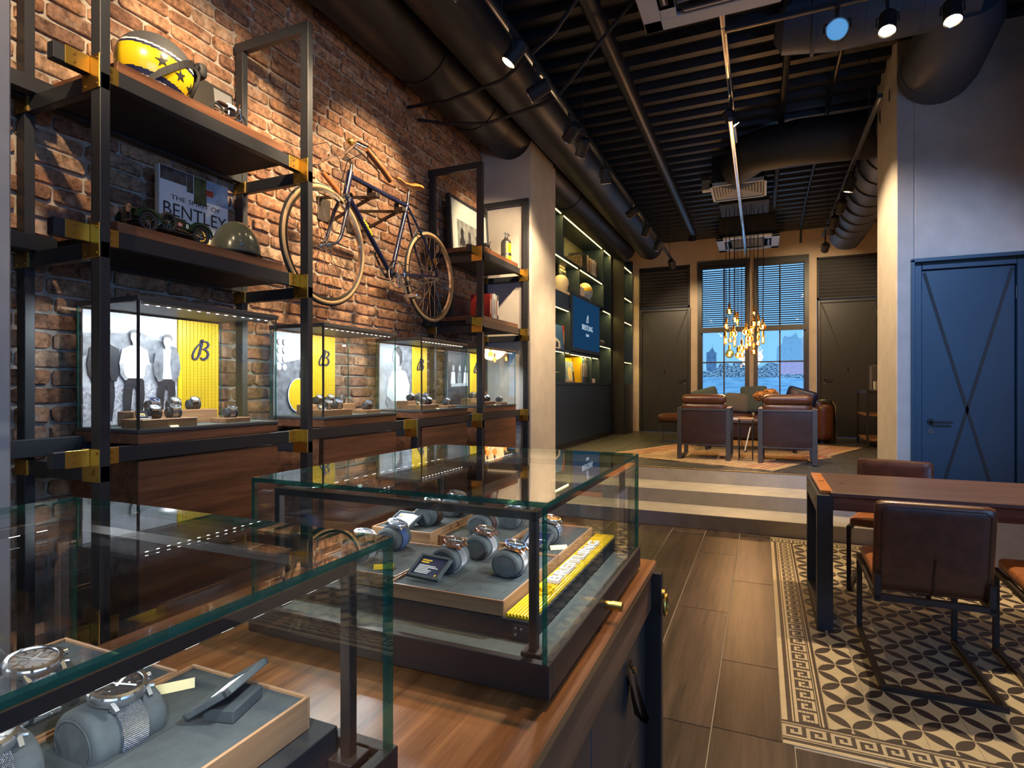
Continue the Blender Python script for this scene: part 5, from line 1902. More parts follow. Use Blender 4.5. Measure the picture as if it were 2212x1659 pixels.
def vintage_car(p):
    x, y, z = p
    t = thing('model_car', 'dark green vintage racing car model with number 8 on the second shelf', 'model', p)
    # runs along y, nose towards the camera (-y)
    b = MB()
    sec = [(-.150, .022, .050, .088), (-.145, .030, .045, .098), (-.02, .036, .045, .105), (.01, .040, .045, .108), (.09, .040, .045, .100), (.17, .026, .050, .085), (.195, .008, .060, .070)]
    vs = []
    for yy_, w, z0, z1 in sec:
        vs += [(x - w, y + yy_, z + z0), (x + w, y + yy_, z + z0), (x + w, y + yy_, z + z1 - .01), (x + w * .6, y + yy_, z + z1), (x - w * .6, y + yy_, z + z1), (x - w, y + yy_, z + z1 - .01)]
    n = len(sec)
    fs = [(j * 6 + k, j * 6 + (k + 1) % 6, (j + 1) * 6 + (k + 1) % 6, (j + 1) * 6 + k) for j in range(n - 1) for k in range(6)] + [tuple(range(6))[::-1], tuple(range((n - 1) * 6, n * 6))]
    b.add(vs, fs).build('body', 'green', t, True, 40)
    MB().box(x - .030, x + .030, y - .158, y - .148, z + .04, z + .108, 0, .004).build('radiator', 'chrome', t)
    MB().box(x - .026, x + .026, y - .1595, y - .158, z + .046, z + .100).build('radiator_core', 'matt_black', t)
    for sx in (-1, 1):
        MB().cyl((x + sx * .040, y - .172, z + .085), (x + sx * .040, y - .150, z + .085), .017, .010, 14).build('headlamp', 'chrome', t)
    MB().box(x - .030, x + .030, y + .005, y + .085, z + .100, z + .1035).build('cockpit', 'leather_dark', t)
    MB().box(x - .036, x + .036, y + .002, y + .004, z + .102, z + .132).build('windscreen', 'pane', t, False)
    MB().tube([(x - .02 + .014 * math.cos(a), y + .03, z + .118 + .014 * math.sin(a)) for a in [2 * PI * k / 14 for k in range(14)]], .0018, 5, 0, True).build('steering_wheel', 'matt_black', t)
    for sx in (-1, 1):
        for yy_, nm in ((-.105, 'front'), (.135, 'rear')):
            a_ = [(.05 + 2.9 * k / 12) for k in range(13)]
            MB().tube([(x + sx * .062, y + yy_ + .050 * math.cos(a), z + .042 + .050 * math.sin(a)) for a in a_], .011, 6).build('mudguard', 'green', t)
            w = MB().tube([(x + sx * .062, y + yy_ + .034 * math.cos(a), z + .042 + .034 * math.sin(a)) for a in [2 * PI * k / 22 for k in range(22)]], .0078, 8, 0, True).build('tyre', 'rubber', t)
            s_ = MB()
            for k in range(10):
                a = 2 * PI * k / 10
                s_.cyl((x + sx * .066, y + yy_, z + .042), (x + sx * .062, y + yy_ + .028 * math.cos(a), z + .042 + .028 * math.sin(a)), .0013, n=5)
            s_.cyl((x + sx * .058, y + yy_, z + .042), (x + sx * .072, y + yy_, z + .042), .006, n=10).tube([(x + sx * .063, y + yy_ + .027 * math.cos(a), z + .042 + .027 * math.sin(a)) for a in [2 * PI * k / 18 for k in range(18)]], .002, 5, 0, True)
            s_.build('spokes', 'chrome', w)
    sp = MB().tube([(x + .050, y - .010 + .034 * math.cos(a), z + .068 + .034 * math.sin(a)) for a in [2 * PI * k / 22 for k in range(22)]], .0078, 8, 0, True).build('spare_tyre', 'rubber', t)
    s_ = MB()
    for k in range(10):
        a = 2 * PI * k / 10
        s_.cyl((x + .054, y - .01, z + .068), (x + .050, y - .010 + .028 * math.cos(a), z + .068 + .028 * math.sin(a)), .0013, n=5)
    s_.build('spokes', 'chrome', sp)
    MB().box(x - .055, x + .055, y - .14, y + .16, z + .032, z + .038).build('chassis', 'matt_black', t)
    MB().text('8', (x + .0395, y + .085, z + .074), (0, 1, 0), (0, 0, 1), .020, 0, .0015).build('race_number', 'white', t, False)
    b = MB()
    b.box(x + .0395, x + .0405, y + .036, y + .062, z + .066, z + .082, 0)
    b.build('flag_badge', 'red', t, False)
    b = MB()
    b.box(x + .0405, x + .0410, y + .036, y + .062, z + .0727, z + .0753, 0).box(x + .0405, x + .0410, y + .0475, y + .0505, z + .066, z + .082, 0)
    b.build('flag_cross', 'white', t, False)
    b = MB().tube([(x + .052, y + .02, z + .05), (x + .054, y + .10, z + .045), (x + .05, y + .2, z + .043)], .004, 6)
    b.build('exhaust', 'chrome', t)


vintage_car((-2.37, 1.66, S2))

t = thing('half_shell_helmet', 'glossy olive half-shell helmet at the far end of the second shelf', 'helmet', (-2.37, 2.035, S2))
MB().ell((-2.37, 2.035, S2 + .012), (.115, .115, .165), 36, 18, 0, 0.0, 1.0).build('shell', 'olive', t, True, 60)
MB().tube([(-2.37 + .114 * math.cos(a), 2.035 + .114 * math.sin(a), S2 + .013) for a in [2 * PI * k / 32 for k in range(32)]], .006, 8, 0, True).build('edge_trim', 'rubber', t)
for a in (-.5, .3):
    MB().cyl((-2.37 + .113 * math.cos(a), 2.035 + .113 * math.sin(a), S2 + .045), (-2.37 + .118 * math.cos(a), 2.035 + .118 * math.sin(a), S2 + .045), .006, n=10).build('rivet', 'chrome', t)

# ---- things on the far rack
t = thing('framed_photo', 'framed black and white photo of riders leaning on the bricks of the far rack', 'picture', (-2.62, 4.99, S1))
R = dict(loc=(-2.60, 4.99, S1), ry=-.06)


def fp(b):
    return b.at(**R)


b = fp(MB())
b.box(-.045, .0, -.40, -.375, 0, .54, 0, .002).box(-.045, .0, .375, .40, 0, .54, 0, .002).box(-.045, 0, -.375, .375, 0, .025, 0, .002).box(-.045, 0, -.375, .375, .515, .54, 0, .002)
b.build('frame', 'black', t)
fp(MB()).box(-.03, -.012, -.376, .376, .024, .516).build('mount', 'white', t)
K['print_bw'] = mat('printed_scene', (.30, .30, .30), .4, vary=.7, vscale=16)
fp(MB()).box(-.012, -.011, -.26, .26, .075, .34).build('printed_scene', 'print_bw', t, False)
for yy_ in (-.17, -.02, .14):
    b = fp(MB())
    b.poly([(-.0105, yy_ + a, .09 + c_) for a, c_ in [(-.06, 0), (-.03, .02), (.0, .0), (.03, .02), (.06, 0), (.05, .06), (.03, .09), (.03, .16), (.0, .19), (-.03, .15), (-.02, .09), (-.05, .06)]], (.0005, 0, 0))
    b.build('printed_rider', 'pr_dark', t, False)
fp(MB()).box(-.010, -.007, -.376, .376, .024, .516).build('glazing', 'glass', t, False)

t = thing('nitrous_bottle', 'grey gas bottle with a yellow label on the far rack', 'bottle', (-2.36, 5.255, S1))
b = MB().lathe([(.040, 0), (.052, .006), (.052, .20), (.044, .222), (.020, .240), (.016, .252)], 28, 0, (-2.36, 5.255, S1)).build('cylinder', 'gunmetal', t)
b = MB().lathe([(.018, .250), (.018, .268), (.011, .272), (.011, .285), (.024, .287), (.024, .298)], 16, 0, (-2.36, 5.255, S1))
b.cyl((-2.36, 5.255, S1 + .262), (-2.36, 5.295, S1 + .262), .009, n=10).cyl((-2.36, 5.255, S1 + .262), (-2.32, 5.24, S1 + .270), .010, n=10)
b.build('valve', 'chrome', t)
for z0, z1 in ((.095, .19), (.025, .062)):
    vs = []
    for k in range(13):
        a = -1.1 + 1.5 * k / 12
        for z in (z0, z1):
            vs.append((-2.36 + .0528 * math.cos(a), 5.255 + .0528 * math.sin(a), S1 + z))
    MB().add(vs, [(2 * k, 2 * k + 2, 2 * k + 3, 2 * k + 1) for k in range(12)]).build('label', 'yellow', t)
for z in (.075, .015):
    MB().cyl((-2.36, 5.255, S1 + z), (-2.36, 5.255, S1 + z + .007), .0535, n=28).build('ring', 'matt_black', t)
t = thing('small_motorcycle_model', 'dark model motorcycle in front of the framed photo', 'model', (-2.40, 4.90, S1))
mb = MB()
x, y, z = -2.40, 4.90, S1
for dy in (-.07, .07):
    MB().tube([(x, y + dy + .038 * math.cos(a), z + .042 + .038 * math.sin(a)) for a in [2 * PI * k / 18 for k in range(18)]], .006, 7, 0, True).build('tyre', 'rubber', t)
MB().tube([(x, y + .07, z + .042), (x, y + .045, z + .12), (x + .03, y + .03, z + .135)], .005, 6).build('fork', 'chrome', t)
MB().rbox((x, y, z + .10), (.035, .09, .035), .014, 5).build('fuel_tank', 'matt_black', t)
MB().rbox((x, y - .01, z + .055), (.04, .07, .05), .012, 4).build('engine', 'steel', t)
MB().tube([(x, y + .04, z + .09), (x, y - .03, z + .09), (x, y - .075, z + .042)], .004, 6).build('frame', 'matt_black', t)

t = thing('black_box_frame', 'black framed box standing on the lower shelf of the far rack', 'box', (-2.56, 4.68, S2))
MB().box(-2.62, -2.55, 4.50, 4.86, S2, S2 + .20, 0, .004).build('case', 'matt_black', t)
MB().box(-2.55, -2.548, 4.52, 4.84, S2 + .02, S2 + .18).build('front', 'pr_dark', t, False)
t = thing('gold_trophy', 'small golden figure trophy before the black box', 'trophy', (-2.42, 4.745, S2))
MB().lathe([(.030, 0), (.030, .012), (.016, .018), (.012, .04), (.020, .05)], 18, 0, (-2.42, 4.745, S2)).build('base', 'gold', t)
MB().tube([(-2.42, 4.745, S2 + .045), (-2.42, 4.74, S2 + .09), (-2.415, 4.75, S2 + .12)], [.016, .020, .010], 10).build('figure', 'gold', t)
MB().tube([(-2.42, 4.72, S2 + .15), (-2.42, 4.735, S2 + .10), (-2.42, 4.765, S2 + .10), (-2.42, 4.785, S2 + .16)], .006, 8).build('arms', 'gold', t)
MB().ell((-2.415, 4.752, S2 + .137), (.012, .012, .016), 12, 8).build('head', 'gold', t)


def book(p, th, dp, h, m_, label, spine=None, group=None, title=True, axis='y', page='cream'):
    """upright book, spine to +x, thickness along y"""
    x, y, z = p
    t = thing('book', label, 'book', p, 0, group)
    MB().box(x - dp, x, y - th / 2, y - th / 2 + .003, z, z + h).box(x - dp, x, y + th / 2 - .003, y + th / 2, z, z + h).box(x - .003, x + .001, y - th / 2, y + th / 2, z, z + h, 0, .001).build('cover', m_, t, False)
    MB().box(x - dp + .005, x - .003, y - th / 2 + .003, y + th / 2 - .003, z + .003, z + h - .004).build('pages', page, t, False)
    if title:
        MB().box(x + .001, x + .0015, y - th * .22, y + th * .22, z + h * .25, z + h * .8).build('spine_title', spine or 'white', t, False)
    return t


for k, (m_, th, h, sp, lb) in enumerate([('white', .030, .262, 'pr_dark', 'white book with dark title, left of three beside the trophy'), ('lgrey', .026, .255, 'red', 'light grey book with red title, middle of three beside the trophy'), ('dgrey', .036, .258, 'white', 'dark patterned book with white title, right of three beside the trophy')]):
    book((-2.36, 4.985 + .038 * k, S2), th, .19, h, m_, lb, sp)
t = book((-2.36, 4.90, S2), .05, .20, .25, 'red', 'red book upright behind the rack post', 'cream')

# ---- bicycle on its wall bracket
BX = -2.25
bk = thing('bicycle', 'dark blue road bicycle with tan saddle hung on the brick wall', 'bicycle', (BX - .080, 3.1586, 1.8166))
bk.scale = (1.0356,) * 3
ROOT[bk.name] = Matrix.Translation((BX, 3.05, 1.80))


def P3(y, z, x=BX):
    return (x, y, z)


FH, RH, BB = (2.532, 2.132), (3.645, 2.147), (3.152, 2.077)
HT, HB, SC_ = (2.742, 2.622), (2.700, 2.467), (3.335, 2.586)
fr_ = bk
MB().tube([P3(*HT), P3(*HB)], .0185, 14).build('head_tube', 'navy_gloss', bk)
MB().tube([P3(HT[0] + .004, HT[1] - .028), P3(SC_[0], SC_[1])], .0145, 14).build('top_tube', 'navy_gloss', bk)
dt = MB().tube([P3(HB[0] + .006, HB[1] + .015), P3(*BB)], .0165, 14).build('down_tube', 'navy_gloss', bk)
MB().tube([P3(SC_[0] + .004, SC_[1] + .02), P3(*BB)], .0155, 14).build('seat_tube', 'navy_gloss', bk)
for sx in (-1, 1):
    MB().tube([P3(SC_[0], SC_[1] - .01, BX + sx * .012), P3(3.50, 2.36, BX + sx * .05), P3(RH[0], RH[1], BX + sx * .062)], [.008, .008, .006], 10).build('seat_stay', 'navy_gloss', bk)
    MB().tube([P3(BB[0] + .03, BB[1] + .004, BX + sx * .03), P3(3.30, 2.10, BX + sx * .048), P3(RH[0], RH[1], BX + sx * .062)], [.011, .011, .007], 10).build('chain_stay', 'navy_gloss', bk)
    MB().tube([P3(HB[0] - .005, HB[1] - .02, BX + sx * .035), P3(2.655, 2.36, BX + sx * .048), P3(2.60, 2.20, BX + sx * .052), P3(2.57, 2.155, BX + sx * .052), P3(FH[0], FH[1], BX + sx * .052)], [.012, .012, .010, .008, .007], 10).build('fork_blade', 'navy_gloss', bk)
MB().cyl(P3(HB[0] - .004, HB[1] - .008, BX - .045), P3(HB[0] - .004, HB[1] - .008, BX + .045), .016, n=12).build('fork_crown', 'chrome', bk)
MB().cyl(P3(*BB, BX - .036), P3(*BB, BX + .036), .021, n=16).build('bottom_bracket', 'navy_gloss', bk)
vs = MB()
for k in range(7):
    q = .32 + k * .028
    yy_, zz_ = HB[0] + .006 + (BB[0] - HB[0]) * q, HB[1] + .015 + (BB[1] - HB[1]) * q
    vs.box(BX + .0155, BX + .0175, yy_ - .005, yy_ + .005, zz_ - .008, zz_ + .008)
vs.build('frame_lettering', 'yellow', dt, False)


def wheel(cy_, cz, r, x, nm):
    w = MB().tube([(x, cy_ + (r - .014) * math.cos(a), cz + (r - .014) * math.sin(a)) for a in [2 * PI * k / 72 for k in range(72)]], .0145, 12, 0, True).build('tyre', 'tanwall', bk)
    MB().tube([(x, cy_ + (r - .004) * math.cos(a), cz + (r - .004) * math.sin(a)) for a in [2 * PI * k / 72 for k in range(72)]], .0095, 8, 0, True).build('tread', 'rubber', w)
    b = MB()
    vs, n = [], 72
    for k in range(n):
        a = 2 * PI * k / n
        for dx, rr in ((-.011, r - .024), (.011, r - .024), (.009, r - .040), (-.009, r - .040)):
            vs.append((x + dx, cy_ + rr * math.cos(a), cz + rr * math.sin(a)))
    b.add(vs, [(k * 4 + j, k * 4 + (j + 1) % 4, ((k + 1) % n) * 4 + (j + 1) % 4, ((k + 1) % n) * 4 + j) for k in range(n) for j in range(4)])
    b.build('rim', 'chrome', bk)
    b = MB()
    for k in range(32):
        a = 2 * PI * k / 32
        sx = 1 if k % 2 else -1
        a2 = a + (.9 if k % 4 < 2 else -.9)
        b.cyl((x + sx * .026, cy_ + .020 * math.cos(a2), cz + .020 * math.sin(a2)), (x, cy_ + (r - .036) * math.cos(a), cz + (r - .036) * math.sin(a)), .0013, n=4)
    b.build('spokes', 'chrome', bk)
    MB().cyl((x - .05, cy_, cz), (x + .05, cy_, cz), .010, n=12).cyl((x - .030, cy_, cz), (x - .024, cy_, cz), .024, n=16).cyl((x + .024, cy_, cz), (x + .030, cy_, cz), .024, n=16).cyl((x - .07, cy_, cz), (x + .07, cy_, cz), .0045, n=8).build('hub', 'chrome', bk)


wheel(*FH, .334, BX, 'front')
wheel(*RH, .330, BX, 'rear')
MB().tube([P3(*HT), P3(HT[0] + .010, HT[1] + .045), P3(HT[0] - .02, HT[1] + .065), P3(HT[0] - .065, HT[1] + .065)], .0115, 12).build('stem', 'chrome', bk)
bar = [(-2.52, 2.86, 2.655), (-2.515, 2.78, 2.685), (-2.48, 2.72, 2.698), (-2.40, 2.685, 2.695), (-2.25, 2.675, 2.688), (-2.13, 2.60, 2.690), (-2.04, 2.55, 2.680), (-1.995, 2.575, 2.655), (-1.985, 2.63, 2.625)]
MB().tube(bar, .0115, 10).build('handlebar', 'chrome', bk)
MB().tube([(-1.990, 2.56, 2.640), (-1.985, 2.62, 2.610), (-1.975, 2.69, 2.570), (-1.970, 2.755, 2.530)], [.016, .018, .017, .018], 12).build('grip', 'leather_tan', bk)
MB().tube([(-2.518, 2.80, 2.68), (-2.522, 2.90, 2.635), (-2.525, 2.98, 2.59)], [.016, .018, .018], 12).build('grip', 'leather_tan', bk)
MB().tube([(-2.08, 2.56, 2.67), (-2.03, 2.60, 2.62), (-2.01, 2.70, 2.565)], .005, 6).build('brake_lever', 'chrome', bk)
MB().tube([(-2.47, 2.70, 2.68), (-2.50, 2.62, 2.66), (-2.515, 2.55, 2.67)], .005, 6).build('brake_lever', 'chrome', bk)
MB().ell((-2.12, 2.585, 2.715), (.022, .022, .018), 16, 10).build('bell', 'brass', bk)
MB().tube([(-2.47, 2.62, 2.665), (-2.42, 2.58, 2.74), (-2.32, 2.62, 2.76), (-2.26, 2.66, 2.66), (-2.23, 2.68, 2.50)], .0025, 6).build('cable', 'matt_black', bk)
MB().tube([(-2.06, 2.60, 2.64), (-2.12, 2.56, 2.60), (-2.2, 2.60, 2.50), (-2.235, 2.64, 2.44)], .0025, 6).build('cable', 'matt_black', bk)
MB().tube([P3(SC_[0] - .001, SC_[1] - .01), P3(3.360, 2.715)], .0125, 12).build('seat_post', 'chrome', bk)
b = MB()
sp = []
for k, (yy_, w, h_) in enumerate([(3.205, .014, .012), (3.235, .020, .016), (3.29, .024, .016), (3.345, .042, .020), (3.40, .066, .030), (3.445, .072, .036), (3.465, .058, .034)]):
    for j in range(9):
        a = PI * j / 8
        sp.append((BX + w * math.cos(a), yy_, 2.735 + h_ * math.sin(a) - .010 * (k in (2, 3))))
b.add(sp, [(k * 9 + j, k * 9 + j + 1, (k + 1) * 9 + j + 1, (k + 1) * 9 + j) for k in range(6) for j in range(8)] + [(k * 9 + 8, k * 9, k * 9 + 9, k * 9 + 17) for k in range(6)] + [tuple(range(9)), tuple(range(54, 63))[::-1]])
b.build('saddle', 'leather_orange', bk, True, 60)
for sx in (-1, 1):
    MB().tube([(BX + sx * .008, 3.215, 2.735), (BX + sx * .022, 3.28, 2.708), (BX + sx * .024, 3.38, 2.705), (BX + sx * .05, 3.455, 2.735)], .0035, 6).build('saddle_rail', 'chrome', bk)
b = MB().tube([(BX + .045, BB[0] + .088 * math.cos(a), BB[1] + .088 * math.sin(a)) for a in [2 * PI * k / 40 for k in range(40)]], .0045, 6, 0, True)
for k in range(5):
    a = 2 * PI * k / 5
    b.tube([(BX + .045, BB[0], BB[1]), (BX + .045, BB[0] + .086 * math.cos(a), BB[1] + .086 * math.sin(a))], .005, 6)
b.build('chainring', 'chrome', bk)
for sx, a in ((1, -.95), (-1, 2.19)):
    e = (BX + sx * .07, BB[0] + .165 * math.cos(a), BB[1] + .165 * math.sin(a))
    MB().tube([(BX + sx * .055, BB[0], BB[1]), e], [.011, .009], 10).build('crank', 'chrome', bk)
    MB().box(min(e[0], e[0] + sx * .09), max(e[0], e[0] + sx * .09), e[1] - .035, e[1] + .035, e[2] - .011, e[2] + .011, 0, .004).build('pedal', 'chrome', bk)
ch_ = [(BB[0] + .088 * math.cos(a), BB[1] + .088 * math.sin(a)) for a in [PI / 2 + PI * k / 12 for k in range(13)]] + [(RH[0] + .030 * math.cos(a), RH[1] + .030 * math.sin(a)) for a in [-PI / 2 + PI * k / 8 for k in range(9)]]
MB().tube([(BX + .045, a, c_) for a, c_ in ch_], .0038, 6, 0, True).build('chain', 'steel', bk)
MB().cyl((BX + .038, *RH), (BX + .052, *RH), .032, n=20).build('sprocket', 'steel', bk)
for yy_, zz_ in ((HB[0] - .02, HB[1] - .005), (3.475, 2.46)):
    MB().box(BX - .03, BX + .03, yy_ - .012, yy_ + .012, zz_ - .035, zz_ + .0, 0, .005).build('brake_caliper', 'chrome', bk)
wbk = thing('bicycle_bracket', 'black steel bracket holding the bicycle off the bricks', 'bracket', (WX, 3.1, 2.42))
BX = -2.33
for yy_, zz_ in ((3.07, 2.626), (3.371, 2.618)):
    MB().box(WX - .005, WX + .012, yy_ - .06, yy_ + .06, zz_ - .16, zz_ + .0, 0, .003).build('wall_plate', 'bronze', wbk)
    MB().tube([(WX + .01, yy_ - .03, zz_ - .005), (BX - .03, yy_, zz_ - .045)], .012, 4).build('arm', 'bronze', wbk)
    MB().tube([(WX + .01, yy_ + .05, zz_ - .15), (BX - .03, yy_ + .01, zz_ - .045)], .012, 4).build('strut', 'bronze', wbk)
    MB().box(BX - .04, BX + .04, yy_ - .022, yy_ + .022, zz_ - .055, zz_ - .022, 0, .004).box(BX - .04, BX - .022, yy_ - .022, yy_ + .022, zz_ - .03, zz_ + .012, 0, .004).build('cradle', 'bronze', wbk)

# ================================================================ SALES COUNTER WITH TWO GLASS CASES
CT = 0.875
co = thing('sales_counter', 'long walnut topped sales counter with black drawers in the foreground', 'counter', (-.66, .2, 0))
MB().box(-1.085, -.256, -1.3, 1.545, CT - .022, CT, 0, .003).build('worktop', 'counter', co)
MB().box(-1.075, -.262, -1.29, 1.538, CT - .115, CT - .0225, 0, .001).build('apron', 'walnut', co)
MB().box(-1.065, -.300, -1.28, 1.50, .08, CT - .118).build('carcass', 'matt_black', co)
MB().box(-1.04, -.32, -1.2, 1.45, 0, .08).build('toe_kick', 'matt_black', co)
MB().box(-.300, -.236, 1.500, 1.530, 0, CT - .02, 0, .002).build('corner_post', 'bronze', co)
MB().box(-1.09, -1.04, 1.500, 1.530, 0, CT - .116, 0, .002).build('corner_post', 'bronze', co)
for y0, y1 in ((.985, 1.492), (.475, .980), (-.035, .470)):
    for z0, z1 in ((.505, .738), (.270, .500), (.09, .265)):
        d = MB().box(-.302, -.276, y0, y1, z0, z1, 0, .002).build('drawer', 'gunmetal', co)
        if z0 > .5 or y0 > .9:
            ym = (y0 + y1) / 2 + .05
            zt = z1 - .045
            b = MB()
            pts = [(-.276, zt + .02), (-.270, zt + .022), (-.262, zt + .005), (-.254, zt - .035), (-.244, zt - .070), (-.238, zt - .092), (-.243, zt - .104), (-.254, zt - .098), (-.264, zt - .060), (-.272, zt - .015), (-.276, zt - .0)]
            vs = []
            for k, (x, z) in enumerate(pts):
                w = .016 - .003 * math.sin(PI * k / 10)
                tw = .9 * min(1, k / 5) if k < 8 else .9 * (10 - k) / 3
                vs += [(x + w * math.sin(tw), ym - w * math.cos(tw), z), (x - w * math.sin(tw) * .6, ym + w * math.cos(tw), z)]
            b.add(vs, [(2 * k, 2 * k + 1, 2 * k + 3, 2 * k + 2) for k in range(len(pts) - 1)])
            vs2 = [(x - .0035, y, z - .001) for x, y, z in vs]
            b.add(vs2, [(2 * k, 2 * k + 2, 2 * k + 3, 2 * k + 1) for k in range(len(pts) - 1)])
            b.build('leather_pull', 'leather_dark', d, True, 60)
            MB().cyl((-.266, ym, zt + .004), (-.259, ym, zt + .004), .0065, n=14).build('rivet', 'brass', d)
MB().cyl((-.236, 1.512, .80), (-.228, 1.512, .80), .012, n=14).tube([(-.226, 1.512 + .026 * math.cos(a), .772 + .026 * math.sin(a)) for a in [2 * PI * k / 24 for k in range(24)]], .0035, 8, 0, True).build('ring_pull', 'brass', co)


def counter_case(x0, x1, y0, y1, label, knob=None):
    t = thing('counter_display_case', label, 'display case', ((x0 + x1) / 2, (y0 + y1) / 2, CT))
    zb, zg, zt = CT + .010, .934, 1.168
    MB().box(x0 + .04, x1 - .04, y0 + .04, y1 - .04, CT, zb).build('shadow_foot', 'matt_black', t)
    w = .011
    b = MB()
    b.box(x0 - .004, x1 + .004, y0 - .004, y0 + w, zb, zg, 0, .001).box(x0 - .004, x1 + .004, y1 - w, y1 + .004, zb, zg, 0, .001)
    b.box(x0 - .004, x0 + w, y0 + w, y1 - w, zb, zg, 0, .001).box(x1 - w, x1 + .004, y0 + w, y1 - w, zb, zg, 0, .001)
    b.build('base_frame', 'bronze', t)
    MB().box(x0 + w, x1 - w, y0 + w, y1 - w, zb, .921).build('base_floor', 'bronze', t)
    MB().rbox(((x0 + x1) / 2, (y0 + y1) / 2, .923), (x1 - x0 - 2 * w - .006, y1 - y0 - 2 * w - .006, .010), .0045, 8).build('felt_floor', 'felt', t)
    g = .008
    pane('glass_side', x1 - g, x1, y0, y1, zg - .004, zt - g, t)
    pane('glass_side', x0, x0 + g, y0, y1, zg - .004, zt - g, t)
    pane('glass_side', x0 + g, x1 - g, y0, y0 + g, zg - .004, zt - g, t)
    pane('glass_side', x0 + g, x1 - g, y1 - g, y1, zg - .004, zt - g, t)
    pane('glass_top', x0, x1, y0, y1, zt - g, zt, t)
    i_, s_ = .034, .0065
    zf = zt - .028
    for y in (y0 + i_, y1 - i_):
        MB().box(x0 + i_ - s_, x1 - i_ + s_, y - s_, y + s_, zf - .0065, zf + .0065, 0, .001).build('frame_bar', 'bronze', t)
    for x in (x0 + i_, x1 - i_):
        MB().box(x - s_, x + s_, y0 + i_ + s_, y1 - i_ - s_, zf - .0065, zf + .0065, 0, .001).build('frame_bar', 'bronze', t)
        for y in (y0 + i_, y1 - i_):
            lg = MB().box(x - s_, x + s_, y - s_, y + s_, .928, zf - .0065, 0, .001).build('frame_leg', 'bronze', t)
            MB().box(x - .016, x + .016, y - .016, y + .016, .928, .937, 0, .001).build('foot_plate', 'bronze', lg)
    for x, sx in ((x0 + i_, 1), (x1 - i_, -1)):
        st = MB()
        n = 18
        for k in range(n):
            y = y0 + .06 + k * (y1 - y0 - .12) / (n - 1)
            st.box(x - .003, x + .003, y - .006, y + .006, zf - .0078, zf - .0066)
        st.build('light_strip', 'led_white', t)
        for k in range(4):
            yl = y0 + .06 + (y1 - y0 - .12) * (k + .5) / 4
            light('SPOT', 'case_strip', (x + sx * .003, yl, zf - .011), 1.3, COOL, (x + sx * .16, yl, .95), .005, None, 150, .6)
    if knob:
        MB().cyl((x1 + .004, knob, .909), (x1 + .016, knob, .909), .008, n=18).cyl((x1 + .016, knob, .909), (x1 + .036, knob, .909), .0092, n=18).build('lock_knob', 'brass', t)
    return t


C1 = (-.962, -.377, -.140, .532)
C2 = (-.864, -.283, .776, 1.443)
counter_case(*C1, 'glass counter case cut off at the lower left corner of the photo')
counter_case(*C2, 'glass counter case with ten watches on the far end of the counter', 1.10)


def platform(x0, x1, y0, y1, z0, z1, label):
    t = thing('display_platform', label, 'platform', ((x0 + x1) / 2, (y0 + y1) / 2, z0))
    MB().box(x0, x1, y0, y1, z0, z1, 0, .001).build('body', 'matt_black', t)
    for x, y, dx, dy in ((x1, y0, -1, 0), (x1, y1, -1, 0)):
        b = MB()
        yy_ = y - .002 if y == y0 else y
        b.box(x - .034, x - .001, yy_, yy_ + .002, z0, z1 - .006, 0, .0006)
        for px, pz in ((-.028, -.012), (-.018, -.012), (-.028, -.022)):
            b.cyl((x + px, yy_ if y == y0 else yy_ + .002, z1 + pz), (x + px, yy_ - .0015 if y == y0 else yy_ + .0035, z1 + pz), .0022, n=8, mi=1)
        b.build('corner_plate', ['black', 'steel'], t)
    return t


platform(C2[0] + .026, -.334, .846, 1.408, .9285, .960, 'black platform under the trays in the far counter case')
platform(C1[0] + .03, -.425, -.06, .497, .9285, .965, 'black platform under the trays in the near counter case')


def tray(x0, x1, y0, y1, z0, z1, label, panels=()):
    t = thing('watch_tray', label, 'tray', ((x0 + x1) / 2, (y0 + y1) / 2, z0))
    w = .0035
    MB().box(x0, x1, y0, y0 + w, z0, z1, 0, .0008).build('side', 'tray_x', t)
    MB().box(x0, x1, y1 - w, y1, z0, z1, 0, .0008).build('side', 'tray_x', t)
    MB().box(x0, x0 + w, y0 + w, y1 - w, z0, z1, 0, .0008).build('side', 'tray', t)
    MB().box(x1 - w, x1, y0 + w, y1 - w, z0, z1, 0, .0008).build('side', 'tray', t)
    MB().box(x0 + w, x1 - w, y0 + w, y1 - w, z0 + .001, z1 - .0035).build('pad', 'suede', t)
    for px0, px1, py0, py1 in panels:
        b = MB()
        e = .0009
        for a in ((px0, px1, py0, py0 + e), (px0, px1, py1 - e, py1), (px0, px0 + e, py0, py1), (px1 - e, px1, py0, py1)):
            b.box(*a, z1 - .0036, z1 - .0033)
        xm, ym = (px0 + px1) / 2, (py0 + py1) / 2
        b.tube([(xm + .0045 * math.cos(2 * PI * k / 12), ym + .0045 * math.sin(2 * PI * k / 12), z1 - .0034) for k in range(12)], .0003, 4, 0, True)
        b.build('cover_line', 'suede_dark', t, False)
    return t


def slot(x, y, z, w, d, par):
    MB().box(x - w / 2, x + w / 2, y - d / 2, y + d / 2, z, z + .0006).build('slot', 'suede_dark', par, False)


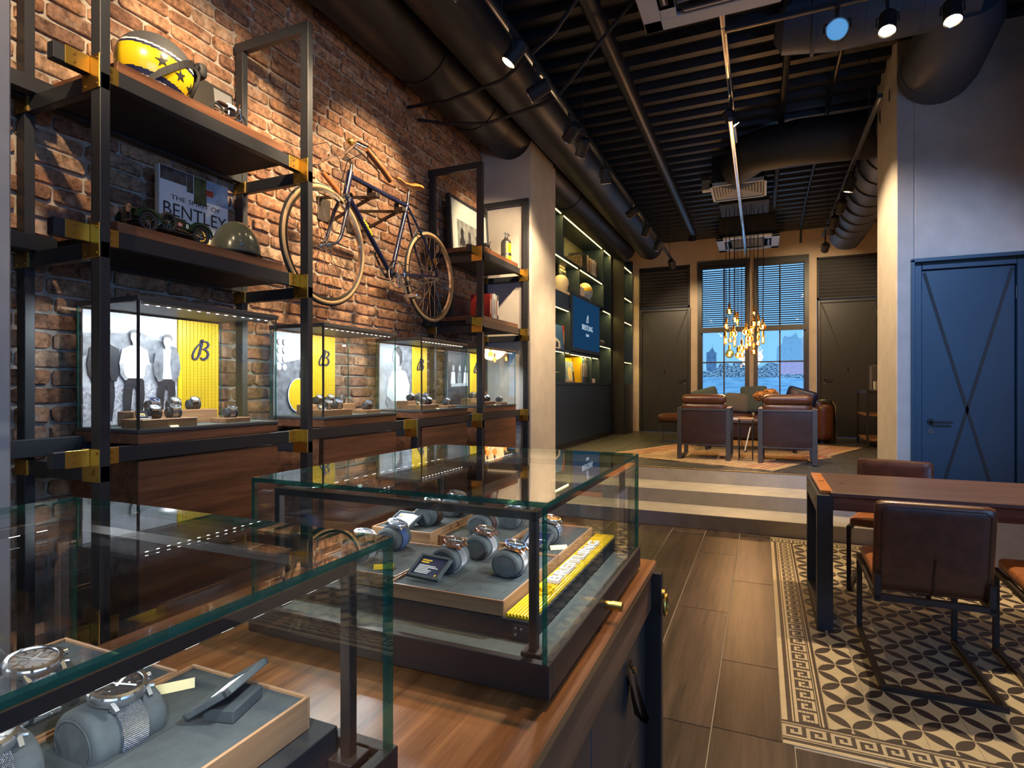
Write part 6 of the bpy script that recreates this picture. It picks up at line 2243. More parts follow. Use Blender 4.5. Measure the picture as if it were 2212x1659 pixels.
tA = tray(-.614, -.386, .848, 1.122, .9605, .986, 'front right watch tray in the far counter case', [(-.502, -.405, .862, .930)])
tB = tray(-.505, -.386, 1.126, 1.385, .9605, .986, 'back right watch tray with the steel bracelet watch', [(-.480, -.400, 1.290, 1.365)])
tC = tray(-.835, -.618, .880, 1.090, .9605, .986, 'front left watch tray with the blue mesh watch')
tD = tray(-.835, -.676, 1.094, 1.385, .9605, 1.010, 'taller back left watch tray with the leather strapped watches')
tE = tray(-.672, -.509, 1.126, 1.385, .9605, .998, 'back middle watch tray with two dark dialled watches')
ZA, ZD, ZE = .9830, 1.0070, .9950
G = 'watches in the counter cases'
for n_, (x, y, z, tr, lab, cl, st) in enumerate([
    (-.548, .960, ZA, tA, 'rose gold watch with a brown bezel, left of three in the front right tray', 'cushion of the left watch in the front right tray', ('matt_black', 'leather_dark', 'rose', 'mesh')),
    (-.532, 1.062, ZA, tA, 'rose gold watch with a black dial, behind the others in the front right tray', 'cushion of the rear watch in the front right tray', ('matt_black', 'pr_dark', 'rose', 'mesh')),
    (-.432, .985, ZA, tA, 'rose gold watch with a bright blue bezel in the front right tray', 'cushion of the blue bezel watch in the front right tray', ('matt_black', 'blue', 'rose', 'mesh')),
    (-.442, 1.215, ZA, tB, 'steel bracelet watch with an orange bezel in the back right tray', 'cushion of the orange bezel watch in the back right tray', ('orange', 'orange', 'steel', 'bracelet')),
    (-.745, .940, ZA, tC, 'steel mesh watch with a black bezel in the front left tray', 'cushion of the steel mesh watch in the front left tray', ('lgrey', 'pr_dark', 'steel', 'mesh')),
    (-.735, 1.040, ZA, tC, 'blue mesh watch with a blue bezel in the front left tray', 'cushion of the blue mesh watch in the front left tray', ('navy', 'navy', 'steel', 'bluemesh')),
    (-.728, 1.175, ZD, tD, 'black strapped watch nearer the front of the tall back left tray', 'cushion of the nearer watch in the tall back left tray', ('matt_black', 'pr_dark', 'steel', 'leather')),
    (-.720, 1.280, ZD, tD, 'black strapped watch at the rear of the tall back left tray', 'cushion of the rear watch in the tall back left tray', ('matt_black', 'steel', 'steel', 'leather')),
    (-.590, 1.185, ZE, tE, 'dark strapped chronograph nearer the front of the back middle tray', 'cushion of the nearer watch in the back middle tray', ('matt_black', 'steel', 'steel', 'leather')),
    (-.555, 1.275, ZE, tE, 'steel bracelet chronograph at the rear of the back middle tray', 'cushion of the rear watch in the back middle tray', ('navy', 'steel', 'steel', 'bracelet'))]):
    slot(x, y, z - .0006, .068, .066, tr)
    watch((x, y, z), 0.0, lab, cl, *st, tilt=.26, group=G)
info_card((-.562, .880, ZA), -.12, 'framed navy info card at the front of the front right tray', .50)
info_card((-.452, 1.148, ZA), -.12, 'framed navy info card in the back right tray', .50, .9)
info_card((-.770, 1.105, ZD), -.12, 'framed navy info card in the tall back left tray', .40)
price_tag((-.672, .918, ZA), .5, 'folded golden price tag on the front left tray', 'yellow')
price_tag((-.405, 1.180, ZA), .6, 'flat pale yellow price tag on the back right tray')


def strip(x0, x1, y0, y1, z, label, nl):
    t = thing('yellow_nameplate', label, 'sign', ((x0 + x1) / 2, (y0 + y1) / 2, z))
    MB().box(x0, x1, y0, y1, z, z + .003).build('plate', 'yellow', t)
    n = 8
    for k in range(n):
        x = x0 + (x1 - x0) * (k + .5) / n
        MB().cyl((x, y0, z + .0045), (x, y1, z + .0045), .0021, n=8).build('rib', 'yellow_gloss', t)
    xm, ym = (x0 + x1) / 2, (y0 + y1) / 2
    MB().text('BREITLING', (xm, ym + .035, z + .0068), (0, 1, 0), (-1, 0, 0), .024, 0, .006, .30).build('letters', 'white', t, False)
    b = MB()
    blogo(b, (xm, ym - .155, z + .0068), (0, 1, 0), (-1, 0, 0), .034, .005)
    b.tube([(xm + .012 * math.sin(a), ym - .155 + .026 * math.cos(a), z + .009) for a in [2 * PI * k / 20 for k in range(20)]], .0022, 6, 0, True)
    b.build('emblem', 'yellow_gloss', t, False)
    return t


strip(-.383, -.336, .850, 1.405, .9605, 'ribbed yellow nameplate with raised white letters in the far counter case', 1)
strip(-.915, -.868, -.04, .468, .9655, 'ribbed yellow nameplate at the left edge of the near counter case', 1)
MB()
tF = tray(-.629, -.448, .02, .480, .9655, 1.001, 'right watch tray in the near counter case, by the wooden edge')
tG = tray(-.852, -.633, -.02, .462, .9655, 1.001, 'left watch tray in the near counter case', [(-.80, -.70, .375, .445)])
ZF = .9978
for x, y, z, tr, lab, cl, st in [
    (-.572, .350, ZF - .010, tF, 'large steel watch with black mesh band in the lower left foreground', 'round cushion of the black mesh watch in the lower left foreground', ('matt_black', 'steel', 'steel', 'blackmesh')),
    (-.592, .255, ZF - .010, tF, 'glittering steel mesh watch in the bottom left corner of the photo', 'cushion of the watch in the bottom left corner', ('lgrey', 'steel', 'steel', 'mesh')),
    (-.700, .345, ZF - .008, tG, 'steel mesh watch standing behind the black mesh one', 'cushion of the steel mesh watch behind the black mesh one', ('lgrey', 'steel', 'steel', 'mesh')),
    (-.800, .330, ZF - .008, tG, 'blue mesh watch at the left edge of the photo', 'cushion of the blue mesh watch at the left edge', ('navy', 'navy', 'steel', 'bluemesh'))]:
    slot(x, y, ZF - .0004, .074, .074, tr)
    watch((x, y, z - .006), 0.0, lab, cl, *st, tilt=.20, s=1.18, group=G)
t = info_card((-.535, .425, ZF), -1.30, 'grey framed info card seen from behind on the near right tray', .55, 1.0)
MB().at((-.535, .425, ZF), rz=-1.30).box(-.026, .026, .012, .046, 0, .013, 0, .001).build('support_box', 'suede_dark', t)
price_tag((-.600, .435, ZF), .9, 'long pale yellow price tag on the near right tray', 'paper')

# ================================================================ TABLE AND LEATHER CHAIRS
tb = thing('dining_table', 'dark wood table on a heavy black steel frame at the right', 'table', (.9, 3.95, 0))
K['tabletop'] = wood('table_wood', (.055, .030, .026), (.115, .068, .058), 'X', .7, .38)
MB().box(.345, 1.66, 3.557, 4.35, .735, .760, 0, .004).build('tabletop', 'tabletop', tb)
MB().box(.300, .360, 3.600, 4.305, .742, .763, 0, .002).build('end_strip', 'leather_orange', tb)
b = MB()
blogo(b, (.330, 3.95, .763), (0, 1, 0), (-1, 0, 0), .035, .0006)
b.build('strip_mark', 'leather_dark', tb, False)
b = MB()
blogo(b, (.43, 3.90, .760), (1, 0, 0), (0, 1, 0), .045, .0006)
b.build('top_mark', 'pr_dark', tb, False)
MB().box(.36, 1.64, 3.60, 4.30, .655, .733, 0, .002).build('apron', 'walnut_x', tb)
for x0 in (.280, 1.545):
    b = MB()
    for y in (3.557, 4.29):
        b.box(x0, x0 + .078, y, y + .060, 0, .742, 0, .002)
    b.box(x0, x0 + .078, 3.617, 4.29, 0, .05, 0, .002).box(x0, x0 + .018, 3.617, 4.29, .64, .742, 0, .002)
    lg = b.build('leg_frame', 'black', tb)
    b = MB()
    for y in (3.68, 4.22):
        b.cyl((x0 - .004, y, .70), (x0, y, .70), .010, n=14)
    b.build('bolt', 'brass', lg)


def dining_chair(loc, rz, label):
    t = thing('dining_chair', label, 'chair', loc, rz, 'leather dining chairs')

    def bl(b, n_, m_, **k):
        return b.build(n_, m_, t, local=True, **k)
    s = .0125
    bl(MB().box(-.225, .225, -.36, -.335, 0, .025, 0, .002), 'floor_bar', 'bronze')
    for sx in (-1, 1):
        x = sx * .2125
        bl(MB().box(x - s, x + s, -.335, .345, 0, .025, 0, .002), 'floor_rail', 'bronze')
        bl(MB().box(x - s, x + s, .32, .345, .025, .42, 0, .002), 'leg', 'bronze')
        bl(MB().poly([(x - s, .345, .42), (x - s, .345, .395), (x - s, -.20, .355), (x - s, -.20, .380)], (2 * s, 0, 0)), 'seat_rail', 'bronze')
        bl(MB().box(x - s, x + s, -.215, -.19, .345, .47, 0, .002), 'back_post', 'bronze')
    bl(MB().box(-.225, .225, -.215, -.19, .352, .378, 0, .002), 'rear_bar', 'bronze')
    b = MB().at((0, .075, .432), rx=math.radians(4))
    b.rbox((0, 0, 0), (.425, .52, .062), .028, 10, 0, .006)
    sc_ = bl(b, 'seat_cushion', 'leather_tan', ang=60)
    b = MB().at((0, -.185, .600), rx=math.radians(9))
    b.rbox((0, 0, 0), (.455, .062, .435), .030, 10, 0, .004)
    bc = bl(b, 'back_cushion', 'leather', ang=60)
    b = MB().at((0, -.185, .600), rx=math.radians(9))
    b.tube([(-.200, -.031, -.19), (-.200, -.031, .18), (-.18, -.031, .2), (.18, -.031, .2), (.200, -.031, .18), (.200, -.031, -.19)], .0028, 6)
    b.tube([(.005, -.036, -.20), (.003, -.037, -.12), (.008, -.036, -.03)], .0045, 6)
    b.build('piping', 'leather_dark', bc, local=True)
    b = MB().at((0, -.185, .600), rx=math.radians(9))
    for k in range(9):
        b.tube([(-.19 + .0475 * k, .030, .085 + .004 * (k % 2)), (-.17 + .0475 * k, .036, .075), (-.145 + .0475 * k, .030, .085)], .006, 6)
    b.build('quilting', 'leather_tan', bc, local=True)
    return t


dc = dining_chair((.705, 3.31, 0), 0, 'brown leather chair with its back to the camera, at the near side of the table')
dup(dc, (1.300, 3.30, 0), 0, 'brown leather chair cut off by the right edge of the photo')
dup(dc, (.815, 4.62, 0), math.radians(166), 'brown leather chair across the table facing the camera')
st_ = thing('taupe_stool', 'taupe block stool in shade behind the table near the dark door', 'stool', (1.62, 5.15, 0))
MB().box(1.42, 1.80, 4.98, 5.32, .02, .52, 0, .012).build('body', 'cement', st_)
MB().box(1.46, 1.76, 5.02, 5.28, 0, .02).build('base', 'matt_black', st_)

# ================================================================ LOUNGE ON THE UPPER FLOOR
U = .43


def rug(pts, label, z=U):
    t = thing('woven_rug', label, 'rug', ((pts[0][0] + pts[2][0]) / 2, (pts[0][1] + pts[2][1]) / 2, z))
    A, B, C_, D = [Vector((*p, 0)) for p in pts]
    n, m = 26, 18
    b = MB()
    vs = []
    r_ = random.Random(5)
    for j in range(m + 1):
        for i in range(n + 1):
            p = (A * (1 - i / n) + B * i / n) * (1 - j / m) + (D * (1 - i / n) + C_ * i / n) * j / m
            e = .012 * (i in (0, n)) + .012 * (j in (0, m))
            vs.append((p.x + r_.uniform(-e, e), p.y + r_.uniform(-e, e), z + .009 + r_.uniform(0, .002)))
    fs = [(j * (n + 1) + i, j * (n + 1) + i + 1, (j + 1) * (n + 1) + i + 1, (j + 1) * (n + 1) + i) for j in range(m) for i in range(n)]
    b.add(vs, fs)
    b.poly([(v.x, v.y, z + .0005) for v in (A, B, C_, D)], (0, 0, .0085))
    b.build('weave', 'rug', t)
    b = MB()
    for q in (.05, .08, .12, .15):
        for e0, e1, inn in ((A, B, D - A), (D, C_, A - D)):
            o_ = inn * q
            u = (e1 - e0).normalized()
            w = inn.normalized() * .012
            p0, p1 = e0 + o_ + u * .06, e1 + o_ - u * .06
            b.poly([(v.x, v.y, z + .0112) for v in (p0, p1, p1 + w, p0 + w)], (0, 0, .0006))
    b.build('border_stripe', 'red', t)
    return t


u1, u2 = Vector((-.927, .376)), Vector((.376, .927))
A = Vector((.122, 6.73))
q = lambda a, c_: (A.x + u1.x * a + u2.x * c_, A.y + u1.y * a + u2.y * c_)
rug([q(0, 0), q(0, 3.3), q(2.2, 3.3), q(2.2, 0)], 'worn ochre woven rug lying askew under the armchairs')
rug([(.62, 8.0), (.83, 8.28), (.55, 9.2), (.2, 9.0)], 'striped corner of a second rug beside the right armchair', U - .0003)


def armchair(loc, rz, label):
    t = thing('lounge_armchair', label, 'armchair', loc, rz, 'leather lounge armchairs')

    def bl(b, n_, m_, **k):
        return b.build(n_, m_, t, local=True, **k)
    w, d = .31, .72
    for sx in (-1, 1):
        x = sx * (w - .025)
        b = MB()
        b.box(x - .027, x + .027, 0, .018, 0, .64, 0, .002).box(x - .027, x + .027, d - .018, d, 0, .64, 0, .002)
        b.box(x - .027, x + .027, .018, d - .018, 0, .018, 0, .002).box(x - .027, x + .027, .018, d - .018, .622, .64, 0, .002)
        bl(b, 'side_frame', 'gunmetal')
    bl(MB().box(-w + .05, w - .05, 0, .014, .605, .63, 0, .002), 'top_rail', 'gunmetal')
    bl(MB().box(-w + .05, w - .05, .01, .024, .175, .20, 0, .002).box(-w + .05, w - .05, d - .03, d - .016, .2, .225, 0, .002), 'lower_rail', 'gunmetal')
    bl(MB().box(-.10, .24, .20, .215, .150, .163).box(.06, .075, .195, .22, .12, .165), 'mechanism', 'matt_black')
    bl(MB().rbox((0, .022, .40), (.52, .030, .42), .010, 6), 'back_panel', 'leather_dark', ang=60)
    bl(MB().rbox((0, .40, .30), (.52, .66, .17), .06, 9, 0, .01), 'seat_cushion', 'leather', ang=60)
    bl(MB().at((0, .085, .60), rx=math.radians(12)).rbox((0, 0, 0), (.53, .13, .22), .055, 8, 0, .01), 'back_cushion', 'leather', ang=60)
    bl(MB().at((0, .060, .745), rx=math.radians(12)).rbox((0, 0, 0), (.53, .14, .115), .055, 8, 0, .004), 'head_roll', 'leather', ang=60)
    return t


ac = armchair((-.655, 7.37, U + .010), 0, 'left leather armchair with steel side frames, its back to the camera')
dup(ac, (.272, 7.335, U + .010), -.03, 'right leather armchair with steel side frames, its back to the camera')

t = thing('side_table', 'small tan topped side table with a magazine sling between the armchairs', 'side table', (-.178, 7.62, U))
MB().box(-.265, -.090, 7.50, 7.76, U + .505, U + .522, 0, .002).build('top', 'tray_x', t)
for y in (7.51, 7.75):
    MB().tube([(-.255, y, U + .016), (-.10, y, U + .016), (-.10, y, U + .50), (-.255, y, U + .50)], .007, 6, 0, True).build('wire_frame', 'black', t)
for x in (-.255, -.10):
    MB().cyl((x, 7.51, U + .10), (x, 7.75, U + .10), .006, n=6).build('cross_wire', 'black', t)
b = MB()
pts = [(-.25, .44), (-.235, .25), (-.195, .115), (-.165, .115), (-.125, .25), (-.105, .44)]
vs = []
for x, z in pts:
    vs += [(x, 7.52, U + z), (x, 7.74, U + z)]
b.add(vs, [(2 * k, 2 * k + 1, 2 * k + 3, 2 * k + 2) for k in range(5)])
b.build('sling', 'leather_dark', t)
t = thing('magazine', 'pale magazine standing in the sling under the small side table', 'magazine', (-.17, 7.6, U + .12))
MB().poly([(-.195, 7.53, U + .125), (-.180, 7.53, U + .125), (-.118, 7.53, U + .41), (-.133, 7.53, U + .41)], (0, .19, 0)).build('pages', 'cream', t)
t = thing('coffee_table', 'low dark coffee table with a pale edge behind the armchairs', 'coffee table', (-.15, 8.9, U))
MB().box(-.75, .45, 8.55, 9.30, U + .40, U + .44, 0, .004).build('top', 'tabletop', t)
for x in (-.72, .42):
    MB().box(x - .02, x + .02, 8.58, 9.27, U, U + .03).box(x - .02, x + .02, 8.58, 8.61, U + .03, U + .40).box(x - .02, x + .02, 9.24, 9.27, U + .03, U + .40).build('leg_frame', 'black', t)
t = thing('folded_magazines', 'two pale magazines lying on the coffee table', 'magazines', (-.25, 8.75, U + .44))
MB().box(-.40, -.12, 8.60, 8.82, U + .441, U + .452, 0, .001).build('lower_magazine', 'lgrey', t)
MB().box(-.38, -.11, 8.61, 8.82, U + .453, U + .462, 0, .001).build('upper_magazine', 'white', t)

so = thing('leather_sofa', 'brown leather sofa under the back windows', 'sofa', (-.15, 10.9, U))
MB().box(-1.05, .80, 10.35, 11.25, .03 + U, U + .28, 0, .02).build('base', 'leather_dark', so)
for k in range(2):
    MB().rbox((-.60 + .93 * k, 10.75, U + .36), (.92, .78, .17), .06, 9, 0, .015).build('seat_cushion', 'leather', so, True, 60)
    MB().rbox((-.60 + .93 * k, 11.12, U + .56), (.92, .24, .30), .08, 9, 0, .01).build('back_cushion', 'leather', so, True, 60)
for x in (-1.12, .93):
    MB().rbox((x, 10.80, U + .34), (.26, 1.0, .62), .10, 9).build('armrest', 'leather', so, True, 60)
for x in (-1.1, .9):
    for y in (10.4, 11.2):
        MB().box(x - .03, x + .03, y - .03, y + .03, U, U + .06).build('leg', 'matt_black', so)
b = MB()
vs, n = [], 14
prof = [(.80, U + .24)] and [(.86, U + .68), (.93, U + .695), (1.02, U + .68), (1.072, U + .60), (1.078, U + .40), (1.085, U + .12), (1.082, U + .02)]
for j, y in enumerate([10.30, 10.38, 10.46, 10.54, 10.62, 10.68]):
    for k, (x, z) in enumerate(prof):
        vs.append((x + .012 * math.sin(j * 2.1 + k), y + .02 * math.sin(k * 1.7), z + .006 * math.sin(j * 1.3 + k) + (.004 if j % 2 else 0)))
m_ = len(prof)
b.add(vs, [(j * m_ + k, j * m_ + k + 1, (j + 1) * m_ + k + 1, (j + 1) * m_ + k) for j in range(5) for k in range(m_ - 1)])
single(b, 'throw_blanket', 'blanket', 'olive throw blanket hanging over the right arm of the sofa', 'blanket', (1.0, 10.5, U))
for x, y, z, w, h, rz_, ry_, m_, lab in [
    (-.92, 10.86, U + .46, .46, .42, .25, -.28, 'teal', 'dark teal cushion leaning at the left end of the sofa'),
    (-.40, 10.82, U + .46, .40, .34, .1, .05, 'checked', 'small checked grey cushion in the middle of the sofa'),
    (-.12, 10.86, U + .46, .44, .46, -.1, -.04, 'teal', 'plain green cushion beside the flowers on the sofa'),
    (.60, 10.86, U + .46, .48, .42, -.2, .30, 'navy', 'dark cushion tilted at the right end of the sofa')]:
    b = MB().at((x, y, z + h / 2), ry=ry_, rz=rz_).rbox((0, 0, 0), (w, .12, h), .055, 9, 0, .035)
    single(b, 'sofa_cushion', m_, lab, 'cushion', (x, y, z))
t = thing('dried_flowers', 'two dried ochre flower heads in a dark vase on the coffee table', 'flowers', (.05, 9.05, U + .44))
MB().lathe([(.045, 0), (.065, .05), (.060, .14), (.035, .20), (.040, .22)], 20, 0, (.05, 9.05, U + .44)).build('vase', 'matt_black', t)
rf = random.Random(11)
for hx, hy, hz, r_ in ((-.02, 9.05, U + .77, .085), (.115, 9.08, U + .80, .10)):
    MB().tube([(.05, 9.05, U + .60), ((.05 + hx) / 2, 9.05, U + .68), (hx, hy, hz)], .004, 6).build('stem', 'olive', t)
    b = MB()
    for k in range(150):
        u, v = rf.uniform(-1, 1), rf.uniform(0, 2 * PI)
        s_ = math.sqrt(1 - u * u)
        p = Vector((hx + r_ * s_ * math.cos(v), hy + r_ * s_ * math.sin(v), hz + r_ * .75 * u))
        b.at(p, rf.uniform(0, 3), rf.uniform(0, 3), v).box(-.013, .013, -.013, .013, -.0015, .0015)
    b.T = Matrix.Identity(4)
    b.ell((hx, hy, hz), (r_ * .93, r_ * .93, r_ * .7), 14, 9)
    o_ = b.build('flower_head', 'hydrangea', t, False)

t = thing('leather_footstool', 'brown leather footstool with steel legs left of the armchairs', 'stool', (-1.28, 9.5, U))
MB().rbox((-1.28, 9.55, U + .41), (.50, .50, .12), .05, 9, 0, .02).build('cushion', 'leather', t, True, 60)
for y in (9.34, 9.76):
    MB().tube([(-1.50, y, U + .014), (-1.06, y, U + .014), (-1.06, y, U + .345), (-1.50, y, U + .345)], .012, 4, 0, True).build('leg_frame', 'gunmetal', t)

t = thing('side_shelf', 'low dark side shelf with wooden boards behind the pale pillar', 'shelf', (1.66, 10.3, U))
MB().box(1.43, 1.89, 9.9, 10.85, 1.235, 1.285, 0, .003).build('top', 'black', t)
for z in (.90, .53):
    MB().box(1.44, 1.89, 9.92, 10.83, z, z + .03, 0, .002).build('board', 'tray', t)
for x, y in ((1.445, 9.915), (1.445, 10.835), (1.875, 9.915), (1.875, 10.835)):
    MB().box(x - .015, x + .015, y - .015, y + .015, U, 1.235).build('post', 'black', t)
t = thing('glass_lantern', 'small glass box with a metal frame on the side shelf', 'lantern', (1.56, 10.02, 1.285))
b = MB()
for x in (1.50, 1.62):
    for y in (9.96, 10.08):
        b.box(x - .006, x + .006, y - .006, y + .006, 1.285, 1.66)
for z in (1.285, 1.65):
    b.box(1.494, 1.626, 9.954, 10.086, z, z + .01)
b.build('frame', 'steel', t)
MB().box(1.503, 1.617, 9.963, 10.077, 1.297, 1.648).build('glass', 'glass', t, False)
MB().cyl((1.56, 10.02, 1.296), (1.56, 10.02, 1.42), .025, n=14).build('candle', 'white', t)

# ================================================================ BOOKCASE WALL
bc = thing('built_in_bookcase', 'tall dark bookcase with lit shelves and panelled doors beyond the pier', 'bookcase', (-2.85, 8.6, U))
BF, BK = -2.65, -3.04
Y0, Y1 = 6.30, 10.87
MB().box(BK - .015, BK, Y0, Y1, U, 3.95).build('back_panel', 'cabinet_in', bc, False)


def shelf(y0, y1, z, n_='shelf', led=True, w=.04):
    MB().box(BK, BF, y0, y1, z - w, z, 0, .002).build(n_, 'cabinet', bc)
    if led:
        MB().box(BF - .030, BF - .016, y0 + .05, y1 - .05, z - w - .007, z - w).build('light_strip', 'led_yellow', bc)
        light('AREA', 'shelf_glow', (BF - .024, (y0 + y1) / 2, z - w - .010), 2.4 * (y1 - y0), (1.0, .72, .20), (BF - .22, (y0 + y1) / 2, z - .6), y1 - y0 - .12, .02)


def upright(y, z0, z1, w=.03):
    MB().box(BK, BF, y - w / 2, y + w / 2, z0, z1, 0, .002).build('upright', 'cabinet', bc)


MB().box(BK, BF + .01, Y0, 10.92, 3.90, 4.02, 0, .004).build('cornice', 'cabinet', bc)
shelf(Y0, 7.95, 3.90, 'top_board')
shelf(7.95, 10.27, 3.90, 'top_board')
shelf(10.27, Y1, 3.90, 'top_board')
shelf(Y0, 8.77, 3.255)
shelf(8.77, 10.27, 3.255)
shelf(Y0, 8.30, 2.515)
shelf(8.30, 10.27, 2.805, led=False)
shelf(10.27, Y1, 2.775)
shelf(Y0, 8.30, 1.885)
shelf(8.30, 9.97, 1.875)
shelf(9.97, Y1, 2.115)
shelf(Y0, Y1, 1.405, 'counter_board', False)
upright(7.95, 3.255, 3.86)
upright(10.27, 2.805, 3.86)
upright(8.77, 2.805, 3.215)
upright(8.295, 1.885, 2.80)
upright(9.985, 1.405, 2.765)
upright(8.02, 1.405, 1.845)
upright(9.485, 1.405, 1.845)
upright(Y0 + .015, U, 3.86)
upright(Y1 - .015, U, 3.86, .05)
MB().box(BK + .05, BF - .02, Y0 + .02, Y1 - .02, U, 1.36).build('cabinet_body', 'cabinet', bc)
for k in range(11):
    a = Y0 + .02 + k * .412
    MB().box(BF - .02, BF, a + .0015, a + .4105, U + .07, 1.360, 0, .0015).build('door', 'cabinet', bc)
MB().box(BF - .03, BF - .01, Y0, Y1, U, U + .065).build('toe_kick', 'matt_black', bc)
tv = thing('wall_screen', 'blue wall screen with white brand lettering set in the bookcase', 'screen', (BF - .01, 9.14, 1.89))
MB().box(BF - .06, BF + .012, 8.315, 9.968, 1.885, 2.785, 0, .004).build('housing', 'cabinet', tv)
K['screen'] = emis('lit_screen', (.010, .050, .125), .6)
MB().box(BF + .012, BF + .0135, 8.37, 9.915, 1.945, 2.735).build('display', 'screen', tv, False)
K['screen_white'] = emis('lit_lettering', (.55, .70, .85), .8)
MB().text('BREITLING', (BF + .0138, 9.16, 2.305), (0, 1, 0), (0, 0, 1), .085, 0, .001, .62).build('screen_lettering', 'screen_white', tv, False)
MB().text('1884', (BF + .0138, 9.16, 2.185), (0, 1, 0), (0, 0, 1), .045, 0, .001, .17).build('screen_lettering', 'screen_white', tv, False)
b = MB()
blogo(b, (BF + .0138, 9.16, 2.455), (0, 1, 0), (0, 0, 1), .13, .001)
b.build('screen_emblem', 'screen_white', tv, False)

# narrow bookcase in the corner, turned end panel with a diagonal brace
nb = thing('narrow_bookcase', 'narrow lit bookcase in the corner by the back wall', 'bookcase', (-2.6, 11.35, U))
NF = -2.42
MB().box(-3.0, NF, 10.93, 10.965, U, 3.90, 0, .002).build('end_panel', 'doordark', nb)
MB().box(-3.0, NF, 11.72, 11.75, U, 3.90, 0, .002).build('end_panel', 'cabinet', nb)
MB().box(-3.02, -3.0, 10.93, 11.75, U, 3.90).build('back_panel', 'cabinet_in', nb)
for xa, xb, za, zb_ in ((-2.64, -2.44, U + .1, 2.4), (-2.44, -2.64, U + .1, 2.4)):
    MB().poly([(xa - .007, 10.928, za), (xa + .007, 10.928, za), (xb + .007, 10.928, zb_), (xb - .007, 10.928, zb_)], (0, .004, 0)).build('brace', 'matt_black', nb, False)
for z in (3.70, 3.10, 2.63, 1.85):
    MB().box(-3.0, NF, 10.965, 11.72, z - .035, z, 0, .002).build('shelf', 'cabinet', nb)
    MB().box(NF - .03, NF - .016, 11.0, 11.68, z - .042, z - .035).build('light_strip', 'led_yellow', nb)
    light('AREA', 'shelf_glow', (NF - .024, 11.34, z - .045), 1.6, (1.0, .72, .20), (NF - .2, 11.34, z - .6), .6, .02)
MB().box(-3.0, NF, 10.965, 11.72, 1.37, 1.405, 0, .002).build('shelf', 'cabinet', nb)
MB().box(-2.98, NF, 10.97, 11.715, U, 1.37, 0, .002).build('cupboard', 'cabinet', nb)
MB().box(NF, NF + .004, 11.0, 11.69, U + .07, 1.34, 0, .001).build('door', 'cabinet', nb)

# ---- things in the bookcase
xs = -2.70
for k, (y, th, h, m_, sp, lb) in enumerate([
    (9.02, .10, .235, 'ph3', 'cream', 'short thick book at the left of the top shelf row'), (9.155, .13, .30, 'ph1', 'gold', 'thick dark book with a gilded cover in the top shelf row'),
    (9.29, .10, .30, 'ph1', 'gold', 'second dark photo book beside the gilded one'), (9.43, .065, .315, 'cream', 'leather_tan', 'tall cream book with a tan title in the top shelf row'),
    (9.53, .045, .26, 'leather_tan', 'cream', 'narrow tan book in the top shelf row'), (9.62, .06, .30, 'cream', 'pr_dark', 'cream book with a dark title, middle of the top shelf row'),
    (9.73, .085, .30, 'white', 'pr_dark', 'broad white book with dark stripes in the top shelf row'), (9.83, .06, .315, 'white', 'dgrey', 'white book with a grey title in the top shelf row'),
    (9.915, .06, .30, 'cream', 'pr_dark', 'cream book at the right end of the top shelf row')]):
    book((xs, y, 3.2555), th, .24, h, m_, lb, sp)
for k, (y, th, h, m_, sp, lb) in enumerate([
    (9.02, .09, .42, 'yellow', 'cream', 'tall bright yellow book below the screen'), (9.13, .08, .40, 'blue', 'white', 'mid blue book below the screen'),
    (9.23, .07, .42, 'dgrey', 'white', 'dark book with a white title below the screen'), (9.33, .075, .40, 'pr_dark', 'lgrey', 'black book at the right of the row below the screen')]):
    book((xs, y, 1.4055), th, .26, h, m_, lb, sp)


def facing(p, w, h, m_, label, extra=()):
    x, y, z = p
    t = thing('display_book', label, 'book', p)
    T = dict(loc=p, ry=-.10)
    MB().at(**T).box(-.03, 0, -w / 2, w / 2, 0, h, 0, .002).build('cover', m_, t)
    MB().at(**T).box(-.026, -.004, w / 2 - .001, w / 2 + .001, .004, h - .004).build('pages', 'cream', t)
    for k, (nm, m2, pts) in enumerate(extra):
        MB().at(**T).poly([(.0004 * (k + 1), a, c_) for a, c_ in pts], (.0004, 0, 0)).build(nm, m2, t, False)
    return t


facing((-2.76, 8.66, 1.406), .40, .335, 'ph4', 'book with a pale stone ball on its cover below the screen', [('printed_ball', 'paper', oval(-.02, .13, .11, .12, 18)), ('printed_rocks', 'pr_dark', [(.10, 0), (.2, 0), (.2, .17), (.12, .19)])])
facing((-2.80, 8.72, 1.406), .44, .395, 'yellow_gloss', 'bright yellow book standing behind the stone ball book')
t = thing('lying_books', 'two low tan books lying at the left below the screen', 'books', (-2.80, 8.30, 1.4055))
MB().box(-2.95, -2.67, 8.10, 8.50, 1.4055, 1.435, 0, .002).build('lower_book', 'tray', t)
MB().box(-2.93, -2.68, 8.30, 8.68, 1.4355, 1.458, 0, .002).build('upper_book', 'leather_tan', t) if 0 else MB().box(-2.68, -2.665, 8.12, 8.48, 1.41, 1.431).build('page_edge', 'cream', t)
facing((-2.72, 7.86, 1.886), .70, .37, 'blue', 'wide blue picture book with a yellow cap and pale rocks left of the screen', [('printed_rocks', 'white', [(-.35, 0), (.16, 0), (.18, .12), (.05, .16), (-.10, .19), (-.35, .20)]), ('printed_cap', 'orange', oval(-.12, .26, .11, .075, 14)), ('printed_shadow', 'pr_dark', [(-.05, .03), (.07, .03), (.09, .10), (.0, .13)])])
book((-2.74, 8.24, 1.886), .06, .22, .375, 'red', 'dark red book beside the wide blue picture book', 'cream')
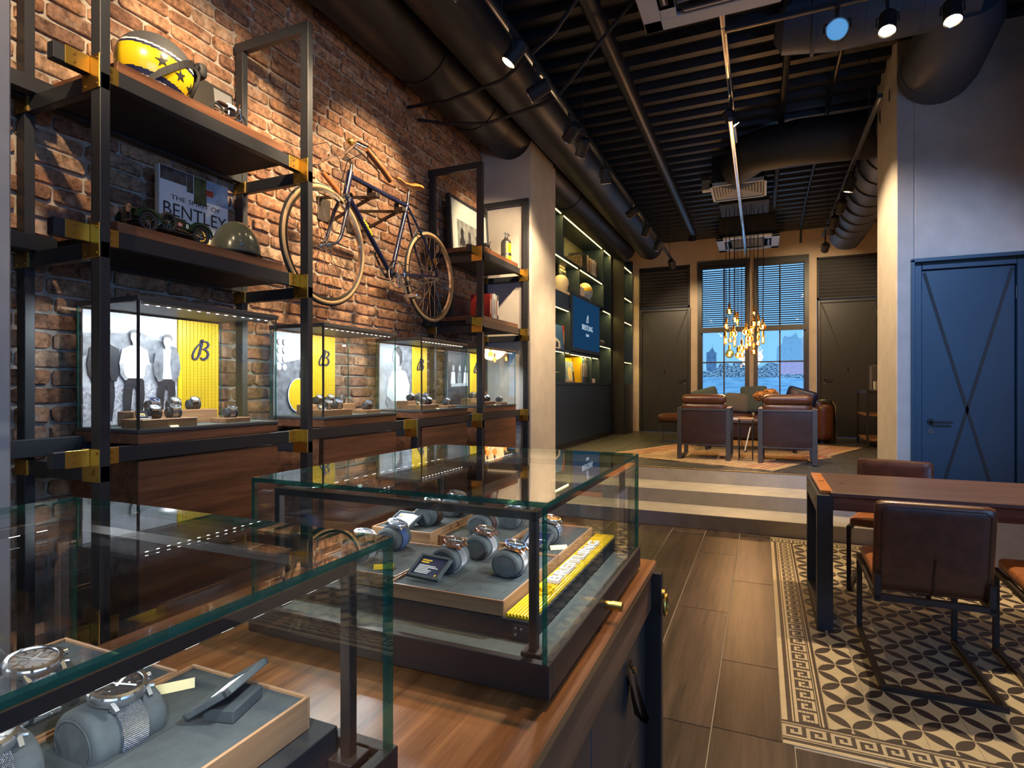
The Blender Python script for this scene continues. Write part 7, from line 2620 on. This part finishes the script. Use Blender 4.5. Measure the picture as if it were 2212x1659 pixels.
facing((-2.80, 8.47, 2.806), .36, .46, 'pr_dark', 'black book with pale lines of print over the screen', [('printed_text', 'cream', [(-.14, .38), (.12, .38), (.12, .42), (-.14, .42)]), ('printed_text', 'cream', [(-.14, .33), (.14, .33), (.14, .36), (-.14, .36)]), ('printed_photo', 'lgrey', [(-.02, .02), (.15, .02), (.15, .24), (-.02, .24)])])
t = thing('cream_box', 'flat cream box under the cream ball left of the screen top', 'box', (-2.75, 8.0, 2.66))
MB().box(-2.90, -2.67, 7.60, 8.27, 2.516, 2.72, 0, .004).build('body', 'cabinet', t)
MB().box(-2.90, -2.66, 7.58, 8.28, 2.7205, 2.765, 0, .004).build('lid', 'cream', t)
single(MB().ell((-2.76, 8.14, 2.765 + .125), (.125, .125, .125), 28, 16), 'cream_ball', 'cream', 'round cream ball on the flat cream box', 'ball', (-2.76, 8.14, 2.766))
t = thing('old_clock', 'arched black mantel clock on a pile of white books over the screen', 'clock', (-2.76, 8.95, 2.955))
b = MB().poly([(-2.80, 8.95 + a, 2.957 + c_) for a, c_ in [(-.09, 0), (.09, 0), (.09, .12)] + [(.09 * math.cos(q_), .12 + .10 * math.sin(q_)) for q_ in [PI * k / 10 for k in range(11)]] + [(-.09, .12)]], (.07, 0, 0)).build('body', 'pr_dark', t)
MB().cyl((-2.73, 8.95, 3.08), (-2.727, 8.95, 3.08), .055, n=20).build('dial', 'cream', t)
for k in range(3):
    single(MB().box(-2.90, -2.68 + .004 * k, 8.85, 9.12 - .01 * k, 2.806 + .05 * k, 2.855 + .05 * k, 0, .002), 'white_book', 'white', ['bottom', 'middle', 'top'][k] + ' white book of the pile under the mantel clock', 'book', (-2.79, 8.98, 2.806 + .05 * k))
t = thing('blue_helmet', 'blue and brass helmet with a yellow stripe over the screen', 'helmet', (-2.76, 9.42, 2.806))
MB().ell((-2.76, 9.42, 2.806 + .14), (.13, .20, .16), 28, 7, 0, -.85, 0.0).build('shell', 'ph4', t)
MB().ell((-2.76, 9.42, 2.806 + .14), (.1305, .2005, .1605), 28, 3, 0, 0.0, .28).build('stripe', 'yellow', t)
MB().ell((-2.76, 9.42, 2.806 + .14), (.13, .20, .16), 28, 8, 0, .28, 1.0).build('crown', 'paper', t)
t = thing('small_globe', 'small metal ball on a stand left of the screen', 'ornament', (-2.74, 8.08, 2.516)) if 0 else None
single(MB().ell((-2.74, 9.99, 3.256 + .17), (.05, .10, .17), 20, 12), 'dark_vase', 'gunmetal', 'dark oval vase at the right end of the top shelf', 'vase', (-2.74, 10.05, 3.256))
t = thing('painted_card', 'small blue painting in a pale frame on the top shelf', 'picture', (-2.72, 8.18, 3.256))
MB().at((-2.74, 8.18, 3.256), ry=-.1).box(-.02, 0, -.13, .13, 0, .36, 0, .002).build('frame', 'cream', t)
MB().at((-2.74, 8.18, 3.256), ry=-.1).box(0, .001, -.11, .11, .02, .34).build('painting', 'ph4', t, False)
t = thing('bowling_pin_figure', 'slim golden figure behind the small blue painting', 'figure', (-2.85, 8.08, 3.256))
MB().lathe([(.03, 0), (.045, .12), (.02, .34), (.03, .42), (.02, .48), (.004, .50)], 16, 0, (-2.85, 8.08, 3.256)).build('body', 'gold', t)
t = thing('robot_ornament', 'spindly chrome ornament on the shelf right of the screen', 'ornament', (-2.74, 10.15, 2.116))
MB().lathe([(.05, 0), (.05, .02), (.01, .03), (.01, .06)], 14, 0, (-2.74, 10.15, 2.116)).build('base', 'chrome', t)
MB().tube([(-2.74, 10.15, 2.17), (-2.73, 10.18, 2.32), (-2.73, 10.10, 2.44), (-2.72, 10.12, 2.54)], .012, 8).build('limb', 'chrome', t)
MB().ell((-2.72, 10.12, 2.56), (.03, .03, .03), 14, 8).build('head', 'white', t)
for k in range(2):
    single(MB().box(-2.90, -2.68, 10.02 + .02 * k, 10.50 - .06 * k, 2.1155 + .045 * k, 2.16 + .045 * k, 0, .002) if k == 0 else MB().box(-2.90, -2.69, 10.22, 10.46, 2.161, 2.20, 0, .002), 'grey_book', 'lgrey' if k else 'dgrey', ['lower dark', 'upper grey'][k] + ' book lying on the shelf right of the screen', 'book', (-2.79, 10.3, 2.1155 + .045 * k))
t = thing('leaning_picture', 'thin pale rod frame leaning in the right bay over the screen', 'picture', (-2.75, 10.50, 2.776))
MB().tube([(-2.74, 10.40, 2.78), (-2.72, 10.52, 3.20), (-2.72, 10.54, 3.20), (-2.74, 10.42, 2.78)], .008, 6, 0, True).build('frame', 'cream', t)
t = thing('plane_model', 'small golden aeroplane model at the lower left of the bookcase', 'model', (-2.78, 7.75, 1.4055))
MB().lathe([(.04, 0), (.04, .01), (.006, .014), (.006, .12)], 12, 0, (-2.78, 7.75, 1.4055)).build('stand', 'gold', t)
MB().tube([(-2.78, 7.58, 1.52), (-2.78, 7.75, 1.54), (-2.78, 7.92, 1.60)], [.010, .018, .006], 8).build('fuselage', 'paper', t)
MB().box(-2.92, -2.66, 7.72, 7.78, 1.545, 1.55).build('wing', 'paper', t)
t = thing('yellow_toy', 'little white and yellow cards standing right of the books below the screen', 'cards', (-2.74, 9.62, 1.4055))
MB().box(-2.76, -2.72, 9.53, 9.70, 1.4055, 1.53, 0, .003).build('front_card', 'yellow_gloss', t)
MB().box(-2.715, -2.68, 9.56, 9.80, 1.4055, 1.48, 0, .003).build('low_card', 'white', t)
book((-2.76, 9.56, 1.4055), .05, .2, .34, 'lgrey', 'light grey book behind the little cards')
t = thing('striped_ball', 'striped yellow ball on the counter of the narrow bookcase', 'ball', (-2.60, 11.22, 1.4055))
for k in range(6):
    MB().ell((-2.60, 11.22, 1.4055 + .115), (.115, .115, .115), 22, 3, 0, -1 + k / 3, -1 + (k + .72) / 3).build('stripe', 'paper', t)
MB().ell((-2.60, 11.22, 1.4055 + .115), (.112, .112, .1145), 22, 12).build('core', 'olive', t)
t = thing('coral_ornament', 'pale branching ornament in the narrow bookcase', 'ornament', (-2.58, 11.20, 1.8505))
MB().box(-2.62, -2.54, 11.15, 11.25, 1.8505, 1.90, 0, .003).build('base', 'leather_tan', t)
for dx, dz in ((-.05, .22), (.02, .36), (.07, .28)):
    MB().tube([(-2.58, 11.20, 1.90), (-2.58, 11.20 + dx * .5, 1.98), (-2.58, 11.20 + dx, 1.88 + dz)], [.012, .010, .006], 7).build('branch', 'paper', t)
for k in range(4):
    book((-2.52, 11.05 + .062 * k, 2.6305), .052, .18, .27 + .02 * (k % 2), ['paper', 'yellow', 'cream', 'paper'][k], ['first', 'second', 'third', 'fourth'][k] + ' yellowish book from the left in the narrow bookcase', 'pr_dark')
t = thing('bottle_rack', 'dark carved figure in the top bay of the narrow bookcase', 'figure', (-2.56, 11.2, 3.1005))
MB().lathe([(.05, 0), (.06, .02), (.03, .05), (.06, .15), (.03, .24), (.045, .30), (.004, .35)], 16, 0, (-2.56, 11.2, 3.1005)).build('body', 'brass_dark', t)
